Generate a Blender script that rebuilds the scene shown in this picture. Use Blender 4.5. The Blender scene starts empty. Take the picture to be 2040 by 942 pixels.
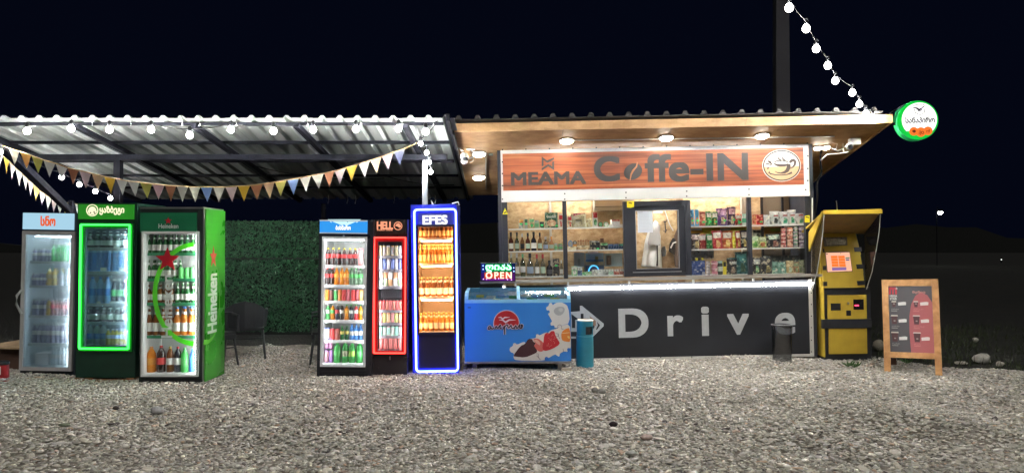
import bpy, bmesh, math, random
import numpy as np
from mathutils import Matrix, Vector
random.seed(7); RNG = np.random.default_rng(11)
sc = bpy.context.scene
COL = sc.collection
# ------------------------------------------------------------------ camera, night sky, exposure
F_PX, CX, CY = 1450.0, 1020.0, 471.0
PITCH = math.atan(20 / F_PX)
EYE = Vector((0, 0, 1.56))
cam = bpy.data.cameras.new('camera'); cam.sensor_width = 36; cam.lens = 36 * F_PX / 2040
cam.clip_end = 2000; cam.clip_start = .05
camo = bpy.data.objects.new('camera', cam); COL.objects.link(camo)
camo.location = EYE; camo.rotation_euler = (math.pi / 2 + PITCH, 0, 0); sc.camera = camo
sc.view_settings.view_transform = 'Standard'; sc.view_settings.look = 'None'
sc.view_settings.exposure = 0.25; sc.view_settings.gamma = 1
sc.cycles.max_bounces = 7; sc.cycles.transparent_max_bounces = 16; sc.cycles.diffuse_bounces = 3
sc.cycles.glossy_bounces = 3; sc.cycles.transmission_bounces = 6
sc.cycles.caustics_reflective = False; sc.cycles.caustics_refractive = False
sc.cycles.sample_clamp_indirect = 4; sc.cycles.use_denoising = True; sc.cycles.use_light_tree = True
w = bpy.data.worlds.new('World'); sc.world = w; w.use_nodes = True
wn = w.node_tree.nodes; wl = w.node_tree.links
bg = wn['Background']; bg.inputs['Color'].default_value = (.19, .31, 1, 1); bg.inputs['Strength'].default_value = .0052
sun = bpy.data.lights.new('fill_sun', 'SUN'); sun.energy = .95; sun.angle = math.radians(30); sun.color = (1, .95, .9)  # soft sun added from behind the camera as general fill
suno = bpy.data.objects.new('fill_sun', sun); COL.objects.link(suno); suno.rotation_euler = (math.radians(42), 0, math.radians(12))
BULB, DOWN, STRIP, ROOM = 1900, 92, 46, 225

# ------------------------------------------------------------------ materials
MC = {}
def mat(name, col, rough=.5, metal=0, emit=None, es=0, coat=0, bump=None, var=0, vs=8, spec=.5, stretch=(1, 1, 1)):
    if name in MC: return MC[name]
    m = bpy.data.materials.new(name); m.use_nodes = True; n = m.node_tree.nodes; l = m.node_tree.links
    b = n['Principled BSDF']
    b.inputs['Base Color'].default_value = (*col, 1); b.inputs['Roughness'].default_value = rough
    b.inputs['Metallic'].default_value = metal; b.inputs['Coat Weight'].default_value = coat
    b.inputs['Specular IOR Level'].default_value = spec
    if emit: b.inputs['Emission Color'].default_value = (*emit, 1); b.inputs['Emission Strength'].default_value = es
    if var or bump:
        tc = n.new('ShaderNodeTexCoord'); mp = n.new('ShaderNodeMapping'); mp.inputs['Scale'].default_value = stretch
        nz = n.new('ShaderNodeTexNoise'); nz.inputs['Scale'].default_value = vs; nz.inputs['Detail'].default_value = 6
        l.new(tc.outputs['Object'], mp.inputs[0]); l.new(mp.outputs[0], nz.inputs['Vector'])
        if var:
            mr = n.new('ShaderNodeMapRange'); mr.inputs['From Min'].default_value = .3; mr.inputs['From Max'].default_value = .7
            mr.inputs['To Min'].default_value = 1 - var; mr.inputs['To Max'].default_value = 1 + var
            mx = n.new('ShaderNodeVectorMath'); mx.operation = 'SCALE'; mx.inputs[0].default_value = col
            l.new(nz.outputs['Fac'], mr.inputs['Value']); l.new(mr.outputs[0], mx.inputs['Scale']); l.new(mx.outputs[0], b.inputs['Base Color'])
            m2 = n.new('ShaderNodeMapRange'); m2.inputs['To Min'].default_value = max(.03, rough - .15); m2.inputs['To Max'].default_value = min(1, rough + .2)
            l.new(nz.outputs['Fac'], m2.inputs['Value']); l.new(m2.outputs[0], b.inputs['Roughness'])
        if bump:
            bp = n.new('ShaderNodeBump'); bp.inputs['Strength'].default_value = bump; bp.inputs['Distance'].default_value = .01
            l.new(nz.outputs['Fac'], bp.inputs['Height']); l.new(bp.outputs[0], b.inputs['Normal'])
    MC[name] = m; return m
def emi(name, col, s):
    if name in MC: return MC[name]
    m = bpy.data.materials.new(name); m.use_nodes = True; n = m.node_tree.nodes; n.remove(n['Principled BSDF'])
    e = n.new('ShaderNodeEmission'); e.inputs[0].default_value = (*col, 1); e.inputs[1].default_value = s
    m.node_tree.links.new(e.outputs[0], n['Material Output'].inputs[0]); MC[name] = m; return m
def clear(name, tint=(1, 1, 1), gl=.05, rough=.02, milk=0, milkc=(.8, .85, .85)):
    """thin pane: mostly see-through, a little gloss, some milky fog if wanted"""
    if name in MC: return MC[name]
    m = bpy.data.materials.new(name); m.use_nodes = True; n = m.node_tree.nodes; l = m.node_tree.links; n.remove(n['Principled BSDF'])
    t = n.new('ShaderNodeBsdfTransparent'); t.inputs[0].default_value = (*tint, 1)
    g = n.new('ShaderNodeBsdfGlossy'); g.inputs['Roughness'].default_value = rough
    x = n.new('ShaderNodeMixShader'); x.inputs[0].default_value = gl
    l.new(t.outputs[0], x.inputs[1]); l.new(g.outputs[0], x.inputs[2]); out = x
    if milk:
        d = n.new('ShaderNodeBsdfTranslucent'); d.inputs[0].default_value = (*milkc, 1)
        y = n.new('ShaderNodeMixShader'); y.inputs[0].default_value = milk
        l.new(x.outputs[0], y.inputs[1]); l.new(d.outputs[0], y.inputs[2]); out = y
    l.new(out.outputs[0], n['Material Output'].inputs[0]); MC[name] = m; return m
def fog(name, rough, milk, tint):
    """wet, misted pane that blurs what is behind it"""
    m = bpy.data.materials.new(name); m.use_nodes = True; n = m.node_tree.nodes; l = m.node_tree.links; n.remove(n['Principled BSDF'])
    r = n.new('ShaderNodeBsdfRefraction'); r.inputs['IOR'].default_value = 1.12; r.inputs['Roughness'].default_value = rough; r.inputs[0].default_value = (*tint, 1)
    t = n.new('ShaderNodeBsdfTransparent'); t.inputs[0].default_value = (*tint, 1)
    x = n.new('ShaderNodeMixShader'); x.inputs[0].default_value = .75; l.new(t.outputs[0], x.inputs[1]); l.new(r.outputs[0], x.inputs[2])
    d = n.new('ShaderNodeBsdfTranslucent'); d.inputs[0].default_value = (.8, .9, .9, 1)
    y = n.new('ShaderNodeMixShader'); y.inputs[0].default_value = milk; l.new(x.outputs[0], y.inputs[1]); l.new(d.outputs[0], y.inputs[2])
    l.new(y.outputs[0], n['Material Output'].inputs[0]); return m
def glassy(name, col, tr=.5, rough=.08):
    """filled bottle: coloured, glows when lit from behind, glossy"""
    if name in MC: return MC[name]
    m = bpy.data.materials.new(name); m.use_nodes = True; n = m.node_tree.nodes; l = m.node_tree.links
    b = n['Principled BSDF']; b.inputs['Base Color'].default_value = (*col, 1); b.inputs['Roughness'].default_value = rough
    b.inputs['Coat Weight'].default_value = .6
    d = n.new('ShaderNodeBsdfTranslucent'); d.inputs[0].default_value = (*[min(1, c * 1.3) for c in col], 1)
    x = n.new('ShaderNodeMixShader'); x.inputs[0].default_value = tr
    l.new(b.outputs[0], x.inputs[1]); l.new(d.outputs[0], x.inputs[2]); l.new(x.outputs[0], n['Material Output'].inputs[0]); MC[name] = m; return m
def flat(c, rough=.45):
    return mat('print_%02x%02x%02x' % tuple(int(max(0, min(1, v)) * 255) for v in c), c, rough)

def osb(name, a, b_, scale=1.0, rough=.6):
    m = bpy.data.materials.new(name); m.use_nodes = True; n = m.node_tree.nodes; l = m.node_tree.links; b = n['Principled BSDF']
    tc = n.new('ShaderNodeTexCoord'); mp = n.new('ShaderNodeMapping'); mp.inputs['Scale'].default_value = (5 * scale, 9 * scale, 9 * scale)
    n0 = n.new('ShaderNodeTexNoise'); n0.inputs['Scale'].default_value = 3
    ad = n.new('ShaderNodeMixRGB'); ad.inputs[0].default_value = .12
    v = n.new('ShaderNodeTexVoronoi'); v.inputs['Scale'].default_value = 3.2; v.inputs['Randomness'].default_value = 1
    nz = n.new('ShaderNodeTexNoise'); nz.inputs['Scale'].default_value = 1.6; nz.inputs['Detail'].default_value = 8; nz.inputs['Roughness'].default_value = .7
    l.new(tc.outputs['Object'], mp.inputs[0]); l.new(mp.outputs[0], n0.inputs['Vector']); l.new(mp.outputs[0], ad.inputs[1]); l.new(n0.outputs['Color'], ad.inputs[2])
    l.new(ad.outputs[0], v.inputs['Vector']); l.new(mp.outputs[0], nz.inputs['Vector'])
    mx = n.new('ShaderNodeMixRGB'); mx.inputs[0].default_value = .8; l.new(v.outputs['Color'], mx.inputs[1]); l.new(nz.outputs['Fac'], mx.inputs[2])
    cr = n.new('ShaderNodeValToRGB'); e = cr.color_ramp.elements; e[0].position = .36; e[0].color = (*a, 1); e[1].position = .64; e[1].color = (*b_, 1)
    l.new(mx.outputs[0], cr.inputs[0]); l.new(cr.outputs[0], b.inputs['Base Color']); b.inputs['Roughness'].default_value = rough
    bp = n.new('ShaderNodeBump'); bp.inputs['Strength'].default_value = .25; bp.inputs['Distance'].default_value = .006
    l.new(mx.outputs[0], bp.inputs['Height']); l.new(bp.outputs[0], b.inputs['Normal']); return m
def woodgrain(name, a, b_, sx=1.5, sz=22, rough=.5, planks=0):
    m = bpy.data.materials.new(name); m.use_nodes = True; n = m.node_tree.nodes; l = m.node_tree.links; b = n['Principled BSDF']
    tc = n.new('ShaderNodeTexCoord'); mp = n.new('ShaderNodeMapping'); mp.inputs['Scale'].default_value = (sx, sz, sz)
    nz = n.new('ShaderNodeTexNoise'); nz.inputs['Scale'].default_value = 1; nz.inputs['Detail'].default_value = 7; nz.inputs['Distortion'].default_value = .6
    l.new(tc.outputs['Object'], mp.inputs[0]); l.new(mp.outputs[0], nz.inputs['Vector'])
    cr = n.new('ShaderNodeValToRGB'); e = cr.color_ramp.elements; e[0].position = .34; e[0].color = (*a, 1); e[1].position = .62; e[1].color = (*b_, 1)
    l.new(nz.outputs['Fac'], cr.inputs[0]); l.new(cr.outputs[0], b.inputs['Base Color']); b.inputs['Roughness'].default_value = rough; return m

WHITE = mat('white_paint', (.78, .78, .76), .4, var=.04)
DKGREY = mat('anthracite_metal', (.018, .021, .03), .4, var=.15, vs=5)
BLACK = mat('black_plastic', (.012, .013, .017), .35, var=.2, vs=6)
STEEL = mat('steel', (.5, .5, .5), .35, 1, var=.1)
SCREW = mat('screw_black', (.01, .01, .01), .5)
CABLE = mat('cable_dark', (.012, .012, .014), .9, spec=.05)
WCABLE = mat('cable_white', (.6, .6, .58), .5)
INK = mat('ink_grey', (.055, .05, .05), .5)
LINER = mat('liner_white', (.8, .82, .82), .4)
FGLASS = clear('fridge_glass', (.97, .98, .98), .04)

# ------------------------------------------------------------------ geometry helpers
class MB:
    def __init__(s): s.v = []; s.f = []; s.m = []; s.smooth = []
    def add(s, vs, fs, mi=0, sm=False):
        o = len(s.v); s.v += [tuple(p) for p in vs]; s.f += [tuple(i + o for i in f) for f in fs]
        s.m += [mi] * len(fs); s.smooth += [sm] * len(fs); return s
    def box(s, x0, x1, y0, y1, z0, z1, mi=0):
        if x0 > x1: x0, x1 = x1, x0
        if z0 > z1: z0, z1 = z1, z0
        if y0 > y1: y0, y1 = y1, y0
        return s.add([(x0, y0, z0), (x1, y0, z0), (x1, y1, z0), (x0, y1, z0), (x0, y0, z1), (x1, y0, z1), (x1, y1, z1), (x0, y1, z1)],
                     [(0, 3, 2, 1), (4, 5, 6, 7), (0, 1, 5, 4), (1, 2, 6, 5), (2, 3, 7, 6), (3, 0, 4, 7)], mi)
    def hexa(s, lo, hi, mi=0):  # two quads of 4 points each
        return s.add(list(lo) + list(hi), [(0, 3, 2, 1), (4, 5, 6, 7), (0, 1, 5, 4), (1, 2, 6, 5), (2, 3, 7, 6), (3, 0, 4, 7)], mi)
    def prism(s, poly, y0, y1, mi=0):  # poly in xz
        a = sum(p[0] * q[1] - q[0] * p[1] for p, q in zip(poly, poly[1:] + poly[:1]))
        if a < 0: poly = poly[::-1]
        n = len(poly)
        return s.add([(x, y0, z) for x, z in poly] + [(x, y1, z) for x, z in poly],
                     [tuple(range(n)), tuple(range(2 * n - 1, n - 1, -1))] + [(i, i + n, (i + 1) % n + n, (i + 1) % n) for i in range(n)], mi)
    def ring(s, ro, ri, y0, y1, mi=0):  # outer / inner loops of equal length in xz
        n = len(ro); v = [(x, y0, z) for x, z in ro] + [(x, y0, z) for x, z in ri] + [(x, y1, z) for x, z in ro] + [(x, y1, z) for x, z in ri]; f = []
        for i in range(n):
            j = (i + 1) % n; f += [(i, j, j + n, i + n), (i + 2 * n, i + 3 * n, j + 3 * n, j + 2 * n), (i, i + 2 * n, j + 2 * n, j), (i + n, j + n, j + 3 * n, i + 3 * n)]
        return s.add(v, f, mi)
    def lathe(s, prof, seg=12, c=(0, 0, 0), mi=0, sx=1, sy=1, sm=True):
        v = []; f = []; n = len(prof)
        for r, z in prof:
            for k in range(seg):
                a = 2 * math.pi * k / seg; v.append((c[0] + r * sx * math.cos(a), c[1] + r * sy * math.sin(a), c[2] + z))
        for i in range(n - 1):
            for k in range(seg):
                k2 = (k + 1) % seg; f.append((i * seg + k, i * seg + k2, (i + 1) * seg + k2, (i + 1) * seg + k))
        s.add(v, f, mi, sm)
        if prof[0][0] > 1e-6: s.add([v[k] for k in range(seg)], [tuple(range(seg - 1, -1, -1))], mi)
        if prof[-1][0] > 1e-6: s.add([v[(n - 1) * seg + k] for k in range(seg)], [tuple(range(seg))], mi)
        return s
    def tube(s, pts, r, seg=6, mi=0, closed=False):
        pts = [Vector(p) for p in pts]; n = len(pts); v = []; f = []
        for i, p in enumerate(pts):
            a = pts[(i - 1) % n] if (closed or i) else p; b = pts[(i + 1) % n] if (closed or i < n - 1) else p
            t = (b - a).normalized(); u = t.cross(Vector((0, 0, 1)))
            if u.length < .2: u = t.cross(Vector((0, 1, 0)))
            u.normalize(); w_ = t.cross(u); rr = r[i] if isinstance(r, (list, tuple)) else r
            for k in range(seg):
                an = 2 * math.pi * k / seg; v.append(p + (u * math.cos(an) + w_ * math.sin(an)) * rr)
        for i in range(n if closed else n - 1):
            j = (i + 1) % n
            for k in range(seg): k2 = (k + 1) % seg; f.append((i * seg + k, i * seg + k2, j * seg + k2, j * seg + k))
        s.add(v, f, mi, True)
        if not closed: s.add(v[:seg], [tuple(range(seg))], mi); s.add(v[-seg:], [tuple(range(seg - 1, -1, -1))], mi)
        return s
    def bar(s, a, b, wd, ht, mi=0):
        a = Vector(a); b = Vector(b); t = (b - a).normalized(); u = t.cross(Vector((0, 0, 1)))
        if u.length < .1: u = Vector((1, 0, 0))
        u.normalize(); w_ = u.cross(t).normalized(); q = [(-1, -1), (1, -1), (1, 1), (-1, 1)]
        return s.hexa([a + u * wd / 2 * i + w_ * ht / 2 * j for i, j in q], [b + u * wd / 2 * i + w_ * ht / 2 * j for i, j in q], mi)
    def stroke(s, pts, wd, y0, y1, mi=0):  # flat ribbon in xz
        n = len(pts); L = []; R = []
        for i, p in enumerate(pts):
            a = pts[max(0, i - 1)]; b = pts[min(n - 1, i + 1)]; dx, dz = b[0] - a[0], b[1] - a[1]; d = math.hypot(dx, dz) or 1
            ww = wd[i] if isinstance(wd, (list, tuple)) else wd
            L.append((p[0] - dz / d * ww / 2, p[1] + dx / d * ww / 2)); R.append((p[0] + dz / d * ww / 2, p[1] - dx / d * ww / 2))
        for i in range(n - 1): s.prism([L[i], L[i + 1], R[i + 1], R[i]], y0, y1, mi)
        return s
    def mesh(s, name, mats):
        me = bpy.data.meshes.new(name); me.from_pydata(s.v, [], s.f)
        for m in (mats if isinstance(mats, (list, tuple)) else [mats]): me.materials.append(m)
        me.polygons.foreach_set('material_index', s.m); me.polygons.foreach_set('use_smooth', s.smooth); me.update(); return me
    def build(s, name, mats, parent=None, **kw):
        return link(name, s.mesh(name, mats), parent, **kw)
def link(name, data, parent=None, M=None, label=None, cat=None, group=None, kind=None):
    o = bpy.data.objects.new(name, data); COL.objects.link(o)
    if parent is not None: o.parent = parent
    if M is not None:
        if parent is not None: o.matrix_local = M
        else: o.matrix_world = M
    if label: o['label'] = label
    if cat: o['category'] = cat
    if group: o['group'] = group
    if kind: o['kind'] = kind
    return o
def thing(name, label, cat, M=None, group=None):
    return link(name, None, None, M if M is not None else Matrix(), label, cat, group)
def T(x, y, z): return Matrix.Translation((x, y, z))
def arc(cx, cz, rx, rz, a0, a1, n=24):
    return [(cx + rx * math.cos(math.radians(a0 + (a1 - a0) * i / n)), cz + rz * math.sin(math.radians(a0 + (a1 - a0) * i / n))) for i in range(n + 1)]
def star(cx, cz, r, rot=90, ri=.42):
    return [(cx + (r if k % 2 == 0 else r * ri) * math.cos(math.radians(rot + 36 * k)), cz + (r if k % 2 == 0 else r * ri) * math.sin(math.radians(rot + 36 * k))) for k in range(10)]
def soft(p, n=1):
    for _ in range(n): p = [q for a, b in zip(p, p[1:] + p[:1]) for q in ((a[0] * .75 + b[0] * .25, a[1] * .75 + b[1] * .25), (a[0] * .25 + b[0] * .75, a[1] * .25 + b[1] * .75))]
    return p
def softline(p, n=2):
    for _ in range(n): p = [p[0]] + [q for a, b in zip(p, p[1:]) for q in ((a[0] * .75 + b[0] * .25, a[1] * .75 + b[1] * .25), (a[0] * .25 + b[0] * .75, a[1] * .25 + b[1] * .75))] + [p[-1]]
    return p
def rrect(x0, z0, x1, z1, r, n=5):
    o = []
    for cx, cz, a in ((x1 - r, z0 + r, -90), (x1 - r, z1 - r, 0), (x0 + r, z1 - r, 90), (x0 + r, z0 + r, 180)):
        o += arc(cx, cz, r, r, a, a + 90, n)
    return o

ROT = Matrix.Rotation(math.pi / 2 + PITCH, 3, 'X')
def ray(px, py): return (ROT @ Vector(((px - CX) / F_PX, (CY - py) / F_PX, -1))).normalized()
def W(px, py, Y):
    d = ray(px, py); return EYE + d * (Y / d.y)
class Fr:
    """a working frame: origin on the ground, tilted and turned as the thing stands"""
    def __init__(s, px, Y, roll=0, yaw=0, lean=0, Z=0):
        o = W(px, 500, Y); s.Y = Y
        s.M = Matrix.Translation((o.x, Y, Z)) @ Matrix.Rotation(math.radians(yaw), 4, 'Z') @ Matrix.Rotation(math.radians(roll), 4, 'Y') @ Matrix.Rotation(math.radians(lean), 4, 'X')
        s.I = s.M.inverted(); s.e = s.I @ EYE
    def p(s, px, py, v=0):
        d = s.I.to_3x3() @ ray(px, py); t = (v - s.e.y) / d.y; q = s.e + d * t; return (q.x, q.z)
    def side(s, px, py, x):  # point on the local plane x = const -> (v, z)
        d = s.I.to_3x3() @ ray(px, py); t = (x - s.e.x) / d.x; q = s.e + d * t; return (q.y, q.z)
    def pp(s, pts, v=0): return [s.p(a, b, v) for a, b in pts]
    def box(s, mb, l, t, r, b, v0, v1, mi=0):
        x0, z1 = s.p(l, t, v0); x1, z0 = s.p(r, b, v0); return mb.box(x0, x1, v0, v1, z0, z1, mi)
    def rect(s, l, t, r, b, v=0):
        x0, z1 = s.p(l, t, v); x1, z0 = s.p(r, b, v); return x0, z0, x1, z1
    def k(s, v=0): return (s.Y + v) / F_PX
def glyphs(s, bold=0, shear=0, space=1):
    c = bpy.data.curves.new('lettering', 'FONT'); c.body = s; c.size = 1; c.extrude = .5; c.offset = bold; c.shear = shear; c.space_character = space
    c.offset = bold; c.resolution_u = 7 if s.isascii() else 3; c.space_line = .9
    o = bpy.data.objects.new('lettering', c); COL.objects.link(o); bpy.context.view_layer.update()
    me = bpy.data.meshes.new_from_object(o.evaluated_get(bpy.context.evaluated_depsgraph_get()))
    COL.objects.unlink(o); bpy.data.objects.remove(o); return me
def text(s, rect, v, m, parent, bold=.02, shear=0, rot=False, name='lettering', space=1, th=.002, sidex=None, off=0):
    """flat lettering filling rect=(x0,z0,x1,z1) on the plane y=v (or on the plane x=sidex, rect then in (y,z))"""
    me = glyphs(s, off, shear, space); n = len(me.vertices); a = np.empty(n * 3, 'f'); me.vertices.foreach_get('co', a); a = a.reshape(-1, 3)
    x, y, z = a[:, 0].copy(), a[:, 1].copy(), a[:, 2].copy()
    x = (x - x.min()) / (np.ptp(x) or 1); y = (y - y.min()) / (np.ptp(y) or 1)
    if rot: x, y = 1 - y, x
    x0, z0, x1, z1 = rect; X = x0 + x * (x1 - x0); Z = z0 + y * (z1 - z0); D = np.where(z > 0, 0, 1) * th
    if sidex is None: a[:, 0] = X; a[:, 1] = v - th + D; a[:, 2] = Z
    else: a[:, 1] = X; a[:, 0] = sidex + th - D; a[:, 2] = Z
    me.vertices.foreach_set('co', a.ravel()); me.materials.clear(); me.materials.append(m); me.update()
    if bold > 0:  # heavier weight: the same letters struck several times, each a hair apart
        hgt = (z1 - z0) if not rot else (x1 - x0); d = bold * hgt * 1.0; bm = bmesh.new(); bm.from_mesh(me); base = list(bm.verts); n = 0
        for i, (ox, oz) in enumerate(((-1, -1), (1, 1), (-1, 1), (1, -1), (0, -1), (0, 1), (-1, 0), (1, 0))[:4 if bold < .035 else 8]):
            g = bmesh.ops.duplicate(bm, geom=list(bm.faces)[:n or len(bm.faces)]); n = n or len(me.polygons); e = (i + 1) * .00012
            for q in g['geom']:
                if isinstance(q, bmesh.types.BMVert):
                    if sidex is None: q.co += Vector((ox * d, e, oz * d))
                    else: q.co += Vector((-e, ox * d, oz * d))
        bm.to_mesh(me); bm.free(); me.update()
    return link(name, me, parent)

# ------------------------------------------------------------------ ground and gravel
def ground():
    m = bpy.data.materials.new('ground'); m.use_nodes = True; n = m.node_tree.nodes; l = m.node_tree.links; b = n['Principled BSDF']
    tc = n.new('ShaderNodeTexCoord'); sp = n.new('ShaderNodeSeparateXYZ'); l.new(tc.outputs['Object'], sp.inputs[0])
    n1 = n.new('ShaderNodeTexNoise'); n1.inputs['Scale'].default_value = 1.3; n1.inputs['Detail'].default_value = 8; l.new(tc.outputs['Object'], n1.inputs['Vector'])
    n2 = n.new('ShaderNodeTexVoronoi'); n2.inputs['Scale'].default_value = 26; l.new(tc.outputs['Object'], n2.inputs['Vector'])
    def ramp(src, p0, c0, p1, c1):
        r = n.new('ShaderNodeValToRGB'); e = r.color_ramp.elements; e[0].position = p0; e[0].color = (*c0, 1); e[1].position = p1; e[1].color = (*c1, 1); l.new(src, r.inputs[0]); return r
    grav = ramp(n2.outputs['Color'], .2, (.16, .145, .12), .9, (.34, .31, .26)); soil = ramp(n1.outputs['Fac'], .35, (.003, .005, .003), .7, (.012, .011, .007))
    def math_(op, a, b_):
        q = n.new('ShaderNodeMath'); q.operation = op
        for i, s_ in enumerate((a, b_)):
            if isinstance(s_, (int, float)): q.inputs[i].default_value = s_
            else: l.new(s_, q.inputs[i])
        return q.outputs[0]
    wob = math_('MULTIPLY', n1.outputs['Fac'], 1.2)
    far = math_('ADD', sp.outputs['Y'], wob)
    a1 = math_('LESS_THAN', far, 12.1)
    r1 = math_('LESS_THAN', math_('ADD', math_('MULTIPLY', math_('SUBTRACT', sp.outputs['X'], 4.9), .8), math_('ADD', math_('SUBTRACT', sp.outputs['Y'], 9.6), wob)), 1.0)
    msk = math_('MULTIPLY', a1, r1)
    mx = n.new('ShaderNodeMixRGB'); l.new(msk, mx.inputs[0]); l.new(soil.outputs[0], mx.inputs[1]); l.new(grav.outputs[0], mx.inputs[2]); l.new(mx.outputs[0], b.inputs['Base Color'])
    b.inputs['Roughness'].default_value = .95
    bp = n.new('ShaderNodeBump'); bp.inputs['Strength'].default_value = .8; bp.inputs['Distance'].default_value = .03; l.new(n2.outputs['Distance'], bp.inputs['Height']); l.new(bp.outputs[0], b.inputs['Normal'])
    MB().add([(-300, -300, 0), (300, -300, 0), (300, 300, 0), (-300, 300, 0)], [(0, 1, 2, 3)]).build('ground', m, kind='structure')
ground()
def height(x, y):
    h = .035 * np.sin(x * 1.1 + 1) * np.sin(y * 1.7) + .02 * np.sin(x * 3.1 + y * 2.3)
    return np.clip(h, -.0, .06) * np.clip((y - 4) / 2, 0, 1)
def gravel():
    m = bpy.data.materials.new('gravel'); m.use_nodes = True; n = m.node_tree.nodes; l = m.node_tree.links; b = n['Principled BSDF']
    at = n.new('ShaderNodeAttribute'); at.attribute_name = 'tone'; tc = n.new('ShaderNodeTexCoord')
    nz = n.new('ShaderNodeTexNoise'); nz.inputs['Scale'].default_value = 60; nz.inputs['Detail'].default_value = 4; l.new(tc.outputs['Object'], nz.inputs['Vector'])
    mr = n.new('ShaderNodeMapRange'); mr.inputs['To Min'].default_value = .7; mr.inputs['To Max'].default_value = 1.25; l.new(nz.outputs['Fac'], mr.inputs['Value'])
    sc_ = n.new('ShaderNodeVectorMath'); sc_.operation = 'SCALE'; l.new(at.outputs['Color'], sc_.inputs[0]); l.new(mr.outputs[0], sc_.inputs['Scale']); l.new(sc_.outputs[0], b.inputs['Base Color'])
    b.inputs['Roughness'].default_value = .85; b.inputs['Specular IOR Level'].default_value = .25
    def ico(sub):
        bm = bmesh.new(); bmesh.ops.create_icosphere(bm, subdivisions=sub, radius=1)
        v = np.array([q.co[:] for q in bm.verts]); bm.verts.index_update(); f = np.array([[q.index for q in g.verts] for g in bm.faces]); bm.free(); return v, f
    V1, F1 = ico(1); V2, F2 = ico(2)
    def zone(x, y):
        wob = .5 * np.sin(x * 2.3) * np.sin(y * 1.9 + 2) + .2 * np.sin(x * 7)
        return (y + wob < 11.6) & ((x - 4.9) * .8 + (y - 9.6) + wob * .7 < .45) & ~((x < -6.0) & (y > 9.3)) & ~((x > -.1) & (x < 4.1) & (y > 10.15)) & ~((y > 9.0) & (x > -6.6) & (x < -3.9) & (y > 9.1)) & ~((x > -2.3) & (x < -.6) & (y > 9.1)) & ~((x > -.5) & (x < .75) & (y > 9.5))
    N = 142000; y = RNG.uniform(4.2, 11.7, N * 2); x = RNG.uniform(-9.4, 9.4, N * 2)
    k = (np.abs(x) < .703 * y + 1.1) & zone(x, y); x, y = x[k], y[k]
    size = RNG.lognormal(-4.2, .36, len(x)); size = np.clip(size, .009, .048)
    patch = np.clip(np.sin(x * .9 + 1.3 * np.sin(y * .8)) * np.sin(y * 1.35 + .6 * np.sin(x * 1.7)) + .25 * np.sin(x * 4.1 + y * 3) - .35, 0, 1) * np.clip((8.2 - y) / 2, 0, 1)
    keep = (RNG.random(len(x)) > patch * .75) & ((y < 10) | (RNG.random(len(x)) < .75)); x, y, size = x[keep], y[keep], size[keep]
    big = (size * 1450 / y > 8.6)
    VS = []; FS = []; CS = []; off = 0
    for sel, V, Fc in ((big, V2, F2), (~big, V1, F1)):
        X, Y, S = x[sel], y[sel], size[sel]; n_ = len(X); a = RNG.uniform(0, 6.28, n_)
        sx = S * RNG.uniform(.8, 1.25, n_); sy = S * RNG.uniform(.5, .95, n_); sz = S * RNG.uniform(.13, .32, n_)
        P = V[None] * (1 + RNG.uniform(-.2, .2, (n_, len(V), 1))); P = P * np.stack([sx, sy, sz], 1)[:, None]
        tx = RNG.normal(0, .2, n_)[:, None]; ty = RNG.normal(0, .2, n_)[:, None]
        z = P[..., 2] + P[..., 0] * tx + P[..., 1] * ty
        c, s_ = np.cos(a)[:, None], np.sin(a)[:, None]
        xr = P[..., 0] * c - P[..., 1] * s_; yr = P[..., 0] * s_ + P[..., 1] * c
        hz = height(X, Y) + RNG.uniform(-.004, .012, n_) + sz * .2
        Q = np.stack([xr + X[:, None], yr + Y[:, None], z + hz[:, None]], -1)
        VS.append(Q.reshape(-1, 3)); FS.append((Fc[None] + (np.arange(n_) * len(V))[:, None, None] + off).reshape(-1, 3)); off += n_ * len(V)
        t = np.clip(RNG.normal(.46, .06, n_), .25, .68); u = RNG.random(n_); d = RNG.random(n_)
        col = np.stack([t * (1.04 + .06 * (u - .3)), t * (.99 + .02 * u), t * (.91 - .1 * (u - .3)), np.ones(n_)], 1)
        col[d > .97] *= (.35, .33, .35, 1); col[(d > .93) & (d <= .97)] *= (1.0, .78, .68, 1); col[d < .05] *= (1.25, 1.25, 1.2, 1)
        CS.append(np.repeat(col, len(V), 0))
    V = np.concatenate(VS); Fa = np.concatenate(FS); C = np.concatenate(CS)
    me = bpy.data.meshes.new('gravel'); me.vertices.add(len(V)); me.vertices.foreach_set('co', V.astype('f').ravel())
    me.loops.add(Fa.size); me.loops.foreach_set('vertex_index', Fa.astype('i').ravel()); me.polygons.add(len(Fa))
    me.polygons.foreach_set('loop_start', np.arange(0, Fa.size, 3, dtype='i')); me.polygons.foreach_set('loop_total', np.full(len(Fa), 3, 'i'))
    me.polygons.foreach_set('use_smooth', np.ones(len(Fa), bool)); me.update(calc_edges=True)
    ca = me.color_attributes.new('tone', 'FLOAT_COLOR', 'POINT'); ca.data.foreach_set('color', C.astype('f').ravel())
    me.materials.append(m); link('gravel', me, kind='stuff', label='pale grey crushed river gravel covering the whole forecourt', cat='gravel')
    print('gravel faces', len(Fa))
gravel()
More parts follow.
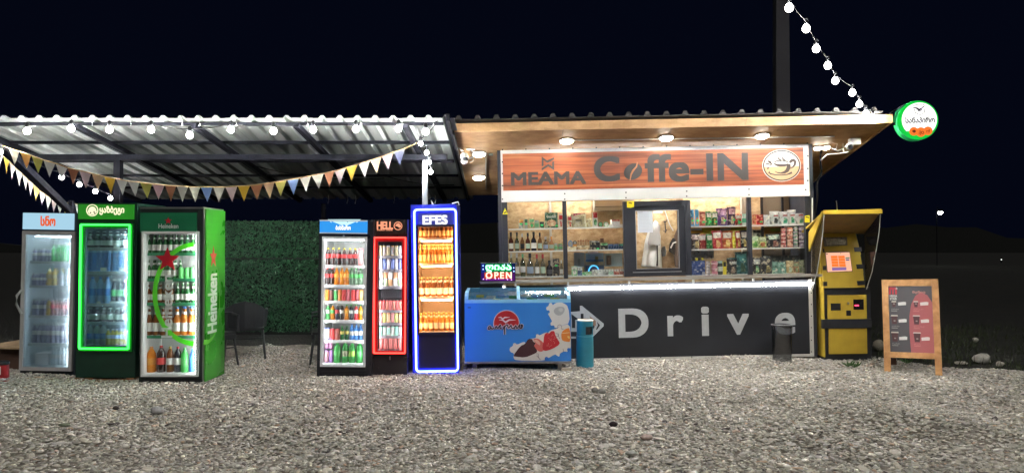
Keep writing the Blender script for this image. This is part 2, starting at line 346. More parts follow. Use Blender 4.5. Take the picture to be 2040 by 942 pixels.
def stone(px, py, wpx, hpx, col, label):
    Y = 1.56 / math.tan(math.atan((py - CY) / F_PX) - PITCH); p = W(px, py, Y); r = wpx / F_PX * Y / 2; hz = float(height(np.array(p.x), np.array(Y)))
    bm = bmesh.new(); bmesh.ops.create_icosphere(bm, subdivisions=2, radius=1); rr = random.Random(px)
    for v in bm.verts:
        f = 1 + rr.uniform(-.13, .13); v.co = Vector((v.co.x * r * f, v.co.y * r * .7 * f, v.co.z * r * hpx / wpx * f))
    for f in bm.faces: f.smooth = True
    me = bpy.data.meshes.new('stone'); bm.to_mesh(me); bm.free(); me.materials.append(mat('stone_' + str(px), col, .8, bump=.5, var=.2, vs=30))
    link('stone', me, M=T(p.x, Y, hz + r * hpx / wpx * .75 + .012), label=label, cat='stone', group='larger stones lying on the gravel')
for a in [(1222, 851, 18, 10, (.03, .02, .022), 'small dark purple-brown stone lying alone right of the middle foreground'),
          (1257, 912, 22, 10, (.36, .37, .34), 'smooth pale oval pebble in the lower right foreground'),
          (1288, 878, 26, 12, (.30, .23, .2), 'reddish brown pointed stone lying right of the dark one'),
          (1185, 789, 14, 11, (.22, .22, .2), 'grey chunky stone in front of the teal litter bin'),
          (1200, 791, 16, 12, (.28, .28, .25), 'upright grey-green stone beside another in front of the teal bin'),
          (1135, 868, 18, 10, (.38, .37, .34), 'flat light stone left of the dark purple-brown one'),
          (313, 826, 28, 16, (.3, .3, .3), 'broad flat grey stone in front of the green cooler with the stars'),
          (128, 853, 22, 7, (.16, .18, .13), 'thin dark greenish stone low in the left foreground'),
          (251, 895, 14, 9, (.6, .58, .52), 'bright cream stone at the left bottom of the yard'),
          (474, 934, 13, 8, (.62, .6, .55), 'bright white angular stone at the bottom left edge'),
          (231, 818, 12, 9, (.06, .05, .045), 'small black stone in front of the neon green cooler')]: stone(*a)
for a in [(1956, 724, 34, 22, (.3, .29, .26), 'large pale rock at the dark grass edge by the menu board'), (1943, 683, 12, 10, (.4, .39, .33), 'small round pale rock out in the dark grass'),
          (1992, 731, 16, 12, (.28, .26, .22), 'mid-sized pale rock at the far right yard edge'), (1915, 727, 26, 7, (.34, .32, .27), 'flat slab of rock behind the right leg of the menu board'),
          (1750, 700, 22, 26, (.24, .22, .17), 'pale boulder between the yellow terminal and the menu board')]: stone(*a)
# ------------------------------------------------------------------ canopy on the left
SHEET = mat('galvanised_sheet', (.17, .183, .18), .6, 0, var=.12, vs=3, stretch=(1, .3, 1))
DKSTEEL = mat('dark_painted_steel', (.008, .0085, .012), .8, var=.15, vs=5, spec=.03)
POSTM = mat('post_grey', (.12, .13, .15), .4, var=.1)
CANY, CZ, CS = 8.9, W(400, 236, 8.9).z, -.16
def cz(y): return CZ + CS * (y - CANY)
canopy = thing('steel_canopy', 'open steel canopy with corrugated metal sheets over the drink coolers', 'canopy')
def canopy_build():
    x0, x1, yb, p = -6.78, -.80, 13.3, .217
    nr = int(round((x1 - x0) / p)); per = 5; k = 0
    while k < nr:
        cnt = min(per, nr - k); prof = []
        for i in range(cnt):
            a = x0 + (k + i) * p; prof += [(a, 0), (a + p * .30, 0), (a + p * .44, .036), (a + p * .6, .036), (a + p * .74, 0)]
        prof.append((x0 + (k + cnt) * p - .001, 0)); n = len(prof); dz = .002 * ((k // per) % 2); v = []
        for (y, lift) in ((CANY, 0), (yb, 0)):
            v += [(x, y, cz(y) + z + dz) for x, z in prof] + [(x, y, cz(y) + z + dz + .0012) for x, z in prof]
        f = []
        for i in range(n - 1): f += [(i, i + 2 * n, i + 1 + 2 * n, i + 1), (i + n, i + 1 + n, i + 1 + 3 * n, i + 3 * n), (i, i + 1, i + 1 + n, i + n)]
        MB().add(v, f).build('roof_sheet', SHEET, canopy); k += cnt
    for py, h, d in ((246, .035, .006), (283, .04, .006), (320, .04, .006), (349, .04, .006), (373, .04, .006)):
        c = (491 - py) / F_PX; Y = (CZ - 1.56 - CS * CANY - .02) / (c - CS)
        z = cz(Y) - d; MB().box(x0 + .03, x1 - .05, Y - .02, Y + .02, z - h, z).build('purlin', DKSTEEL, canopy)
    for X in (-5.4, -3.93, -2.66, -1.32):
        MB().bar((X, CANY + .05, cz(CANY) - .075), (X + .12, 13.1, cz(13.1) - .075), .07, .06).build('rafter', DKSTEEL, canopy)
    z = cz(10.05) - .115; MB().box(x0 + .03, x1 - .1, 10.01, 10.09, z - .08, z).build('beam', DKSTEEL, canopy)
    MB().bar((x1 + .015, CANY - .02, cz(CANY) + .01), (x1 + .0, 13.3, cz(13.3) + .01), .045, .09).build('edge_trim', DKSTEEL, canopy)
    MB().bar((x0 - .02, CANY, cz(CANY) - .03), (x0 - .02, 13.3, cz(13.3) - .03), .05, .07).build('edge_trim', DKSTEEL, canopy)
    for X in (-5.44,): MB().box(X - .045, X + .045, 10.0, 10.09, 0, z - .083).build('post', DKSTEEL, canopy)
    MB().box(-1.235, -1.165, 10.0, 10.07, 0, z - .083).build('post', POSTM, canopy)
    X = W(645, 400, 12.9).x; MB().box(X - .035, X + .035, 12.86, 12.93, 0, 2.32).build('post', DKSTEEL, canopy)
    X = -6.62; MB().box(X - .03, X + .03, 10.9, 10.96, 0, 2.25).build('post', DKSTEEL, canopy)
    MB().bar((X, 9.3, 2.95), (X + .02, 10.93, 2.05), .07, .09).build('brace', DKSTEEL, canopy)
    for px in (654, 692, 708, 785, 867):
        p = W(px, 388, 12.9); MB().tube([(p.x, 12.9, cz(12.9) - .02), (p.x + .01, 12.9, cz(12.9) - .1), (p.x - .006, 12.9, cz(12.9) - .17)], .006, 5).build('hanging_wire', WHITE, canopy)
    # sagging dark cables under the sheets
    for A, B, s in (((-4.0, 10.6, cz(10.6) - .06), (-2.0, 11.4, cz(11.4) - .1), .1), ((-2.1, 11.3, cz(11.3) - .05), (-.95, 11.9, cz(11.9) - .08), .06)):
        pts = [Vector(A).lerp(Vector(B), t / 10) - Vector((0, 0, s * 4 * t / 10 * (1 - t / 10))) for t in range(11)]
        MB().tube(pts, .007, 5).build('cable', CABLE, canopy)
canopy_build()

# ------------------------------------------------------------------ light strings (lamps hang from a cable)
BULBM = emi('bulb_light', (1, .985, .93), BULB)
def _frost():  # frosted glass: the bulb is brightest at its middle and falls off to the rim
    n = BULBM.node_tree.nodes; l = BULBM.node_tree.links; lw = n.new('ShaderNodeLayerWeight'); lw.inputs['Blend'].default_value = .5
    a = n.new('ShaderNodeMath'); a.operation = 'SUBTRACT'; a.inputs[0].default_value = 1; l.new(lw.outputs['Facing'], a.inputs[1])
    b = n.new('ShaderNodeMath'); b.operation = 'POWER'; b.inputs[1].default_value = 6; l.new(a.outputs[0], b.inputs[0])
    c = n.new('ShaderNodeMath'); c.operation = 'MULTIPLY_ADD'; c.inputs[1].default_value = BULB; c.inputs[2].default_value = .25; l.new(b.outputs[0], c.inputs[0]); l.new(c.outputs[0], n['Emission'].inputs[1])
_frost()
_bm = MB().lathe([(.0005, -.108), (.012, -.106), (.024, -.099), (.033, -.087), (.0375, -.070), (.036, -.056), (.029, -.043), (.020, -.032)], 20).mesh('bulb_glass', BULBM)
_sk = MB().lathe([(.020, -.034), (.024, -.03), (.024, .02), (.012, .034)], 10).mesh('socket', BLACK)
def bulb_string(name, label, pts, sag=.05, r=.0055, tie=None):
    s = thing(name, label, 'string lights', T(*pts[0]), group='strings of white festoon bulbs')
    o = Vector(pts[0]); path = []
    for a, b in zip(pts, pts[1:]):
        a = Vector(a) - o; b = Vector(b) - o; n = 6
        path += [a.lerp(b, i / n) - Vector((0, 0, sag * 4 * i / n * (1 - i / n) * (b - a).length)) for i in range(n)]
    path.append(Vector(pts[-1]) - o); MB().tube(path, r, 5).build('cable', CABLE, s)
    return s, o
def hang(s, o, p, sc_=1.0):
    p = Vector(p) - o; k = link('socket', _sk, s, M=T(*p)); link('bulb', _bm, k, M=Matrix.Scale(sc_, 4))
front = [(54, 260), (142, 255), (218, 257), (301, 257), (378, 268), (460, 257), (545, 260), (624, 257), (709, 256), (794, 255), (848, 261)]
P = [W(px, py - 11, 8.78) for px, py in front]
pts = [(-6.7, 8.8, cz(8.9) - .05)] + [tuple(p) for p in P] + [(-.9, 8.85, cz(8.9) - .04)]
s, o = bulb_string('light_string', 'row of eleven white bulbs along the front edge of the metal canopy', pts, .04)
for p in P: hang(s, o, p, 1.12)
for px in (183, 260, 302, 362, 397, 470, 612, 718, 800, 862):
    p = W(px, 243, 8.86); MB().tube([(p.x - o.x, p.y - o.y, p.z - o.z + .01), (p.x - o.x + .012, p.y - o.y - .01, p.z - o.z - .03), (p.x - o.x + .004, p.y - o.y, p.z - o.z - .05)], .004, 4).build('cable_tie', WHITE, s)
P = [W(a, b - 8, Y) for a, b, Y in ((0, 300, 8.7), (123, 352, 9.75), (158, 367, 10.2), (190, 381, 10.7), (220, 395, 11.25))]
s, o = bulb_string('light_string', 'four white bulbs receding under the left side of the canopy above the light blue cooler', [tuple(p) for p in P] + [(-6.0, 12.2, 2.3)], .03)
for p in P: hang(s, o, p, .9)
P = [W(a, b - 7, Y) for a, b, Y in ((838, 284, 9.3), (850, 303, 9.62), (855, 322, 9.78), (858, 341, 9.93))]
s, o = bulb_string('light_string', 'short string of small bulbs running back beside the bright canopy post', [(-.95, 8.97, cz(8.97) - .06)] + [tuple(p) for p in P], .03)
for p in P: hang(s, o, p, .85)
up = [(1572, 10), (1606, 52), (1626, 93), (1649, 127), (1664, 158), (1698, 182), (1712, 205), (1725, 224), (1738, 232)]
ys = [6.7, 7.1, 7.5, 7.85, 8.2, 8.55, 8.85, 9.1, 9.33]
P = [W(a, b - 9, y) for (a, b), y in zip(up, ys)]
dirn = (P[0] - P[4]) / 4
extra = [P[0] + dirn * (i + 1) * 1.1 + Vector((-.12 * i, 0, -.05 * i * (i - 6) * .2)) for i in range(10)][::-1]  # unseen bulbs added beyond the frame to brighten the foreground
s, o = bulb_string('light_string', 'string of nine bright bulbs climbing from the right roof corner, with added unseen ones overhead', [tuple(p) for p in extra + P], .02)
for p in extra + P: hang(s, o, p, 1.06)

# ------------------------------------------------------------------ bunting
FL = {c: glassy('flag_' + c, tuple(min(.92, q * 1.3) for q in v), .55, .9) for c, v in dict(white=(.72, .7, .66), lilac=(.6, .5, .52), yellow=(.75, .48, .08), olive=(.52, .5, .16), brown=(.36, .17, .10), tan=(.55, .42, .28), blue=(.25, .38, .75), pink=(.66, .47, .5), taupe=(.25, .22, .18), orange=(.7, .4, .12), slate=(.12, .13, .22), grey=(.6, .6, .57)).items()}
CORD = mat('bunting_cord', (.45, .3, .14), .8)
def bunting(label, path, flags, height):
    """path: world points; flags: (t along path as index, width factor, colour)"""
    o = Vector(path[0]); s = thing('bunting', label, 'bunting', T(*o), group='strings of coloured pennants')
    MB().tube([Vector(p) - o for p in path], .006, 5).build('cord', CORD, s)
    for a, b, c, dy in flags:
        a = Vector(a) - o; b = Vector(b) - o; ab = b - a; tip = (a + b) / 2 + Vector((random.uniform(-.012, .012), dy, -height * random.uniform(.95, 1.05)))
        nrm = ab.cross(Vector((0, 0, 1))).normalized(); n = 4; vs = []; fs = []; row = []
        for i in range(n + 1):
            t = i / n; l = a.lerp(tip, t); r = b.lerp(tip, t); cnt = n - i + 1; rr = []
            for j in range(cnt):
                q = l.lerp(r, j / (cnt - 1) if cnt > 1 else 0); q = q + nrm * (.006 * math.sin(3 * t + 5 * j + a.x * 9)) * (1 - abs(t - .5)); rr.append(len(vs)); vs.append(q)
            row.append(rr)
        for i in range(n):
            for j in range(len(row[i]) - 1):
                fs.append((row[i][j], row[i][j + 1], row[i + 1][j]))
                if j < len(row[i]) - 2: fs.append((row[i][j + 1], row[i + 1][j + 1], row[i + 1][j]))
        m = MB().add(vs, fs, 0, True).add([v + nrm * .0015 for v in vs], [f[::-1] for f in fs], 0, True)
        m.build('flag', FL[c], s)
sp = [(17, 295), (40, 302), (63, 310), (87, 319), (111, 326), (135, 335), (158, 340), (183, 346), (208, 352), (231, 356), (255, 361), (279, 363.5), (304, 367), (329, 369), (352, 371), (376, 372), (400, 373), (425, 373), (449, 373), (474, 371), (499, 370), (525, 366.5), (548, 363), (572, 359), (597, 355), (621, 350), (646, 345), (667, 341), (690, 334), (714, 327), (738, 320), (761, 312), (785, 303), (808, 296), (838, 282)]
cs = 'taupe orange olive grey white brown lilac tan yellow white white olive pink brown grey white blue white lilac yellow brown tan olive blue white white brown lilac yellow white tan pink slate'.split()
def spY(px): return 8.72 + .5 * (px / 838) ** 2
path = [W(-60, 262, 8.7)] + [W(a, b, spY(a)) for a, b in sp]
fl = []
for i, c in enumerate(cs):
    a, b = sp[i], sp[i + 1]; q = W(*a, spY(a[0])); r = W(*b, spY(b[0])); r2 = q.lerp(r, .95); fl.append((q, r2, c, .02))
bunting('long bunting with thirty-three pennants swagged across the canopy front', path, fl, .185)
sl = [(-12, 300), (7, 312), (19, 322), (31, 335), (45, 347), (56, 358), (67, 368), (79, 380), (91, 388), (103, 396), (114, 401), (126, 403), (137, 404), (150, 406), (162, 409)]
cs2 = 'lilac yellow lilac white white lilac yellow lilac white lilac white yellow white white'.split()
def slY(px): return 8.95 + 2.3 * (max(px, -20) + 12) / 170
path = [W(a, b, slY(a)) for a, b in sl]; fl = []
for i, c in enumerate(cs2):
    q = W(*sl[i], slY(sl[i][0])); r = W(*sl[i + 1], slY(sl[i + 1][0])); fl.append((q, q.lerp(r, .93), c, 0))
bunting('shorter bunting of pale pennants falling back along the left end of the canopy', path, fl, .19)

# ------------------------------------------------------------------ artificial hedge wall behind the seats
def hedge():
    g = thing('artificial_hedge_wall', 'dark green artificial hedge wall of two panels behind the dark chairs', 'hedge wall', T(-3.9, 12.9, 0))
    LEAF = mat('hedge_leaf', (.015, .075, .03), .45, var=.5, vs=12); BK = mat('hedge_backing', (.008, .02, .012), .9)
    x0, x1 = -1.35, 1.45; zmid = W(500, 515, 12.9).z; ztop = W(500, 440, 12.9).z
    for z0, z1 in ((.06, zmid - .02), (zmid + .02, ztop)):
        pn = MB().box(x0, x1, 0, .03, z0, z1).build('panel', BK, g); n = int((x1 - x0) * (z1 - z0) * 2300)
        c = np.stack([RNG.uniform(x0, x1, n), -RNG.uniform(0, .05, n), RNG.uniform(z0, z1, n)], 1)
        nrm = np.stack([RNG.normal(0, .6, n), -np.ones(n), RNG.normal(.25, .6, n)], 1); nrm /= np.linalg.norm(nrm, axis=1)[:, None]
        u = np.cross(nrm, RNG.normal(0, 1, (n, 3))); u /= np.linalg.norm(u, axis=1)[:, None]; w_ = np.cross(nrm, u); L = RNG.uniform(.018, .042, n)[:, None]
        V = np.stack([c - u * L, c + w_ * L * .4 - nrm * .004, c + u * L, c - w_ * L * .4 - nrm * .004], 1).reshape(-1, 3)
        m = MB(); m.add(V.tolist(), (np.arange(n)[:, None] * 4 + np.arange(4)).tolist()); m.build('foliage', LEAF, pn, kind='stuff')
    MB().box(x0, x1, .032, .08, 0, .1).build('base_strip', mat('base_strip', (.02, .02, .02), .8), g)  # dark strip along the foot of the panels
hedge()

def chair(x, y, rz, label):
    M_ = mat('chair_plastic', (.011, .012, .016), .5, bump=.4, vs=60); L_ = mat('chair_leg', (.03, .032, .036), .4)
    s = thing('garden_armchair', label, 'chair', T(x, y, 0) @ Matrix.Rotation(math.radians(rz), 4, 'Z'), group='dark garden armchairs under the canopy')
    m = MB(); m.box(-.25, .25, -.24, .24, .42, .45); m.box(-.25, .25, -.25, -.22, .36, .42); m.build('seat', M_, s)
    m = MB()
    for k in range(8):
        a0 = math.radians(200 - k * 27.5); a1 = math.radians(200 - (k + 1) * 27.5)
        for r0, r1 in ((.27, .285),):
            pt = lambda a, r, z: (r * math.cos(a), .02 + r * .92 * math.sin(a), z)
            t0 = .82 - .16 * abs(math.cos(a0)) ** 2; t1 = .82 - .16 * abs(math.cos(a1)) ** 2
            m.hexa([pt(a0, r0, .45), pt(a1, r0, .45), pt(a1, r1, .45), pt(a0, r1, .45)], [pt(a0, r0 * 1.04, t0), pt(a1, r0 * 1.04, t1), pt(a1, r1 * 1.08, t1), pt(a0, r1 * 1.08, t0)])
    m.build('backrest', M_, s)
    for sx in (-1, 1):
        MB().tube([(sx * .28, .1, .67), (sx * .29, -.1, .68), (sx * .29, -.24, .66), (sx * .27, -.26, .45)], .02, 6).build('armrest', M_, s)
        for sy in (-1, 1): MB().tube([(sx * .23, sy * .21, .43), (sx * .27, sy * .27, .0)], [.018, .014], 6).build('leg', L_, s)
    m = MB().tube([(-.25, -.24, .25), (.25, -.24, .25)], .01, 5); m.build('stretcher', L_, s)
chair(-3.72, 10.15, 200, 'dark armchair with curved back nearest the green starred cooler')
chair(-3.95, 9.45, 60, 'dark garden armchair half hidden by the side of the green starred cooler')
chair(-2.42, 9.75, -75, 'dark garden armchair peeking out left of the cooler with the blue header')
def table():
    s = thing('round_table', 'small dark round table half hidden behind the chairs by the green cooler', 'table', T(-3.3 - 1.1, 10.6, 0))
    MB().lathe([(.001, .68), (.34, .68), (.34, .71), (.001, .71)], 24).build('tabletop', BLACK, s)
    MB().lathe([(.03, .03), (.03, .68)], 10).build('pedestal', BLACK, s); MB().lathe([(.22, .0), (.22, .025), (.03, .04)], 18).build('base', BLACK, s)

# ------------------------------------------------------------------ goods
def U(prof, seg=10): return prof
KINDS = {  # unit height, unit radius: (body profile, label z0,z1,r, cap profile)
 'beer': ([(.9, 0), (1, .02), (1, .52), (.88, .6), (.5, .72), (.42, .8), (.4, .95)], (.14, .45, 1.03), [(.46, .945), (.46, 1)], (.43, .74, .84)),
 'pet': ([(.8, 0), (1, .03), (.97, .2), (.86, .32), (.95, .45), (1, .58), (.92, .7), (.6, .82), (.36, .9), (.34, .94)], (.42, .64, 1.03), [(.42, .92), (.42, 1)], None),
 'big': ([(.85, 0), (1, .03), (1, .62), (.9, .74), (.5, .87), (.3, .92), (.3, .95)], (.3, .56, 1.02), [(.36, .93), (.36, 1)], None),
 'can': ([(.8, 0), (1, .04), (1, .92), (.82, .985), (.78, 1)], (.06, .9, 1.008), [(.80, .99), (.8, 1.004)], None),
 'wine': ([(.95, 0), (1, .02), (1, .58), (.8, .68), (.36, .76), (.33, .97)], (.2, .45, 1.02), [(.4, .84), (.4, 1)], None),
 'liquor': ([(.92, 0), (1, .03), (1, .5), (.85, .6), (.38, .7), (.34, .8)], (.14, .42, 1.02), [(.45, .8), (.45, 1)], None),
}
GC = {}
def good_mesh(kind, body, lab, cap):
    key = (kind, body.name, lab and lab.name, cap.name)
    if key not in GC:
        pr, lb, cp, nk = KINDS[kind]
        b = MB().lathe(pr, 12).mesh('bottle', body); c = MB().lathe(cp, 10).mesh('cap', cap); l = None
        if lab:
            m = MB().lathe([(lb[2] * .99, lb[0]), (lb[2], lb[0]), (lb[2], lb[1]), (lb[2] * .99, lb[1])], 12)
            if nk: m.lathe([(nk[0] * 1.1 + .05, nk[1]), (nk[0] + .02, nk[2])], 10)
            l = m.mesh('label', lab)
        GC[key] = (b, l, c)
    return GC[key]
def good(kind, name, body, lab, cap, M, r, h, label, cat, group):
    b, l, c = good_mesh(kind, body, lab, cap)
    M = M @ Matrix.Rotation(random.uniform(0, 6), 4, 'Z') @ Matrix.Diagonal((r, r, h, 1))
    o = link(name, b, M=M, label=label, cat=cat, group=group)
    if l: link('label', l, o)
    link('lid' if kind == 'can' else 'cap', c, o); return o
G = dict(green=glassy('green_glass', (.015, .12, .03), .4), brown=glassy('brown_glass', (.22, .07, .015), .45), cola=glassy('cola', (.03, .012, .01), .1), orange=glassy('orange_drink', (.85, .3, .02), .4),
 clear=glassy('clear_water', (.6, .68, .7), .5), blue=glassy('blue_water', (.12, .35, .75), .5), lime=glassy('green_drink', (.1, .5, .14), .5), amber=glassy('amber_beer', (.7, .3, .05), .6),
 yellow=glassy('yellow_drink', (.8, .55, .1), .4), dark=glassy('dark_glass', (.02, .02, .03), .1), violet=glassy('purple_pack', (.27, .26, .36), .4), wine=glassy('dark_red_drink', (.12, .015, .02), .3), gclear=glassy('pale_green_glass', (.3, .42, .3), .5),
 rose=glassy('rose_wine', (.5, .25, .12), .5), white=mat('white_carton', (.75, .75, .73), .5), red=mat('red_metal', (.5, .03, .04), .35), pinkc=mat('pink_can', (.6, .2, .25), .35), silver=mat('silver_can', (.6, .62, .65), .3, .4), orng=mat('orange_can', (.75, .22, .03), .35), greenc=mat('green_can', (.08, .35, .1), .35),
 navy=mat('navy_can', (.03, .08, .3), .35), sky=mat('sky_can', (.2, .4, .75), .35), gold=mat('gold_can', (.6, .42, .12), .35, .3), black=mat('black_can', (.02, .02, .02), .3), purple=mat('purple_can', (.2, .08, .3), .35), teal=mat('mint_can', (.2, .55, .4), .35), yel=mat('yellow_cap', (.75, .6, .04), .4))
LW, LR, LG, LB, LY = flat((.75, .74, .7)), flat((.6, .05, .05)), flat((.1, .45, .12)), flat((.05, .2, .6)), flat((.7, .55, .15))
ORD = ['first', 'second', 'third', 'fourth', 'fifth', 'sixth', 'seventh', 'eighth', 'ninth', 'tenth']
WHERE = {'the slim cooler with the pale blue header': 'pale blue cooler', 'the cooler with the green glowing frame': 'green-glowing cooler', 'the green starred cooler': 'starred cooler', 'the cooler with the blue mountain header': 'blue-headed cooler', 'the narrow cooler with the red glowing frame': 'red-framed cooler', 'the tall blue neon cooler': 'blue neon cooler'}
def short(t):
    for a, b in WHERE.items(): t = t.replace(a, b)
    for a, b in ((' on the ', ', '), (' at the ', ', '), (' of the ', ', '), (' in the ', ', '), (' of ', ', '), (' in ', ', ')): t = t.replace(a, b)
    return t
def goods_row(Fm, kind, name, body, lab, cap, a, b, n, ybase, hpx, v, zshelf, dpx, label, cat, group, jit=.8, back=0):
    for bk in range(back + 1):
        for i in range(n):
            px = a + (b - a) * (i + .5) / n + random.uniform(-jit, jit) * .4; vv = v + bk * .12
            x = Fm.p(px, ybase, v)[0] + (.02 if bk else 0)
            bb = body[(i + bk) % len(body)] if isinstance(body, list) else body; ll = lab[(i + bk) % len(lab)] if isinstance(lab, list) else lab
            tx = short(label) + (', rear row' if bk else '') + ((', ' + ORD[i] + ' from left') if n > 1 else '')
            if len(tx.split()) > 16: print('LONG', tx)
            good(kind, name, bb, ll, cap, Fm.M @ T(x, vv + random.uniform(-.008, .008), zshelf), dpx / 2 * Fm.k(v), hpx * Fm.k(v), tx, cat, group)

# ------------------------------------------------------------------ fridges
def cooler(Fm, label, outer, glass, header, depth, bodym, framem, headm, linem, shelves, glassm, railm=None, name='drinks_cooler', frame_pad=5, hd=.02, floor_py=None, cavd=None):
    """hollow cabinet, lit header, glazed door, shelves; every rect in photo pixels on the front plane"""
    s = thing(name, label, 'drinks cooler', Fm.M, group='upright drinks coolers standing in front of the canopy')
    ox0, oz0, ox1, oz1 = Fm.rect(*outer); gx0, gz0, gx1, gz1 = Fm.rect(*glass); oz0 = max(0, oz0) if floor_py is None else Fm.p(outer[0], floor_py)[1]
    cd = cavd or depth - .12
    m = MB(); P2 = .02; m.box(ox0, gx0 - P2, 0, depth, oz0, oz1); m.box(gx1 + P2, ox1, 0, depth, oz0, oz1); m.box(gx0 - P2, gx1 + P2, 0, depth, gz1, oz1); m.box(gx0 - P2, gx1 + P2, 0, depth, oz0, gz0); m.box(gx0 - P2, gx1 + P2, cd, depth, gz0, gz1)
    m.build('cabinet', bodym, s)
    e = .004; q0, q1 = gx0 - P2, gx1 + P2; m = MB(); m.box(q0, q0 + e, .004, cd, gz0, gz1); m.box(q1 - e, q1, .004, cd, gz0, gz1); m.box(q0 + e, q1 - e, cd - e, cd, gz0, gz1); m.box(q0 + e, q1 - e, .004, cd - e, gz1 - e, gz1); m.box(q0 + e, q1 - e, .004, cd - e, gz0, gz0 + e)
    m.build('liner', linem, s)
    if header:
        hx0, hz0, hx1, hz1 = Fm.rect(*header); MB().box(hx0, hx1, -hd, -.001, hz0, hz1).build('header_panel', headm, s)
    k = Fm.k(); w_ = frame_pad * k
    d = MB(); d.box(gx0 - w_, gx0, -.035, -.003, gz0 - w_, gz1 + w_); d.box(gx1, gx1 + w_, -.035, -.003, gz0 - w_, gz1 + w_); d.box(gx0, gx1, -.035, -.003, gz1, gz1 + w_); d.box(gx0, gx1, -.035, -.003, gz0 - w_, gz0)
    dr = d.build('door', framem, s); MB().box(gx0, gx1, -.022, -.018, gz0, gz1).build('glass', glassm, dr)
    zs = []
    for py in shelves:
        z = Fm.p(0, py, .07)[1]; zs.append(z)
        sh = MB()
        for j in range(9): y = .06 + j * (cd - .1) / 9; sh.box(gx0 + .006, gx1 - .006, y, y + .012, z - .008, z - .001)
        sh.box(gx0 + .006, gx0 + .014, .05, cd - .02, z - .012, z - .0005); sh.box(gx1 - .014, gx1 - .006, .05, cd - .02, z - .012, z - .0005)
        so = sh.build('shelf', WHITE, s); MB().box(gx0 + .006, gx1 - .006, .045, .055, z - .03, z + .003).build('price_rail', railm or WHITE, so)
    zs.append(gz0 + e)
    return s, zs, (gx0, gz0, gx1, gz1), (ox0, oz0, ox1, oz1), cd
def tube_light(s, x, z0, z1, v, m, r=.009): MB().box(x - r, x + r, v, v + .012, z0, z1).build('light_tube', m, s)
def bar_light(s, x0, x1, z, v, m): MB().box(x0, x1, v, v + .02, z - .012, z).build('light_tube', m, s)
def tags(Fm, s, lst, v, m):
    for l, t, r, b in lst: mb = MB(); Fm.box(mb, l, t, r, b, v, v + .002); mb.build('price_tag', m, s)
PT = flat((.55, .6, .55))
GRILL = mat('grille_black', (.015, .015, .02), .5)
def grille(Fm, s, l, t, r, b, n=6):
    for i in range(n):
        y = t + (b - t) * (i + .5) / n; m = MB(); Fm.box(m, l, y - .6, r, y + .6, -.012, -.001); m.build('grille_slat', GRILL, s)

# 1. light blue header
Fa = Fr(97, 8.75, roll=.9)
FOG1 = fog('misty_glass', .035, .10, (.9, .95, .97))
HD1 = emi('light_blue_header', (.4, .66, .82), .85)
GREYF = mat('grey_door_frame', (.5, .5, .5), .35, .3, var=.1)
s, zs, g, o4, cd = cooler(Fa, 'slim cooler with pale blue header and grey door frame, leftmost of all', (48, 423, 149, 754), (55, 467, 139, 731), (48, 424, 148, 458), .66, mat('cooler_dark', (.02, .03, .04), .4, var=.2), GREYF, HD1, mat('liner_grey', (.6, .68, .7), .5), [519, 567, 627, 682], FOG1, flat((.6, .65, .62)), frame_pad=7)
text('სნო', Fa.rect(84, 431, 112, 450), -.022, emi('orange_lit', (.9, .13, .03), .8), s, .04); bar_light(s, g[0] + .08, g[2] - .02, g[3] - .015, .03, emi('cold_tube', (.85, .9, 1), 1.6 * 33.3)); sl_ = emi('cold_side', (.8, .9, 1), 7 * 38.1); tube_light(s, g[2] + .010, g[1] + .02, g[3] - .02, .008, sl_, .0035)
m = MB(); m.tube([(Fa.p(47, 578)[0], -.04, Fa.p(47, 578)[1]), (Fa.p(42, 588)[0], -.075, Fa.p(42, 588)[1]), (Fa.p(41, 605)[0], -.075, Fa.p(41, 605)[1]), (Fa.p(47, 624)[0], -.04, Fa.p(47, 624)[1])], .014, 8); m.build('handle', GREYF, s)
w1 = 'the slim cooler with the pale blue header'
for (k, nm, bd, lb, cp, a, b, n, yb, h, z, dd, lab, cat) in (
  ('pet', 'water_bottle', G['violet'], LW, LW, 66, 104, 5, 516, 26, 0, 7, 'small wrapped water bottles on the top shelf of ', 'water bottle'),
  ('pet', 'lemonade_bottle', G['lime'], LG, LG, 104, 137, 4, 516, 33, 0, 8.2, 'green lemonade bottle on the top shelf of ', 'bottle'),
  ('pet', 'water_bottle', G['violet'], LW, LW, 64, 92, 4, 565, 24, 1, 7, 'pale water bottle on the second shelf of ', 'water bottle'),
  ('pet', 'juice_bottle', G['yellow'], LY, LY, 92, 115, 2, 565, 34, 1, 11, 'yellow juice bottle on the second shelf of ', 'juice bottle'),
  ('pet', 'water_bottle', G['clear'], LW, LW, 115, 138, 2, 565, 33, 1, 11, 'large clear bottle right of the yellow juice in ', 'water bottle'),
  ('pet', 'water_bottle', G['violet'], LW, LW, 64, 92, 4, 625, 32, 2, 7, 'greyish water bottle on the third shelf of ', 'water bottle'),
  ('pet', 'juice_bottle', G['yellow'], LY, LW, 92, 102, 1, 625, 32, 2, 9, 'single yellowish bottle in the middle of the third shelf of ', 'juice bottle'),
  ('pet', 'dark_red_bottle', G['wine'], LR, LW, 102, 137, 5, 625, 33, 2, 7, 'dark red drink bottle on the third shelf of ', 'bottle'),
  ('pet', 'water_bottle', G['violet'], LW, LW, 64, 137, 8, 680, 38, 3, 8.5, 'tall water bottle on the fourth shelf of ', 'water bottle'),
  ('pet', 'water_bottle', G['clear'], LW, LW, 100, 137, 5, 729, 32, 4, 7.5, 'clear bottle on the floor of ', 'water bottle')):
    goods_row(Fa, k, nm, bd, lb, cp, a, b, n, yb, h, .12, zs[z], dd, lab + w1, cat, lab.strip() + ' ' + w1, back=1)
m = MB(); x0, z0, x1, z1 = Fa.rect(70, 706, 97, 729, .12); m.box(x0, x1, .12, .3, zs[4], zs[4] + z1 - z0); o = m.mesh('carton', G['white'])
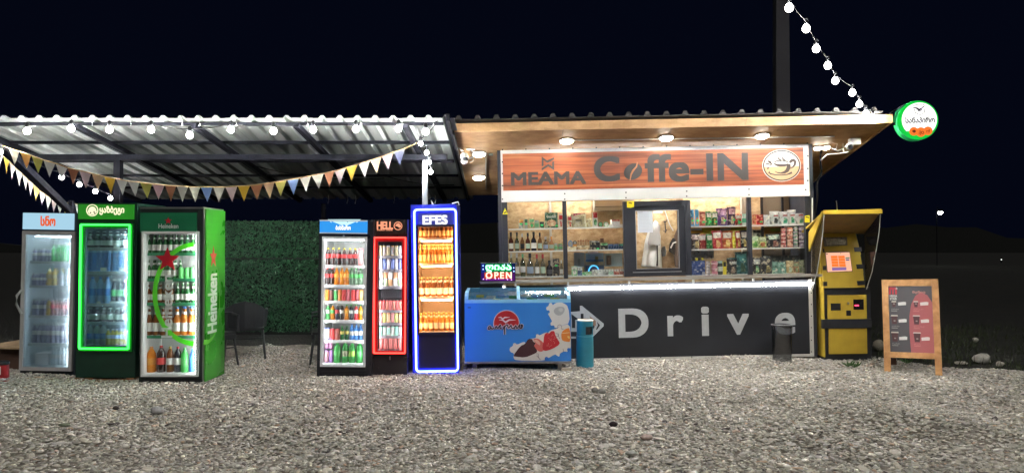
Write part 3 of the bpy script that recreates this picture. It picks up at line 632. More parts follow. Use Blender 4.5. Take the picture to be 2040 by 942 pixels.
link('carton', o, M=Fa.M, label='white carton on the floor of the slim pale blue cooler', cat='carton')

# 2. green neon cooler
Fb = Fr(213, 8.45, roll=.3)
FOG2 = fog('wet_glass', .24, .05, (.75, .9, .88))
s, zs, g, o4, cd = cooler(Fb, 'dark green cooler with glowing green light frame round its door', (155, 404, 269, 752), (171, 454, 256, 690), (158, 407, 268, 437), .7, mat('cooler_green_black', (.006, .03, .02), .35, var=.2), mat('door_green_glow', (.01, .2, .03), .3), mat('green_header', (.02, .16, .02), .4, emit=(.03, .35, .02), es=.35), mat('liner_dark', (.12, .15, .16), .5), [492, 540, 603, 640], FOG2, flat((.25, .3, .32)), frame_pad=9)  # door frame coloured green to carry the neon tube's glow
s_green = s
NG = emi('green_neon', (.03, 1, .06), 4.5); x0, z0, x1, z1 = Fb.rect(164, 446, 261, 695)
MB().ring(rrect(x0, z0, x1, z1, .02), rrect(x0 + .019, z0 + .019, x1 - .019, z1 - .019, .012), -.052, -.037).build('light_frame', NG, s)
text('ყაზბეგი', Fb.rect(201, 411, 249, 428), -.022, emi('cream_lit', (1, .95, .62), .95), s, .03)
lg = emi('cream_lit', (1, .95, .62), .95); c = Fb.p(184, 419, -.02); k = Fb.k()
MB().ring(arc(c[0], c[1], 12 * k, 12 * k, 0, 360)[:-1], arc(c[0], c[1], 10.2 * k, 10.2 * k, 0, 360)[:-1], -.024, -.021).build('emblem', lg, s)
MB().prism(arc(c[0], c[1], 7.5 * k, 7.5 * k, 20, 160) + [(c[0] - 9 * k, c[1] - 3 * k), (c[0] - 4 * k, c[1] - 9 * k), (c[0] + 4 * k, c[1] - 9 * k), (c[0] + 9 * k, c[1] - 3 * k)], -.024, -.021).build('emblem', lg, s)
for dx, dz in ((-3, -5), (4, -3), (5, -6)): MB().prism(star(c[0] + dx * k, c[1] + dz * k, 2.2 * k), -.026, -.0245).build('emblem_mark', BLACK, s)
tube_light(s, g[2] + .010, g[1] + .05, g[3] - .05, .008, emi('cold_tube2', (.8, .9, 1), 700), .0035)
w1 = 'the cooler with the green glowing frame'
for (kk, nm, bd, lb, cp, a, b, n, yb, h, z, dd, lab, cat) in (
  ('beer', 'beer_bottle', G['dark'], LW, LW, 174, 254, 6, 490, 32, 0, 12, 'dark beer bottle with white label on the top shelf of ', 'beer bottle'),
  ('can', 'beer_can', G['sky'], LB, LW, 172, 255, 8, 538, 42, 1, 10, 'blue can on the second shelf of ', 'can'),
  ('big', 'blue_bottle', G['sky'], LB, LB, 178, 222, 3, 600, 52, 2, 14, 'large blue bottle on the third shelf of ', 'bottle'),
  ('big', 'beer_bottle', G['dark'], LG, LW, 222, 254, 3, 600, 48, 2, 11, 'dark bottle with green and white label on the third shelf of ', 'beer bottle'),
  ('beer', 'beer_bottle', G['dark'], LW, LW, 174, 254, 6, 637, 34, 3, 12, 'dark beer bottle with white label on the fourth shelf of ', 'beer bottle'),
  ('big', 'water_bottle', G['clear'], LB, LB, 173, 212, 3, 688, 42, 4, 13, 'large clear water bottle at the bottom left of ', 'water bottle'),
  ('pet', 'juice_bottle', G['yellow'], LW, LW, 212, 254, 5, 688, 32, 4, 9, 'pale yellow bottle at the bottom right of ', 'juice bottle')):
    goods_row(Fb, kk, nm, bd, lb, cp, a, b, n, yb, h, .1, zs[z], dd, lab + w1, cat, lab.strip() + ' ' + w1)
tags(Fb, s, [(200, 533, 212, 540), (238, 533, 250, 540), (226, 489, 238, 495), (193, 600, 200, 604), (218, 600, 252, 604), (246, 636, 254, 641)], .04, PT)
# wooden pallet under it
WOODP = woodgrain('pallet_wood', (.16, .07, .03), (.34, .16, .07))
pl = thing('wooden_pallet', 'low brown wooden pallet under the cooler with the green glowing frame', 'pallet', Fb.M @ T(0, 0, 0))
for l, r in ((148, 161), (170, 183), (252, 266)): m = MB(); Fb.box(m, l, 752.6, r, 765, -.02, .1); m.build('block', WOODP, pl)
m = MB(); Fb.box(m, 161, 755, 252, 764, -.005, .05); m.build('board', WOODP, pl)

# 3. green starred cooler
Fc = Fr(340, 8.3)
s, zs, g, o4, cd = cooler(Fc, 'bright green beer cooler with red stars and white lettering up its side', (279, 416, 404, 766), (289, 465, 392, 745), (281, 424, 393, 463), .57, mat('cooler_black_front', (.012, .02, .018), .35, var=.2), mat('white_door_frame', (.55, .57, .56), .4), mat('green_header2', (.01, .14, .06), .35, var=.1), LINER, [504, 555, 603, 668], FGLASS, flat((.03, .22, .1)), frame_pad=4)
x1 = o4[2]; SIDEG = mat('side_green', (.05, .36, .03), .28, coat=.5, var=.15, vs=3, bump=.25)
MB().box(x1 + .001, x1 + .02, .02, .57, .02, o4[3]).build('side_panel', SIDEG, s)
MB().box(o4[0], x1, -.004, 0.57, o4[3] + .001, o4[3] + .02).build('top_panel', STEEL, s)
MB().box(x1 - .006, x1 + .008, -.006, .018, .02, o4[3]).build('corner_trim', STEEL, s)
RED = glassy('film_red', (.65, .03, .06), .5, .4); GRN = glassy('film_green', (.2, .75, .08), .5, .4); SLV = glassy('film_silver', (.8, .83, .8), .5, .4); SSL = flat((.7, .73, .7)); SGR = mat('ring_green', (.16, .62, .06), .4); SRD = flat((.6, .03, .05)); tw = emi('white_tube', (.95, 1, .95), 37.4)
def hring(sx=None):
    m = MB(); k = Fc.k()
    m.stroke(arc(*Fc.p(392, 585), 80 * k, 98 * k, 92, 268, 30), 9 * k, -.041, -.037); return m
hring().build('ring_print', GRN, s)
MB().prism(star(*Fc.p(337, 517), 25 * Fc.k()), -.045, -.042).build('star_print', RED, s)
text('Heineken', Fc.rect(326, 547, 347, 672), -.046, SLV, s, 0, rot=True, off=.022); text('Heineken', Fc.rect(318, 446, 357, 455), -.0225, SLV, s, .02)
MB().prism(star(*Fc.p(337, 440), 7.5 * Fc.k()), -.024, -.021).build('star_print', RED, s)
sx = x1 + .021; v0, z0 = Fc.side(414, 664, sx); v1, z1 = Fc.side(432, 545, sx); text('Heineken', (v0, z0, v1, z1), 0, SSL, s, .03, rot=True, sidex=sx)
def sidepoly(pts, m_, nm):
    q = [Fc.side(a, b, sx) for a, b in pts]; mb = MB(); n = len(q)
    mb.add([(sx, a, b) for a, b in q] + [(sx + .002, a, b) for a, b in q], [tuple(range(n)), tuple(range(2 * n - 1, n - 1, -1))] + [(i, i + n, (i + 1) % n + n, (i + 1) % n) for i in range(n)]); mb.build(nm, m_, s)
v, z = Fc.side(425, 512, sx); sidepoly([], None, '') if 0 else None
st = star(0, 0, .105); mb = MB(); n = 10; mb.add([(sx, v + a, z + b * 1.25) for a, b in st] + [(sx + .003, v + a, z + b * 1.25) for a, b in st], [tuple(range(n)), tuple(range(2 * n - 1, n - 1, -1))] + [(i, i + n, (i + 1) % n + n, (i + 1) % n) for i in range(n)]); mb.build('star_print', SRD, s)
q = [Fc.side(a, b, sx) for a, b in [(404, 682), (414, 681), (422, 674), (429, 662), (434, 645), (437, 620), (437, 590), (436, 560), (433, 535)]]
mb = MB()
for (a, b), (c, d), w0, w1_ in zip(q, q[1:], [.055, .052, .045, .038, .03, .022, .014, .008], [.052, .045, .038, .03, .022, .014, .008, .003]):
    mb.hexa([(sx, a, b - w0 / 2), (sx, c, d - w1_ / 2), (sx, c + w1_ * .6, d + w1_ / 2), (sx, a + w0 * .6, b + w0 / 2)], [(sx + .001, a, b - w0 / 2), (sx + .001, c, d - w1_ / 2), (sx + .001, c + w1_ * .6, d + w1_ / 2), (sx + .001, a + w0 * .6, b + w0 / 2)])
mb.build('ring_print', SGR, s)
tube_light(s, g[2] - .012, g[1] + .01, g[3] - .01, .012, tw); tube_light(s, g[2] + .010, g[1] + .02, g[3] - .02, .008, emi('white_tube_soft', (.95, 1, .95), 190), .0035)
grille(Fc, s, 285, 752, 400, 762, 3)
w1 = 'the green starred cooler'
for (kk, nm, bd, lb, cp, a, b, n, yb, h, z, dd, lab, cat) in (
  ('beer', 'beer_bottle', G['green'], LW, flat((.3, .32, .3)), 291, 389, 9, 501, 37, 0, 9.5, 'green beer bottle with pale label on the top shelf of ', 'beer bottle'),
  ('beer', 'beer_bottle', G['green'], LW, flat((.2, .25, .2)), 291, 352, 6, 552, 37, 1, 9.5, 'dark green beer bottle at the left of the second shelf of ', 'beer bottle'),
  ('can', 'beer_can', G['greenc'], LG, LW, 355, 390, 3, 552, 22, 1, 11, 'green beer can at the right of the second shelf of ', 'can'),
  ('beer', 'beer_bottle', G['brown'], LW, LW, 291, 347, 5, 600, 37, 2, 10.5, 'brown beer bottle with white label on the third shelf of ', 'beer bottle'),
  ('beer', 'beer_bottle', G['green'], LW, flat((.2, .4, .2)), 348, 390, 4, 600, 38, 2, 10, 'green beer bottle at the right of the third shelf of ', 'beer bottle'),
  ('beer', 'beer_bottle', G['brown'], LW, LW, 291, 346, 4, 665, 55, 3, 13, 'large brown beer bottle at the left of the fourth shelf of ', 'beer bottle'),
  ('beer', 'beer_bottle', G['amber'], LW, LB, 346, 390, 3, 665, 55, 3, 14, 'large amber beer bottle at the right of the fourth shelf of ', 'beer bottle'),
  ('big', 'orangeade_bottle', G['orange'], flat((.8, .35, .05)), flat((.7, .3, .1)), 291, 312, 1, 742, 50, 4, 18, 'big orange soda bottle at the bottom left of ', 'soda bottle'),
  ('big', 'cola_bottle', G['cola'], LR, LR, 311, 331, 1, 742, 52, 4, 17, 'big cola bottle with red label beside the orange one at the bottom of ', 'cola bottle'),
  ('big', 'kvass_bottle', G['brown'], LW, LY, 331, 346, 1, 742, 50, 4, 14, 'big brown bottle with white label in the middle of the floor of ', 'bottle'),
  ('big', 'dark_bottle', G['dark'], LW, LR, 346, 361, 1, 742, 50, 4, 15, 'big dark bottle with white label and red cap on the floor of ', 'bottle'),
  ('big', 'lemonade_bottle', G['lime'], LG, LG, 361, 376, 1, 742, 48, 4, 14, 'big green bottle on the floor of ', 'bottle'),
  ('big', 'blue_bottle', G['blue'], LB, LB, 376, 390, 1, 742, 46, 4, 13, 'big blue bottle at the bottom right corner of ', 'water bottle')):
    goods_row(Fc, kk, nm, bd, lb, cp, a, b, n, yb, h, .13, zs[z], dd, lab + w1, cat, (lab.strip() + ' ' + w1) if n > 1 else None, back=1 if z < 4 else 0)

# 4. blue header cooler
Fd = Fr(684, 8.75, roll=.7)
s, zs, g, o4, cd = cooler(Fd, 'black cooler with bright blue mountain header, full of mixed soft drinks', (636, 437, 740, 754), (647, 475, 724, 726), None, .64, mat('cooler_black', (.015, .016, .022), .3, var=.2), mat('white_inner_frame', (.7, .73, .75), .35), None, LINER, [520, 559, 591, 629, 669], FGLASS, WHITE, frame_pad=4)
x0, z0, x1, z1 = Fd.rect(638, 438, 732, 466)
MB().box(x0, x1, -.02, -.001, z0, z1).build('header_panel', emi('blue_header', (.04, .36, .95), .8), s)
m = MB(); m.box(x0, x1, -.028, -.021, z1 - .015, z1); m.box(x0, x1, -.028, -.021, z0, z0 + .012); m.build('header_trim', mat('trim_silver', (.6, .6, .62), .3, .5, emit=(.6, .7, .8), es=.3), s)
MT = emi('ice_print', (.6, .95, 1), .95); sp_ = lambda L: Fd.pp([(630 + a / 14.49, 425 + b / 14.49) for a, b in L], -.02)
m = MB(); m.prism(sp_([(330, 175), (1290, 175), (1170, 275), (1150, 240), (900, 345), (860, 350), (800, 320), (730, 340), (440, 225), (440, 275)]), -.024, -.0205); m.build('mountain_print', MT, s)
m = MB(); m.prism(sp_([(740, 230), (790, 205), (790, 235)]), -.0265, -.0242); m.prism(sp_([(880, 255), (910, 235), (935, 262)]), -.0265, -.0242); m.build('mountain_print', emi('ice_shadow', (.1, .5, .8), .7), s)
text('ბახმარო', Fd.rect(670, 449, 699, 458), -.022, emi('white_lit', (1, 1, 1), 1.1), s, .04)
MB().lathe([(.012, 0), (.012, .012), (.004, .014)], 12).build('door_lock', STEEL, link('lock_mount', None, s, M=T(Fd.p(685, 470)[0], -.001, Fd.p(685, 470)[1]) @ Matrix.Rotation(math.pi / 2, 4, 'X')))
tb = emi('white_tube_b', (.95, .98, 1), 54.4); tube_light(s, g[0] - .010, g[1] + .02, g[3] - .02, .008, tb, .0035); tube_light(s, g[2] + .010, g[1] + .02, g[3] - .02, .008, tb, .0035); bar_light(s, g[0] + .03, g[2] - .03, g[3] - .01, .03, tb)
grille(Fd, s, 640, 735, 728, 750, 5)
w1 = 'the cooler with the blue mountain header'
for (kk, nm, bd, lb, cp, a, b, n, yb, h, z, dd, lab, cat) in (
  ('pet', 'cola_bottle', G['cola'], LR, G['yel'], 648, 713, 6, 518, 34, 0, 10, 'cola bottle with yellow cap and red label on the top shelf of ', 'cola bottle'),
  ('can', 'tall_can', G['red'], flat((.7, .3, .3)), LW, 713, 724, 1, 518, 34, 0, 10, 'red and white stack of drinks at the right end of the top shelf of ', 'can'),
  ('pet', 'cola_bottle', G['cola'], LR, LR, 648, 666, 2, 556, 33, 1, 9.5, 'cola bottle with dark cap on the second shelf of ', 'cola bottle'),
  ('pet', 'orangeade_bottle', G['orange'], flat((.9, .4, .05)), flat((.85, .4, .05)), 666, 696, 3, 556, 34, 1, 10, 'orange soda bottle on the second shelf of ', 'soda bottle'),
  ('pet', 'lemonade_bottle', G['gclear'], LG, LG, 696, 723, 3, 556, 33, 1, 9.5, 'pale green lemonade bottle on the second shelf of ', 'soda bottle'),
  ('can', 'orange_can', G['orng'], flat((.8, .3, .05)), STEEL, 648, 656, 1, 588, 22, 2, 8.5, 'orange can at the left end of the can shelf in ', 'can'),
  ('can', 'dark_can', G['black'], flat((.15, .05, .04)), STEEL, 657, 664, 1, 588, 22, 2, 8, 'dark can second from the left on the can shelf in ', 'can'),
  ('can', 'green_can', G['white'], LG, STEEL, 665, 673, 1, 588, 22, 2, 8, 'green and white can on the can shelf in ', 'can'),
  ('can', 'orange_can', G['orng'], flat((.75, .28, .1)), STEEL, 674, 681, 1, 588, 22, 2, 8, 'orange-red can right of the green one on the can shelf in ', 'can'),
  ('can', 'red_can', G['red'], [LR, flat((.6, .15, .18))], STEEL, 681, 716, 4, 588, 22, 2, 8.3, 'red can on the can shelf in ', 'can'),
  ('can', 'orange_can', G['orng'], flat((.9, .5, .2)), STEEL, 716, 724, 1, 588, 22, 2, 8, 'pale orange can at the right end of the can shelf in ', 'can'),
  ('pet', 'iced_tea_bottle', [G['lime'], G['orange'], G['dark'], G['cola']], [LW, LG, LR, LW], LW, 648, 686, 4, 626, 30, 3, 9, 'small mixed drink bottle on the left half of the fourth shelf of ', 'bottle'),
  ('pet', 'juice_bottle', [G['orange'], G['dark'], G['red'], G['orange']], [flat((.8, .4, .05)), LW, LW, LY], LG, 686, 723, 4, 626, 30, 3, 9, 'small mixed drink bottle on the right half of the fourth shelf of ', 'bottle'),
  ('can', 'energy_can', G['navy'], LW, STEEL, 645, 658, 2, 665, 24, 4, 6.3, 'slim white and blue can on the fifth shelf of ', 'can'),
  ('can', 'red_can', G['red'], [LR, flat((.35, .1, .08))], STEEL, 658, 678, 2, 665, 22, 4, 9, 'red can on the fifth shelf of ', 'can'),
  ('pet', 'green_drink_bottle', G['green'], LY, LG, 677, 696, 2, 665, 27, 4, 8.5, 'small green bottle on the fifth shelf of ', 'bottle'),
  ('big', 'water_bottle', G['blue'], LW, LB, 696, 723, 3, 665, 31, 4, 8.8, 'blue water bottle on the fifth shelf of ', 'water bottle'),
  ('can', 'packed_can', G['purple'], [flat((.5, .25, .3)), flat((.3, .15, .4))], STEEL, 647, 664, 2, 724, 24, 5, 8.4, 'purple can of the wrapped pack at the bottom left of ', 'can'),
  ('big', 'lemonade_bottle', G['lime'], [LG, flat((.3, .3, .2)), flat((.35, .6, .1)), LG], LW, 665, 723, 4, 724, 42, 5, 13.5, 'large green lemonade bottle on the floor of ', 'soda bottle')):
    goods_row(Fd, kk, nm, bd, lb, cp, a, b, n, yb, h, .13, zs[z], dd, lab + w1, cat, (lab.strip() + ' ' + w1) if n > 1 else None)
goods_row(Fd, 'can', 'packed_can', G['purple'], flat((.45, .2, .35)), STEEL, 647, 664, 2, 724, 22, .13, zs[5] + 27 * Fd.k(.13), 8.4, 'purple can in the upper layer of the pack at the bottom left of ' + w1, 'can', 'upper purple cans of the pack')

# 5. red framed cooler
Fe = Fr(777, 8.85, roll=.1)
s, zs, g, o4, cd = cooler(Fe, 'narrow black cooler with glowing red light frame, packed with energy cans', (740, 437, 811, 752), (754, 481, 801, 698), (742, 439, 809, 467), .56, mat('cooler_black2', (.014, .014, .018), .3, var=.2), mat('door_red_glow', (.38, .008, .012), .3), mat('dark_header', (.02, .014, .012), .35), mat('liner_black', (.1, .1, .11), .5), [508, 535, 569, 616, 641, 667], FGLASS, flat((.2, .2, .22)), frame_pad=6)  # red of the door frame stands in for the light frame's glow
x0, z0, x1, z1 = Fe.rect(746, 472, 809, 703)
MB().ring(rrect(x0, z0, x1, z1, .008, 2), rrect(x0 + .016, z0 + .016, x1 - .016, z1 - .016, .004, 2), -.05, -.037).build('light_frame', emi('red_neon', (1, .04, .03), 5), s)
HL = emi('hell_orange', (1, .38, .22), .9); text('HELL', Fe.rect(752, 442, 783, 456), -.022, HL, s, .05, space=.92); text('ENERGY DRINK', Fe.rect(752, 456.8, 783, 459.6), -.022, HL, s, .03)
c = Fe.p(793, 450, -.02); k = Fe.k(); MB().ring(arc(*c, 8.6 * k, 8.4 * k, 0, 360)[:-1], arc(*c, 7 * k, 6.8 * k, 0, 360)[:-1], -.024, -.021).build('emblem', HL, s)
MB().prism([(c[0] + a * k, c[1] + b * k) for a, b in [(-6, 0), (-3, 4), (1, 5.5), (5, 2), (6, -2), (3, -4), (-1, -1)]], -.024, -.021).build('emblem', HL, s)
tl = emi('white_tube_c', (.95, .96, 1), 54.4); tube_light(s, g[0] - .010, g[1] + .02, g[3] - .02, .008, tl, .003); tube_light(s, g[2] + .010, g[1] + .02, g[3] - .02, .008, tl, .003)
for i in range(11): MB().box(g[0] + .02 + i * .0235, g[0] + .024 + i * .0235, .1, .4, Fe.p(0, 592, .1)[1], Fe.p(0, 573, .1)[1]).build('divider', mat('divider', (.15, .15, .17), .3), s)
MB().lathe([(.007, 0), (.009, .04)], 8).build('door_lock', STEEL, link('lock_mount', None, s, M=T(Fe.p(777, 716)[0], -.01, Fe.p(777, 716)[1])))
w1 = 'the narrow cooler with the red glowing frame'
for nm, bd, lb, n, yb, h, z, dd, lab in (
  ('energy_can', [G['gold'], G['gold'], G['silver']], [flat((.45, .4, .25)), flat((.35, .38, .4))], 6, 507, 20, 0, 7, 'pale gold or grey energy can on the top shelf of '),
  ('energy_can', [G['silver'], G['navy']], [flat((.5, .5, .5)), flat((.15, .2, .45))], 6, 533, 21, 1, 7, 'blue or silver energy can on the second shelf of '),
  ('energy_can', G['silver'], [flat((.7, .7, .68)), flat((.5, .65, .4)), flat((.7, .4, .2))], 5, 567, 15, 2, 8.4, 'white fruit can of the lower layer on the third shelf of '),
  ('energy_can', G['red'], [flat((.55, .2, .15)), flat((.45, .12, .12))], 7, 614, 19, 3, 6, 'red energy can on the fourth shelf of '),
  ('energy_can', [G['pinkc'], G['gold'], G['orng']], [flat((.65, .3, .3)), flat((.5, .6, .2)), flat((.7, .5, .3))], 6, 639, 19, 4, 7, 'pink or yellow energy can on the fifth shelf of '),
  ('energy_can', [G['teal'], G['teal'], G['pinkc']], [flat((.3, .6, .5)), flat((.65, .65, .62))], 6, 665, 18, 5, 7, 'mint or white energy can on the sixth shelf of '),
  ('energy_can', G['red'], flat((.6, .18, .16)), 5, 696, 25, 6, 8.4, 'red energy can standing on the floor of ')):
    goods_row(Fe, 'can', nm, bd, lb, STEEL, 755, 801, n, yb, h, .1, zs[z], dd, lab + w1, 'can', lab.strip() + ' ' + w1)
goods_row(Fe, 'can', 'energy_can', G['silver'], [flat((.7, .7, .68)), flat((.7, .4, .2))], STEEL, 755, 801, 5, 552, 14, .1, zs[2] + 15 * Fe.k(.1), 8.4, 'white fruit can of the upper layer on the third shelf of ' + w1, 'can', 'upper layer of white cans')

# 6. blue neon cooler
Ff = Fr(869, 8.98, roll=-.85)
BLUEB = mat('cooler_blue', (.03, .04, .32), .3, var=.1, coat=.3)
s, zs, g, o4, cd = cooler(Ff, 'tall deep blue beer cooler outlined by a glowing blue tube', (818, 408, 914, 744), (833, 452, 905, 661), (833, 424, 905, 450), .62, BLUEB, mat('door_navy', (.015, .015, .05), .3), mat('navy_header', (.03, .04, .25), .35, emit=(.04, .05, .35), es=.35), mat('liner_warm', (.42, .3, .2), .5), [487, 537, 604], FGLASS, flat((.6, .4, .25)), frame_pad=4)
x0, z0, x1, z1 = Ff.rect(826, 418, 914, 742)
x0, z0 = Ff.p(828, 741); x1, z1 = Ff.p(910, 415)
MB().ring(rrect(x0, z0, x1, z1, .05), rrect(x0 + .022, z0 + .022, x1 - .022, z1 - .022, .03), -.03, -.008).build('light_frame', emi('blue_neon', (.08, .12, 1), 14), s)
MB().box(g[0] - .01, g[2] + .01, -.006, -.001, z0 + .05, g[1] - .02).build('lower_panel', mat('navy_panel', (.012, .012, .04), .3), s)
text('EFES', Ff.rect(843, 430, 891, 446), -.022, emi('white_lit', (1, 1, 1), 1.1), s, .06)
wa = emi('amber_tube', (1, .58, .28), 86.7); tube_light(s, g[0] - .010, g[1] + .02, g[3] - .02, .008, wa, .0035); tube_light(s, g[2] + .010, g[1] + .02, g[3] - .02, .008, wa, .0035)
for z in zs[:3]: bar_light(s, g[0] + .03, g[2] - .03, z - .034, .06, wa)
w1 = 'the tall blue neon cooler'
for bd, lb, n, yb, h, z, dd, v, lab in ((G['brown'], flat((.6, .35, .12)), 8, 484, 33, 0, 8.6, .1, 'brown beer bottle on the top shelf of '), (G['amber'], flat((.65, .4, .15)), 8, 534, 37, 1, 8.6, .1, 'amber beer bottle on the second shelf of '),
                          (G['brown'], flat((.75, .6, .45)), 6, 601, 38, 2, 9, .12, 'beer bottle with pale label on the third shelf of '), (G['amber'], flat((.8, .6, .35)), 7, 659, 36, 3, 9, .12, 'amber beer bottle on the lowest shelf of ')):
    goods_row(Ff, 'beer', 'beer_bottle', bd, lb, LY, 834, 905, n, yb, h, v, zs[z], dd, lab + w1, 'beer bottle', lab.strip() + ' ' + w1, back=1)
for a, b in ((838, 862), (866, 880), (884, 902)):
    for z in zs[:3]: MB().box(Ff.p(a, 500)[0], Ff.p(b, 500)[0], .041, .0445, z - .026, z - .006).build('price_tag', flat((.7, .55, .4)), s)
MB().tube([(Ff.p(861, 408)[0], .1, o4[3]), (Ff.p(857, 402)[0], .1, o4[3] + .06)], [.014, .004], 6).build('lid_clip', WHITE, s)
MB().tube([(Ff.p(900, 408)[0], .05, o4[3] + .01), (Ff.p(912, 404)[0], .05, o4[3] + .03), (Ff.p(914, 410)[0], .05, o4[3] - .01)], .008, 6).build('lid_clip', WHITE, s)
# ------------------------------------------------------------------ coffee kiosk
K = Fr(1300, 10.1, roll=-1.2)
OSB_W = osb('osb_warm', (.38, .21, .09), (.54, .33, .16), .55); OSB_I = osb('osb_inside', (.36, .23, .11), (.64, .48, .28), 1.1)
ROOFD = mat('roof_dark', (.02, .018, .018), .6, var=.2)
kiosk = thing('coffee_kiosk', 'small wooden coffee kiosk with overhanging roof, shelves behind glass and black lower front', 'kiosk', K.M)
def kp(a, b, v=0): return K.p(a, b, v)
xl = kp(1001, 480)[0]; xr = kp(1616, 480)[0]; ztop = kp(1300, 296)[1]; zc = kp(1300, 558)[1]; zwin = kp(1300, 397)[1]; zbot = kp(1300, 714)[1]
xm1, xm2 = kp(1243, 480)[0], kp(1375, 480)[0]
SL = .22; zf = kp(1300, 254, -.7)[1]
def zs_(v): return zf - SL * (v + .7)
def part(nm, m, mt): return m.build(nm, mt, kiosk)
part('front_wall', MB().box(xl, xr, .0, .06, zbot, zc - .04), DKGREY)
part('header_wall', MB().box(xl, xr, .0, .06, zwin, min(ztop, zs_(.06) - .02)), OSB_W)
def wall(x0, x1, mt, nm='side_wall'):
    a, b = .0, 2.1; MB().hexa([(x0, a, 0), (x1, a, 0), (x1, b, 0), (x0, b, 0)], [(x0, a, zs_(a) - .01), (x1, a, zs_(a) - .01), (x1, b, zs_(b) - .01), (x0, b, zs_(b) - .01)]).build(nm, mt, kiosk)
wall(xl - .05, xl - .002, DKGREY); wall(xr + .002, xr + .05, DKGREY)
MB().box(xl, xr, 2.05, 2.1, 0, zs_(2.1) - .01).build('rear_wall', OSB_W, kiosk)
# inside: boarded partition in panels, floor, ceiling
for a, b, v in ((xl, kp(1093, 480, .8)[0] - .003, .8), (kp(1093, 480, .8)[0] + .003, kp(1180, 480, .8)[0] - .003, .8), (kp(1180, 480, .8)[0] + .003, xm1 + .12, .8), (xm1 + .126, xm2 + .1, 1.25), (xm2 + .106, kp(1480, 480, .8)[0], .8)):
    MB().box(a, b, v, v + .02, .4, zs_(v) - .03).build('inner_board', OSB_I, kiosk)
for px, v in ((1476, .79), (1095, .79)): p = kp(px, 480, v)[0]; MB().box(p, p + .035, v - .03, v - .002, .9, zs_(v) - .03).build('inner_batten', mat('batten_white', (.55, .52, .45), .5), kiosk)
p0 = kp(1482, 480, .7)[0]
MB().box(p0, xr - .01, .75, .77, .4, zs_(.8) - .03).build('inner_panel', mat('inner_grey_panel', (.20, .17, .13), .5), kiosk)
a = kp(1499, 480, .7)[0]; b = kp(1517, 480, .7)[0]; MB().box(a, b, .71, .748, .4, zs_(.8) - .03).build('inner_stud', OSB_I, kiosk)
for px in (1519, 1560): p = kp(px, 480, .7)[0]; MB().box(p, p + .03, .72, .749, .4, zs_(.8) - .03).build('inner_frame_bar', BLACK, kiosk)
MB().box(xl, xr, .06, 2.05, .38, .4).build('floor', DKGREY, kiosk)
# roof: soffit boards, fascia, dark ribbed sheets
rx0, rx1 = kp(905, 254, -.7)[0], kp(1774, 240, -.7)[0]; vb = 2.15
n = 4; xs = [rx0 + (rx1 - rx0) * i / n for i in range(n + 1)]
for i in range(n):
    for v0, v1 in ((-.7, .62), (.626, vb)):
        a, b = xs[i] + .003, xs[i + 1] - .003
        MB().hexa([(a, v0, zs_(v0)), (b, v0, zs_(v0)), (b, v1, zs_(v1)), (a, v1, zs_(v1))], [(a, v0, zs_(v0) + .015), (b, v0, zs_(v0) + .015), (b, v1, zs_(v1) + .015), (a, v1, zs_(v1) + .015)]).build('soffit_board', OSB_W, kiosk)
zft = kp(1300, 238, -.72)[1]
for i in range(3):
    a = rx0 + (rx1 - rx0) * i / 3 + .002; b = rx0 + (rx1 - rx0) * (i + 1) / 3 - .002
    MB().box(a, b, -.722, -.703, zf - .012, zft).build('fascia_board', OSB_W, kiosk)
def sl(nm, x0, x1, v0, v1, d0, d1, mt): MB().hexa([(x0, v0, zs_(v0) + d0), (x1, v0, zs_(v0) + d0), (x1, v1, zs_(v1) + d0), (x0, v1, zs_(v1) + d0)], [(x0, v0, zs_(v0) + d1), (x1, v0, zs_(v0) + d1), (x1, v1, zs_(v1) + d1), (x0, v1, zs_(v1) + d1)]).build(nm, mt, kiosk)
sl('barge_board', rx0 - .02, rx0 - .001, -.72, vb, -.05, .1, ROOFD); sl('barge_board', rx1 + .001, rx1 + .02, -.72, vb, -.012, .1, OSB_W)
zt = zft - zf + .01; rp = .242; nr = int((rx1 - rx0 + .1) / rp); k = 0
while k < nr:
    c = min(5, nr - k); m = MB(); x = rx0 - .05 + k * rp; dd = .002 * ((k // 5) % 2)
    m.hexa([(x, -.78, zs_(-.78) + zt + dd), (x + c * rp, -.78, zs_(-.78) + zt + dd), (x + c * rp, vb, zs_(vb) + zt + dd), (x, vb, zs_(vb) + zt + dd)], [(x, -.78, zs_(-.78) + zt + .012 + dd), (x + c * rp, -.78, zs_(-.78) + zt + .012 + dd), (x + c * rp, vb, zs_(vb) + zt + .012 + dd), (x, vb, zs_(vb) + zt + .012 + dd)])
    for j in range(c):
        q = x + (j + .3) * rp; w_ = .085
        pr = [(q, 0), (q + w_, 0), (q + w_ * .72, .042), (q + w_ * .28, .042)]
        m.hexa([(a, -.80, zs_(-.80) + zt + z + .013 + dd) for a, z in pr], [(a, vb, zs_(vb) + zt + z + .013 + dd) for a, z in pr])
    m.build('roof_sheet', ROOFD, kiosk); k += c
# window structure
PV0, PV1 = -.012, .055
for l, r in ((1001, 1012), (1122, 1130), (1490, 1498), (1605, 1615)):
    a = kp(l, 480)[0]; b = kp(r, 480)[0]; MB().box(a, b, PV0, PV1, zc, zwin).build('window_post', DKGREY, kiosk)
zsill = kp(1300, 552)[1]
for l, r in ((1012, 1122), (1130, 1243), (1375, 1490), (1498, 1605)):
    a = kp(l, 480)[0]; b = kp(r, 480)[0]; f = MB().box(a, b, 0, .05, zc, zsill).build('window_sill', DKGREY, kiosk)
    MB().box(a, b, .02, .024, zsill, zwin).build('window_pane', clear('kiosk_glass', (.97, .98, .97), .045), kiosk)
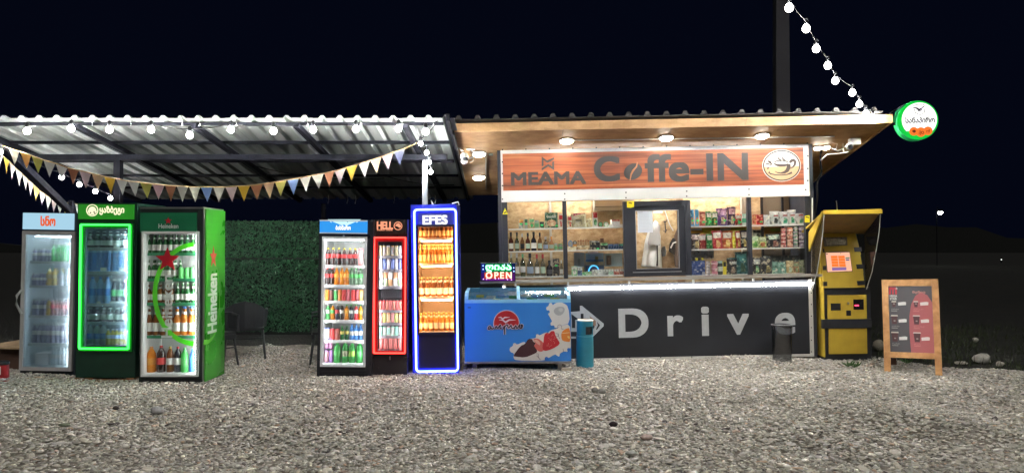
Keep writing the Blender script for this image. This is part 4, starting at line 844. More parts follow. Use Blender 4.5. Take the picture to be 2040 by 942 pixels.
# serving window
sx0, sz0 = kp(1244, 551); sx1, sz1 = kp(1374, 399); ix0, iz0 = kp(1269, 535); ix1, iz1 = kp(1350, 419)
m = MB(); e = .07
m.ring([(sx0, sz0), (sx1, sz0), (sx1, sz1), (sx0, sz1)], [(sx0 + e, sz0 + e * .6), (sx1 - e, sz0 + e * .6), (sx1 - e, sz1 - e), (sx0 + e, sz1 - e)], -.03, .06)
fr = m.build('serving_window_frame', DKGREY, kiosk)
MB().ring([(sx0 + e, sz0 + e * .6), (sx1 - e, sz0 + e * .6), (sx1 - e, sz1 - e), (sx0 + e, sz1 - e)], [(ix0, iz0), (ix1, iz0), (ix1, iz1), (ix0, iz1)], -.008, .04).build('serving_sash', DKGREY, kiosk)
MB().ring([(ix0 - .008, iz0 - .008), (ix1 + .008, iz0 - .008), (ix1 + .008, iz1 + .008), (ix0 - .008, iz1 + .008)], [(ix0, iz0), (ix1, iz0), (ix1, iz1), (ix0, iz1)], -.014, -.0085).build('glazing_bead', mat('bead_grey', (.3, .3, .3), .4), kiosk)
MB().box(ix0, ix1, .01, .014, iz0, iz1).build('window_pane', MC['kiosk_glass'], kiosk)
MB().box(ix0 - .06, ix1 + .03, -.022, -.009, iz0 - .055, iz0 - .045).build('drip_rail', STEEL, kiosk)
# sill counter and led strip
ca = kp(957, 560, -.28)[0]; cb = kp(1637, 552, -.28)[0]; zk = kp(1300, 553, -.28)[1]
BRN = woodgrain('counter_wood', (.12, .08, .06), (.3, .22, .17), 1.5, 25)
MB().box(ca, cb, -.30, -.015, zk - .035, zk).build('counter', BRN, kiosk)
MB().box(ca, cb, -.307, -.301, zk - .033, zk + .004).build('counter_edge', mat('edge_alu', (.5, .47, .42), .35, .4), kiosk)
for px in (1025, 1130, 1252, 1380, 1500): a = kp(px, 560, -.3)[0]; MB().box(a, a + .025, -.3, -.27, zk - .075, zk - .036).build('counter_bracket', WHITE, kiosk)
la, lb_ = kp(1131, 572, -.03)[0], kp(1617, 572, -.03)[0]; zl = kp(1300, 574, -.03)[1]
led = MB().box(la, lb_, -.05, -.012, zl, zl + .035).build('led_strip', emi('led_white', (1, .985, .95), STRIP), kiosk)
# soffit cable trunking
def son(px, py):  # pixel -> point on the soffit
    v = 0.
    for _ in range(25): z = kp(px, py, v)[1]; f = z - zs_(v); dz = (kp(px, py, v + .01)[1] - z) / .01 + SL; v -= f / dz
    return (kp(px, py, v)[0], v, zs_(v))
a = son(1135, 279); b = son(1662, 271); MB().bar((a[0], a[1], a[2] - .008), (b[0], b[1], b[2] - .008), .02, .014).build('cable_trunking', WHITE, kiosk)
a = son(968, 303); b = son(968, 376); MB().bar((a[0], a[1], a[2] - .008), (b[0], b[1], b[2] - .008), .025, .014).build('cable_trunking', mat('batten_pale', (.5, .45, .36), .5), kiosk)
a = son(978, 306); MB().box(a[0] - .03, a[0] + .03, a[1] - .04, a[1] + .04, a[2] - .03, a[2]).build('vent_cap', mat('vent_grey', (.2, .19, .17), .6), kiosk)
# ceiling lamps
DL = emi('downlight', (1, .93, .78), DOWN)
for px, py, lab in ((954, 305, 'round soffit lamp above the left side, just right of the white dome camera'), (954, 352, 'round soffit lamp farther back at the left side of the kiosk'), (1129, 279, 'soffit lamp above the small dark logo on the wooden sign'),
                    (1327, 273, 'middle soffit lamp above the big lettering of the wooden sign'), (1518, 269, 'soffit lamp above the coffee cup logo'), (1629, 293, 'soffit lamp at the right corner beside the sign'), (1645, 292, 'small lamp directly right of the corner lamp by the camera')):
    q = son(px, py); s = thing('ceiling_lamp', lab, 'lamp', K.M @ T(*q), group='lamps under the kiosk roof'); r = .085 if px < 1600 else .05
    tl_ = -math.atan(SL); R = Matrix.Rotation(tl_, 4, 'X')
    link('housing', MB().lathe([(r + .012, -.02), (r + .012, 0), (.01, .0)], 20).mesh('housing', WHITE), s, M=R); link('diffuser', MB().lathe([(.001, -.043), (r * .6, -.041), (r * .92, -.033), (r, -.021)], 20).mesh('diffuser', DL), s, M=R)
# interior lamp tube
s = thing('interior_lamp', 'bright tube lamp on the ceiling inside the kiosk, behind the wooden sign', 'lamp', K.M @ T((xl + xr) / 2, .6, zs_(.6) - .07))
MB().box(-1.8, 1.8, -.03, .03, .02, .05).build('housing', WHITE, s); MB().box(-1.78, 1.78, -.022, .022, 0, .019).build('tube', emi('room_tube', (1, .965, .91), ROOM), s)

# wooden-print sign
PLK = []
SG = thing('shop_sign', 'long wood-print sign with white border and grey coffee lettering over the windows', 'sign', K.M)
SV = -.03
sgx0, _ = kp(998, 350, SV); sgx1, _ = kp(1612, 350, SV); sgz1 = kp(1300, 293.5, SV)[1]; sgz0 = kp(1300, 396.5, SV)[1]
MB().box(sgx0, sgx1, SV, -.002, sgz0, sgz1).build('backing', mat('sign_white_board', (.58, .59, .58), .4), SG)
def pwood():
    m = bpy.data.materials.new('printed_planks'); m.use_nodes = True; n = m.node_tree.nodes; l = m.node_tree.links; b = n['Principled BSDF']
    tc = n.new('ShaderNodeTexCoord'); mp = n.new('ShaderNodeMapping'); mp.inputs['Scale'].default_value = (.55, 1, 16)
    nz = n.new('ShaderNodeTexNoise'); nz.inputs['Scale'].default_value = 1.3; nz.inputs['Detail'].default_value = 8; nz.inputs['Distortion'].default_value = .5
    l.new(tc.outputs['Object'], mp.inputs[0]); l.new(mp.outputs[0], nz.inputs['Vector'])
    n2 = n.new('ShaderNodeTexNoise'); n2.inputs['Scale'].default_value = .8; m2 = n.new('ShaderNodeMapping'); m2.inputs['Scale'].default_value = (.6, 1, 5); l.new(tc.outputs['Object'], m2.inputs[0]); l.new(m2.outputs[0], n2.inputs['Vector'])
    cr = n.new('ShaderNodeValToRGB'); e = cr.color_ramp.elements; e[0].position = .33; e[0].color = (.07, .016, .008, 1); e[1].position = .52; e[1].color = (.33, .085, .03, 1); e.new(.7).color = (.52, .19, .07, 1)
    mx = n.new('ShaderNodeMixRGB'); mx.inputs[0].default_value = .35; l.new(nz.outputs['Fac'], mx.inputs[1]); l.new(n2.outputs['Fac'], mx.inputs[2])
    l.new(mx.outputs[0], cr.inputs[0])
    sp = n.new('ShaderNodeSeparateXYZ'); l.new(tc.outputs['Object'], sp.inputs[0]); w_ = n.new('ShaderNodeMath'); w_.operation = 'MULTIPLY_ADD'; w_.inputs[1].default_value = .012; 
    l.new(n2.outputs['Fac'], w_.inputs[0]); l.new(sp.outputs['Z'], w_.inputs[2]); f = n.new('ShaderNodeMath'); f.operation = 'PINGPONG'; f.inputs[1].default_value = .068; l.new(w_.outputs[0], f.inputs[0])
    r2 = n.new('ShaderNodeValToRGB'); e = r2.color_ramp.elements; e[0].position = .0; e[0].color = (.12, .12, .12, 1); e[1].position = .0035; e[1].color = (1, 1, 1, 1); l.new(f.outputs[0], r2.inputs[0])
    mu = n.new('ShaderNodeMixRGB'); mu.blend_type = 'MULTIPLY'; mu.inputs[0].default_value = 1; l.new(cr.outputs[0], mu.inputs[1]); l.new(r2.outputs[0], mu.inputs[2]); l.new(mu.outputs[0], b.inputs['Base Color'])
    b.inputs['Roughness'].default_value = .38; return m
wx0, wz1 = kp(1001, 304, SV); wx1, _ = kp(1600, 300, SV); wz1 = kp(1300, 300.5, SV)[1]; wz0 = kp(1300, 374, SV)[1]
MB().box(wx0, wx1, SV - .003, SV, wz0, wz1).build('printed_banner', pwood(), SG)
LV = SV - .005; SINK = mat('sign_ink', (.05, .045, .045), .33)
def kr(l, t, r, b, v=0): return K.rect(l, t, r, b, v)
text('MEAMA', kr(1019, 345, 1166, 365, LV), LV, SINK, SG, .06); text('C', kr(1185, 314, 1233, 359, LV), LV, SINK, SG, .05); text('ffe-IN', kr(1286, 310, 1489, 357, LV), LV, SINK, SG, .045)
z7 = lambda L, v=LV: K.pp([(980 + a / 6.375, 280 + b / 6.375) for a, b in L], v)
m = MB()
m.prism(z7([(632, 205), (700, 255), (790, 215), (790, 240), (705, 285), (655, 250), (655, 320), (632, 335)]), LV - .002, LV)
m.prism(z7([(790, 262), (790, 378), (715, 330), (632, 382), (632, 352), (715, 300), (765, 330), (765, 275)]), LV - .002, LV); m.build('logo', SINK, SG)
c = kp(1261, 342, LV); k = K.k(LV); m = MB(); a0 = arc(0, 0, 19 * k, 15.5 * k, 0, 360, 36)[:-1]; th = math.radians(28)
rt = lambda x, z: (c[0] + x * math.cos(th) - z * math.sin(th), c[1] + x * math.sin(th) + z * math.cos(th))
m.prism([rt(x, z) for x, z in a0], LV - .002, LV); m.build('bean', SINK, SG)
MB().stroke(K.pp([(1270, 323), (1268, 332), (1261, 340), (1257, 348), (1255, 360)], LV), [.012, .022, .028, .022, .008], LV - .0045, LV - .0025).build('bean_crease', mat('crease', (.5, .2, .09), .4), SG)
c = kp(1557, 330, LV); k = K.k(LV); CUPW = mat('cup_white', (.62, .62, .6), .35); CUPT = mat('cup_tan', (.52, .36, .2), .35); CUPD = mat('cup_dark', (.06, .04, .035), .35)
MB().prism(arc(*c, 38.5 * k, 32 * k, 0, 360, 48)[:-1], LV - .001, LV + .001).build('cup_logo', CUPW, SG)
MB().prism(arc(*c, 35 * k, 28.5 * k, 184, 356, 30), LV - .003, LV - .0015).build('cup_logo', CUPT, SG)
m = MB(); m.ring(arc(*c, 37.3 * k, 30.8 * k, 0, 360, 48)[:-1], arc(*c, 34.7 * k, 28.3 * k, 0, 360, 48)[:-1], LV - .0045, LV - .0032)
zc_ = lambda L: K.pp([(1505 + a / 11.78, 290 + b / 11.78) for a, b in L], LV)
for L, wd in (([(430, 425), (500, 460), (590, 470), (700, 465), (770, 430)], [.012, .03, .036, .03, .008]), ([(440, 395), (480, 370), (560, 355), (640, 350), (720, 370), (755, 395)], .014), ([(770, 440), (775, 520), (740, 590), (680, 630), (590, 650), (500, 635), (455, 605)], [.06, .055, .05, .035, .018, .012, .006]),
              ([(800, 400), (840, 360), (890, 345), (930, 380), (920, 450), (870, 510), (815, 545)], [.03, .04, .042, .036, .03, .018, .008]), ([(330, 605), (310, 635), (350, 665), (470, 690), (600, 695), (740, 680), (850, 640), (825, 605)], [.008, .022, .018, .014, .014, .016, .03, .008]),
              ([(535, 265), (535, 310), (600, 350), (565, 395)], [.008, .018, .016, .006]), ([(625, 265), (635, 310), (690, 350), (650, 385)], [.008, .018, .016, .006]), ([(285, 360), (330, 385), (395, 455)], [.012, .034, .008]), ([(230, 430), (300, 435), (375, 465)], [.012, .018, .008]), ([(275, 550), (295, 530), (320, 522)], [.02, .02, .006])):
    m.stroke(zc_(L), wd, LV - .006, LV - .0048)
m.build('cup_logo', CUPD, SG)
scr = MB(); pts = [(1001 + 46.7 * i, 298.6 - .0210 * (46.7 * i)) for i in range(14)] + [(1001, y) for y in (323, 346, 370, 397)] + [(1609, y) for y in (311, 336, 360)] + [(1125, y) for y in (386, 397)] + [(1247, y) for y in (383.5, 394)] + [(1368, y) for y in (381, 391)] + [(1492, y) for y in (377, 388)] + [(1605, 378)]
for a, b in pts: c = kp(a, b, SV); scr.lathe([(.001, 0), (.0105, 0)], 8, (0, 0, 0)) if 0 else scr.prism(arc(c[0], c[1], .0105, .0105, 0, 360, 8)[:-1], SV - .005, SV - .0002)
scr.build('screws', SCREW, SG, kind='stuff')

# black drive panel with lettering
DP = thing('drive_panel', 'black vinyl panel with big white lettering and an arrow under the counter', 'banner', K.M)
DV = -.012; dx0, _ = kp(1100, 640, DV); dx1 = kp(1620, 640, DV)[0]; dz1 = kp(1300, 563, DV)[1]; dz0 = kp(1300, 716, DV)[1]
VIN = mat('black_vinyl', (.012, .014, .019), .42, var=.35, vs=2.2, bump=.06)
MB().box(dx0 - 1.0, dx1 - .055, DV, -.001, dz0 + .035, dz1).build('sheet', VIN, DP)
FRM = mat('panel_frame', (.55, .54, .5), .45, var=.06)
MB().box(dx0 - 1.0, dx1, DV - .006, -.001, dz0, dz0 + .034).build('frame_bar', FRM, DP); MB().box(dx1 - .054, dx1, DV - .006, -.001, dz0 + .035, dz1).build('frame_bar', FRM, DP)
LT = mat('letter_grey', (.43, .45, .46), .45, var=.05, vs=20); v = DV - .002
for ch, r in (('D', (1234, 617, 1290, 669)), ('r', (1331, 630, 1360, 667)), ('i', (1399, 613, 1411, 666)), ('v', (1450, 627, 1491, 664)), ('e', (1545, 625, 1583, 664))): text(ch, kr(*r, v), v, LT, DP, .045, name='letter')
z6 = lambda L, vv: K.pp([(1120 + a / 5.233, 560 + b / 5.233) for a, b in L], vv)
m = MB()
m.prism(z6([(75, 320), (185, 312), (185, 255), (207, 256), (432, 440), (432, 467), (312, 587), (300, 572), (300, 525), (75, 525)], v), v - .002, v); m.prism(z6([(60, 575), (145, 575), (145, 596), (60, 596)], v), v - .002, v); m.build('arrow', LT, DP)
m = MB(); u = v - .0025
for L in ([(95, 340), (180, 402), (100, 402)], [(100, 400), (135, 400), (135, 487), (102, 487)], [(193, 337), (222, 337), (222, 390), (193, 390)], [(225, 395), (290, 395), (340, 470), (300, 545), (225, 520)], [(362, 420), (395, 458), (362, 505), (352, 500), (372, 458)]): m.prism(z6(L, u), u - .0015, u)
m.build('arrow_cutout', VIN, DP)
MB().prism(z6([(283, 360), (350, 412), (352, 462), (300, 462), (296, 395)], u), u - .003, u - .0016).build('arrow_flap', mat('flap_brown', (.3, .19, .13), .5), DP)
m = MB()
for i in range(8): c = kp(1192 + i * 62, 716 - i * .6 - 2, DV); m.prism(arc(c[0], c[1] + .012, .008, .008, 0, 360, 8)[:-1], DV - .009, DV - .0062)
for y in (583, 606, 629, 652, 677, 700): c = kp(1616, y, DV); m.prism(arc(c[0], c[1], .008, .008, 0, 360, 8)[:-1], DV - .009, DV - .0062)
m.build('screws', SCREW, DP, kind='stuff')
MB().tube([(kp(1611.5, 395)[0] + .035, -.03, kp(1611, 395)[1]), (kp(1611, 560)[0] + .03, -.03, zk + .02)], .007, 6).build('trim_wire', WHITE, kiosk)

# window stickers and notice
YEL = mat('sticker_yellow', (.8, .68, .02), .4)
def sticker(pts, lab, v, mark):
    s = thing('sticker', lab, 'sticker', K.M, group='yellow camera warning stickers'); MB().prism(K.pp(pts, v), v - .002, v).build('sheet', YEL, s); MB().prism(K.pp(mark, v - .003), v - .004, v - .0025).build('mark', BLACK, s)
sticker([(1001, 427), (1006, 414), (1012, 427)], 'small yellow triangular warning sticker on the left window post', PV0 - .001, [(1004, 423), (1009, 421), (1009, 423.5), (1004, 425)])
sticker([(1249, 401), (1263, 401), (1263, 412), (1257, 414), (1249, 413.5)], 'yellow camera warning sticker on the serving window corner', -.031, [(1253, 403), (1260, 404.5), (1259, 406.5), (1252, 404.5)])
sticker([(1603, 430), (1613, 429), (1613, 443), (1603, 443)], 'yellow camera warning sticker at the right window post', PV0 - .001, [(1605, 431), (1612, 432.5), (1612, 434.5), (1605, 433)])
s = thing('paper_notice', 'white printed notice taped inside the serving window pane', 'notice', K.M); x0, z0, x1, z1 = kr(1270, 421, 1301, 463); MB().box(x0, x1, .006, .009, z0, z1).build('sheet', flat((.6, .65, .72)), s)
for i in range(12): MB().box(x0 + .02, x1 - .03 - .03 * random.random(), .0045, .0055, z1 - .04 - i * .02, z1 - .043 - i * .02).build('text_line', flat((.42, .46, .52)), s)
text('ფასი', (x0 + .01, z1 - .022, x0 + .07, z1 - .008), .0055, flat((.1, .1, .12)), s, .02)

# ------------------------------------------------------------------ shelves and goods inside the kiosk
def shelf_board(l, r, py, lab, v0=.12, v1=.5, th=.012, m_=None):
    x0, z = kp(l, py, v0); x1, _ = kp(r, py, v0); s = thing('display_shelf', lab, 'shelf', K.M @ T((x0 + x1) / 2, v0, z), group='shelves inside the kiosk windows')
    w_ = (x1 - x0) / 2; MB().box(-w_, w_, 0, v1 - v0, -th, 0).build('board', m_ or mat('shelf_white', (.75, .75, .7), .4), s)
    MB().box(-w_, w_, -.006, -.001, -th - .004, .003).build('front_edge', mat('shelf_edge', (.75, .75, .72), .4), s); return z
SHG = clear('shelf_glass', (.8, .86, .84), .1)
zL = [shelf_board(1013, 1241, 456, 'highest shelf inside the left windows, holding teas and biscuits'), shelf_board(1013, 1241, 501, 'middle shelf inside the left windows, holding spirits and small jars'), shelf_board(1013, 1241, 552, 'lowest shelf inside the left windows, holding clear bottles', .07, .5)]
zR = [shelf_board(1376, 1604, 451, 'highest shelf inside the right windows, holding bright snack bags', .12, .5), shelf_board(1376, 1604, 497, 'middle shelf inside the right windows, holding crisps and cup noodles'), shelf_board(1376, 1604, 549, 'lowest shelf inside the right windows, holding jars and cans', .07, .5)]
GT = mat('price_green', (.05, .75, .2), .5, emit=(.02, .5, .1), es=.0)
def pouch_mesh(w_, h, d, mats, tilt=0):
    """crimped, puffed snack bag; mats = [body, band, lower picture]"""
    nx, nz = 8, 10; fr, bk = [], []; vs = []
    for j in range(nz + 1):
        t = j / nz; pz = (1 - abs(2 * t - 1) ** 3.2)
        for i in range(nx + 1):
            s = i / nx; px = (1 - abs(2 * s - 1) ** 3); wob = .05 * math.sin(7 * s + 5 * t + w_ * 50)
            ww = w_ * (1 - .10 * (1 - abs(2 * t - 1)) + (.04 if t in (0, 1) else 0)); vs.append(((s - .5) * ww, -d / 2 * pz * px * (1 + wob * 3) - .001, t * h))
    n0 = len(vs); vs += [(x, -y, z) for x, y, z in vs]; W1 = nx + 1; m = MB()
    fs = []; mi = []
    for j in range(nz):
        for i in range(nx):
            a = j * W1 + i; fs.append((a, a + 1, a + 1 + W1, a + W1)); fs.append((a + n0, a + W1 + n0, a + 1 + W1 + n0, a + 1 + n0))
            cx, cz_ = (i + .5) / nx - .5, (j + .5) / nz
            q = 1 if .62 < cz_ < .86 and abs(cx) < .36 else (2 if (cx - .05) ** 2 * 3 + (cz_ - .28) ** 2 * 4 < .16 else 0); mi += [q, 0]
    for j in range(nz): fs += [(j * W1, (j + 1) * W1, (j + 1) * W1 + n0, j * W1 + n0), (j * W1 + nx, j * W1 + nx + n0, (j + 1) * W1 + nx + n0, (j + 1) * W1 + nx)]; mi += [0, 0]
    m.v = vs; m.f = fs; m.m = mi; m.smooth = [True] * len(fs); return m.mesh('pouch', mats)
def printed(c):
    """printed foil or card: the pack's colour with its own busy artwork"""
    nm = 'artwork_%02x%02x%02x' % tuple(int(max(0, min(1, v)) * 255) for v in c)
    if nm in MC: return MC[nm]
    m = bpy.data.materials.new(nm); m.use_nodes = True; n = m.node_tree.nodes; l = m.node_tree.links; b = n['Principled BSDF']
    tc = n.new('ShaderNodeTexCoord'); mp = n.new('ShaderNodeMapping'); mp.inputs['Location'].default_value = (c[0] * 9, c[1] * 7, c[2] * 5); l.new(tc.outputs['Object'], mp.inputs[0])
    v = n.new('ShaderNodeTexVoronoi'); v.inputs['Scale'].default_value = 38; l.new(mp.outputs[0], v.inputs['Vector'])
    z = n.new('ShaderNodeTexNoise'); z.inputs['Scale'].default_value = 22; z.inputs['Detail'].default_value = 3; l.new(mp.outputs[0], z.inputs['Vector'])
    cr = n.new('ShaderNodeValToRGB'); e = cr.color_ramp.elements; dk = tuple(q * .45 for q in c); lt = tuple(min(.8, q * 1.3 + .12) for q in c)
    e[0].position = .36; e[0].color = (*dk, 1); e[1].position = .44; e[1].color = (*c, 1); q = e.new(.56); q.color = (*c, 1); q = e.new(.66); q.color = (*lt, 1)
    l.new(z.outputs['Fac'], cr.inputs[0])
    gt = n.new('ShaderNodeMath'); gt.operation = 'GREATER_THAN'; gt.inputs[1].default_value = .86; sp = n.new('ShaderNodeSeparateColor'); l.new(v.outputs['Color'], sp.inputs[0]); l.new(sp.outputs[0], gt.inputs[0])
    mx = n.new('ShaderNodeMixRGB'); l.new(gt.outputs[0], mx.inputs[0]); l.new(cr.outputs[0], mx.inputs[1]); mx.inputs[2].default_value = (min(.75, c[0] + .35), min(.7, c[1] + .3), min(.6, c[2] + .2), 1)
    l.new(mx.outputs[0], b.inputs['Base Color']); b.inputs['Roughness'].default_value = .32; MC[nm] = m; return m
CB = clear('bottle_clear', (.86, .9, .89), .3, .05); CBG = clear('bottle_pale_green', (.6, .75, .62), .25, .05); SPD = glassy('spirit_dark', (.10, .03, .02), .3); SPA = glassy('spirit_amber', (.2, .1, .04), .5)
def item(kind, l, t, r, b, z, v, cols, nm, cat, lab, tag=None, txt=None, txc=None, d=None, grp=None):
    """one product on a shelf, its outline given by the photo"""
    x0, z0, x1, z1 = K.rect(l, t, r, b, v); w_ = x1 - x0; h = z1 - z0; M = K.M @ T((x0 + x1) / 2, v, z); mats = [(printed(c) if kind in ('bag', 'box', 'stack') and w_ > .05 else flat(c)) if not isinstance(c, bpy.types.Material) else c for c in cols]
    d = d or min(w_ * .8, .12)
    if kind == 'bag':
        while len(mats) < 3: mats.append(mats[-1])
        M = M @ Matrix.Rotation(math.radians(random.uniform(-12, 12)), 4, 'Z') @ Matrix.Rotation(math.radians(random.uniform(-3, 3)), 4, 'Y')
        o = link(nm, pouch_mesh(w_ * 1.15, h, min(.09, w_ * .55), mats), M=M, label=lab, cat=cat, group=grp); fy = -min(.09, w_ * .55) / 2 - .003
    elif kind == 'box':
        m = MB().box(-w_ / 2, w_ / 2, 0, d, 0, h, 0)
        if len(mats) > 1: m.box(-w_ / 2 + .004, w_ / 2 - .004, -.0015, -.0002, h * .62, h * .97, 1)
        if len(mats) > 2: m.prism(arc(0, h * .33, w_ * .36, h * .22, 0, 360, 16)[:-1], -.002, -.0002, 2)
        o = link(nm, m.mesh('box', mats), M=M, label=lab, cat=cat, group=grp); fy = -.0025
    elif kind == 'jar':
        m = MB().lathe([(w_ * .45, 0), (w_ / 2, h * .05), (w_ / 2, h * .78), (w_ * .42, h * .84)], 14, mi=0); m.lathe([(w_ * .44, h * .85), (w_ * .44, h)], 14, mi=min(1, len(mats) - 1))
        if len(mats) > 2: m.lathe([(w_ * .505, h * .25), (w_ * .505, h * .6)], 14, mi=2)
        o = link(nm, m.mesh('jar', mats), M=M, label=lab, cat=cat, group=grp); fy = -w_ / 2 - .003
    elif kind == 'disc':
        m = MB(); m.prism(arc(0, h / 2, w_ / 2, h / 2, 0, 360, 18)[:-1], 0, .04, 0); m.prism(arc(0, h / 2, w_ / 2.7, h / 2.7, 0, 360, 18)[:-1], -.002, -.0002, 1); o = link(nm, m.mesh('tin', mats), M=M, label=lab, cat=cat, group=grp); fy = -.004
    elif kind == 'stack':
        n = max(2, int(round(h / (w_ * .75)))); m = MB()
        for i in range(n): m.lathe([(w_ * .42, h * i / n + .002), (w_ * .49, h * (i + .15) / n), (w_ * .49, h * (i + .7) / n), (w_ * .4, h * (i + .97) / n)], 10, mi=0); m.lathe([(w_ * .5, h * (i + .3) / n), (w_ * .5, h * (i + .62) / n)], 10, mi=1)
        o = link(nm, m.mesh('stack', mats), M=M, label=lab, cat=cat, group=grp); fy = -w_ / 2 - .003
    else:
        mats[1] = {LG.name: flat((.42, .55, .42)), LB.name: flat((.3, .38, .5))}.get(mats[1].name, mats[1])
        mats[0] = {'clear_water': CB, 'pale_green_glass': CBG, 'dark_red_drink': SPD, 'amber_beer': SPA}.get(mats[0].name, mats[0])
        pr = {'btl': 'liquor', 'win': 'wine'}[kind]; o = good(pr, nm, mats[0], mats[1], mats[2], M, w_ / 2, h, lab, cat, grp); return o
    if tag: MB().box(tag[0] * w_ - .018, tag[0] * w_ + .018, fy - .002, fy, tag[1] * h - .012, tag[1] * h + .012).build('price_tag', GT, o)
    if txt: text(txt, (-w_ * .36, h * .66, w_ * .36, h * .84) if txt != 'mini' else (-w_ * .2, h * .42, w_ * .22, h * .62), fy, flat(txc or (.8, .8, .75)), o, .02)
    return o
OR = (.7, .3, .06); WH = (.7, .7, .66); DG = (.02, .10, .05); LGN = (.15, .45, .2); RD = (.5, .03, .04); BKc = (.02, .02, .025); GY = (.3, .33, .33); PK = (.7, .2, .3); TN = (.5, .36, .2); YE = (.75, .62, .04); PU = (.12, .04, .2); BL = (.05, .2, .5); CRM = (.62, .55, .35); LI = (.5, .38, .5)
I = item
I('box', 1033, 435, 1043, 454, zL[0], .2, [GY, OR], 'tea_box', 'tea box', 'grey and orange tea box, leftmost on the upper left shelf', (0, .5)); I('box', 1044.5, 435, 1051.5, 454, zL[0], .2, [GY, DG], 'tea_box', 'tea box', 'narrow grey tea box with green tag beside the orange one', (0, .5))
I('bag', 1053, 433, 1064, 454, zL[0], .22, [TN, LGN], 'tea_bag_pack', 'tea pack', 'tan tea pack with dark leaves printed, left of the green jars', (0, .3)); I('jar', 1064.5, 438, 1074, 454, zL[0], .2, [G['gclear'], flat(GY), flat(LGN)], 'glass_jar', 'jar', 'glass jar with green label left of the small dark green box')
I('box', 1075, 441, 1084, 454, zL[0], .2, [DG, BKc], 'tea_box', 'tea box', 'small dark green box directly left of the big dark green box', (0, .5))
I('box', 1085.5, 424, 1111.5, 454.5, zL[0], .19, [DG, DG, (.6, .33, .2)], 'gift_box', 'gift box', 'big dark green box with a peach oval picture', (.4, .15), 'Greenfield', WH, d=.07)
I('bag', 1112.5, 426, 1121, 454, zL[0], .2, [WH, RD], 'biscuit_bag', 'biscuit bag', 'white pouch with red top squeezed against the first window post'); I('bag', 1131, 430, 1140, 454, zL[0], .2, [CRM, RD], 'biscuit_bag', 'biscuit bag', 'cream biscuit bag with red top just right of the first post')
I('bag', 1140, 427, 1167, 454.5, zL[0], .18, [CRM, CRM, CRM], 'biscuit_bag', 'biscuit bag', 'large cream bag lettered mini with a maroon top', None, 'mini', BKc); I('box', 1142, 426.5, 1166, 431, zL[0] + .165, .16, [(.3, .02, .08)], 'bag_header', 'bag header', 'maroon folded header strip on top of the mini bag', d=.01)
I('bag', 1167, 436, 1180, 454, zL[0], .2, [(.6, .5, .25), CRM], 'biscuit_bag', 'biscuit bag', 'low yellowish bag slumped right of the mini bag'); I('box', 1181, 424, 1191, 454, zL[0], .2, [WH, RD, LGN], 'milk_carton', 'carton', 'tall white carton with red top on the upper left shelf')
I('disc', 1192, 443, 1201, 453.5, zL[0], .17, [BKc, LGN], 'round_tin', 'tin', 'round black tin with green centre right of the tall red-topped carton'); I('disc', 1202.5, 443, 1213, 453.5, zL[0], .17, [LGN, WH], 'round_tin', 'tin', 'round green and white tin right of the black tin')
I('box', 1214, 449, 1243, 453.5, zL[0], .17, [WH], 'flat_packet', 'packet', 'flat white packets lying under the small red box'); I('box', 1218, 439.5, 1235, 449, zL[0] + .033, .18, [WH, RD], 'chocolate_box', 'chocolate box', 'small red and white box lying on flat white packets')
# spirits
for l, t, r, b_, cols, lab in ((1013, 461, 1023, 499, [G['wine'], LW, BLACK], 'dark red spirit bottle with white label, leftmost on the middle left shelf'), (1025.5, 461, 1034.5, 499, [G['gclear'], LG, BLACK], 'pale bottle with green tag and black cap, second on the middle left shelf'),
     (1036, 464, 1045, 499, [G['amber'], BLACK, STEEL], 'amber whisky bottle with dark label, third on the middle left shelf'), (1046.5, 463, 1056.5, 499, [G['wine'], LG, BLACK], 'red-brown bottle with bright green tag, middle left shelf'), (1057.5, 461, 1069, 499, [G['dark'], LW, BLACK], 'black bottle with round pale label, middle left shelf'),
     (1071, 463, 1080, 499, [G['amber'], LG, BLACK], 'amber bottle with tall dark cap right of the black bottle'), (1082, 471, 1092, 499, [G['clear'], LB, STEEL], 'clear vodka bottle with blue print, middle left shelf'), (1094, 471, 1103, 499, [G['rose'], LG, flat(OR)], 'pinkish gold bottle with green tag, middle left shelf')):
    I('btl', l, t, r, b_, zL[1], .2, cols, 'spirit_bottle', 'bottle', lab)
I('jar', 1104, 486, 1111, 500, zL[1], .2, [G['gclear'], STEEL, flat(LGN)], 'small_jar', 'jar', 'small jar with green label left of its twin near the first window post'); I('jar', 1112, 487, 1121, 500, zL[1], .2, [flat(GY), flat(LGN), flat(LGN)], 'small_jar', 'jar', 'low grey jar with green lid by the first window post')
for l, t, r, cols, lab, kd in ((1013, 504, 1024, [G['clear'], LW, STEEL], 'clear bottle behind the open sign, far left of the lowest left shelf', 'btl'), (1024.5, 504, 1035, [G['clear'], LW, STEEL], 'clear bottle with pale label just above the open sign', 'btl'), (1036, 506, 1047, [G['gclear'], LW, flat(LGN)], 'pale green wine bottle with white label, lowest left shelf', 'win'),
     (1049, 505, 1063, [G['clear'], LB, BLACK], 'clear bottle with dark blue vertical label, lowest left shelf', 'btl'), (1064.5, 507, 1075, [G['clear'], LW, flat(RD)], 'clear vodka bottle with red and white label, lowest left shelf', 'btl'), (1076, 507, 1087, [G['clear'], LG, flat(RD)], 'clear vodka bottle with green and red label left of the black bottle', 'btl'),
     (1088, 520, 1101, [G['dark'], flat((.05, .05, .06)), BLACK], 'squat black bottle left of the black box', 'btl'), (1115, 520, 1122, [G['clear'], LW, WHITE], 'small clear bottle right of the tall black box', 'btl')):
    I(kd, l, t, r, 551, zL[2], .16, cols, 'spirit_bottle', 'bottle', lab)
I('box', 1101.5, 517, 1115, 551, zL[2], .15, [BKc, (.03, .03, .04)], 'whisky_box', 'box', 'tall black whisky box with a green price tag', (0, .6))
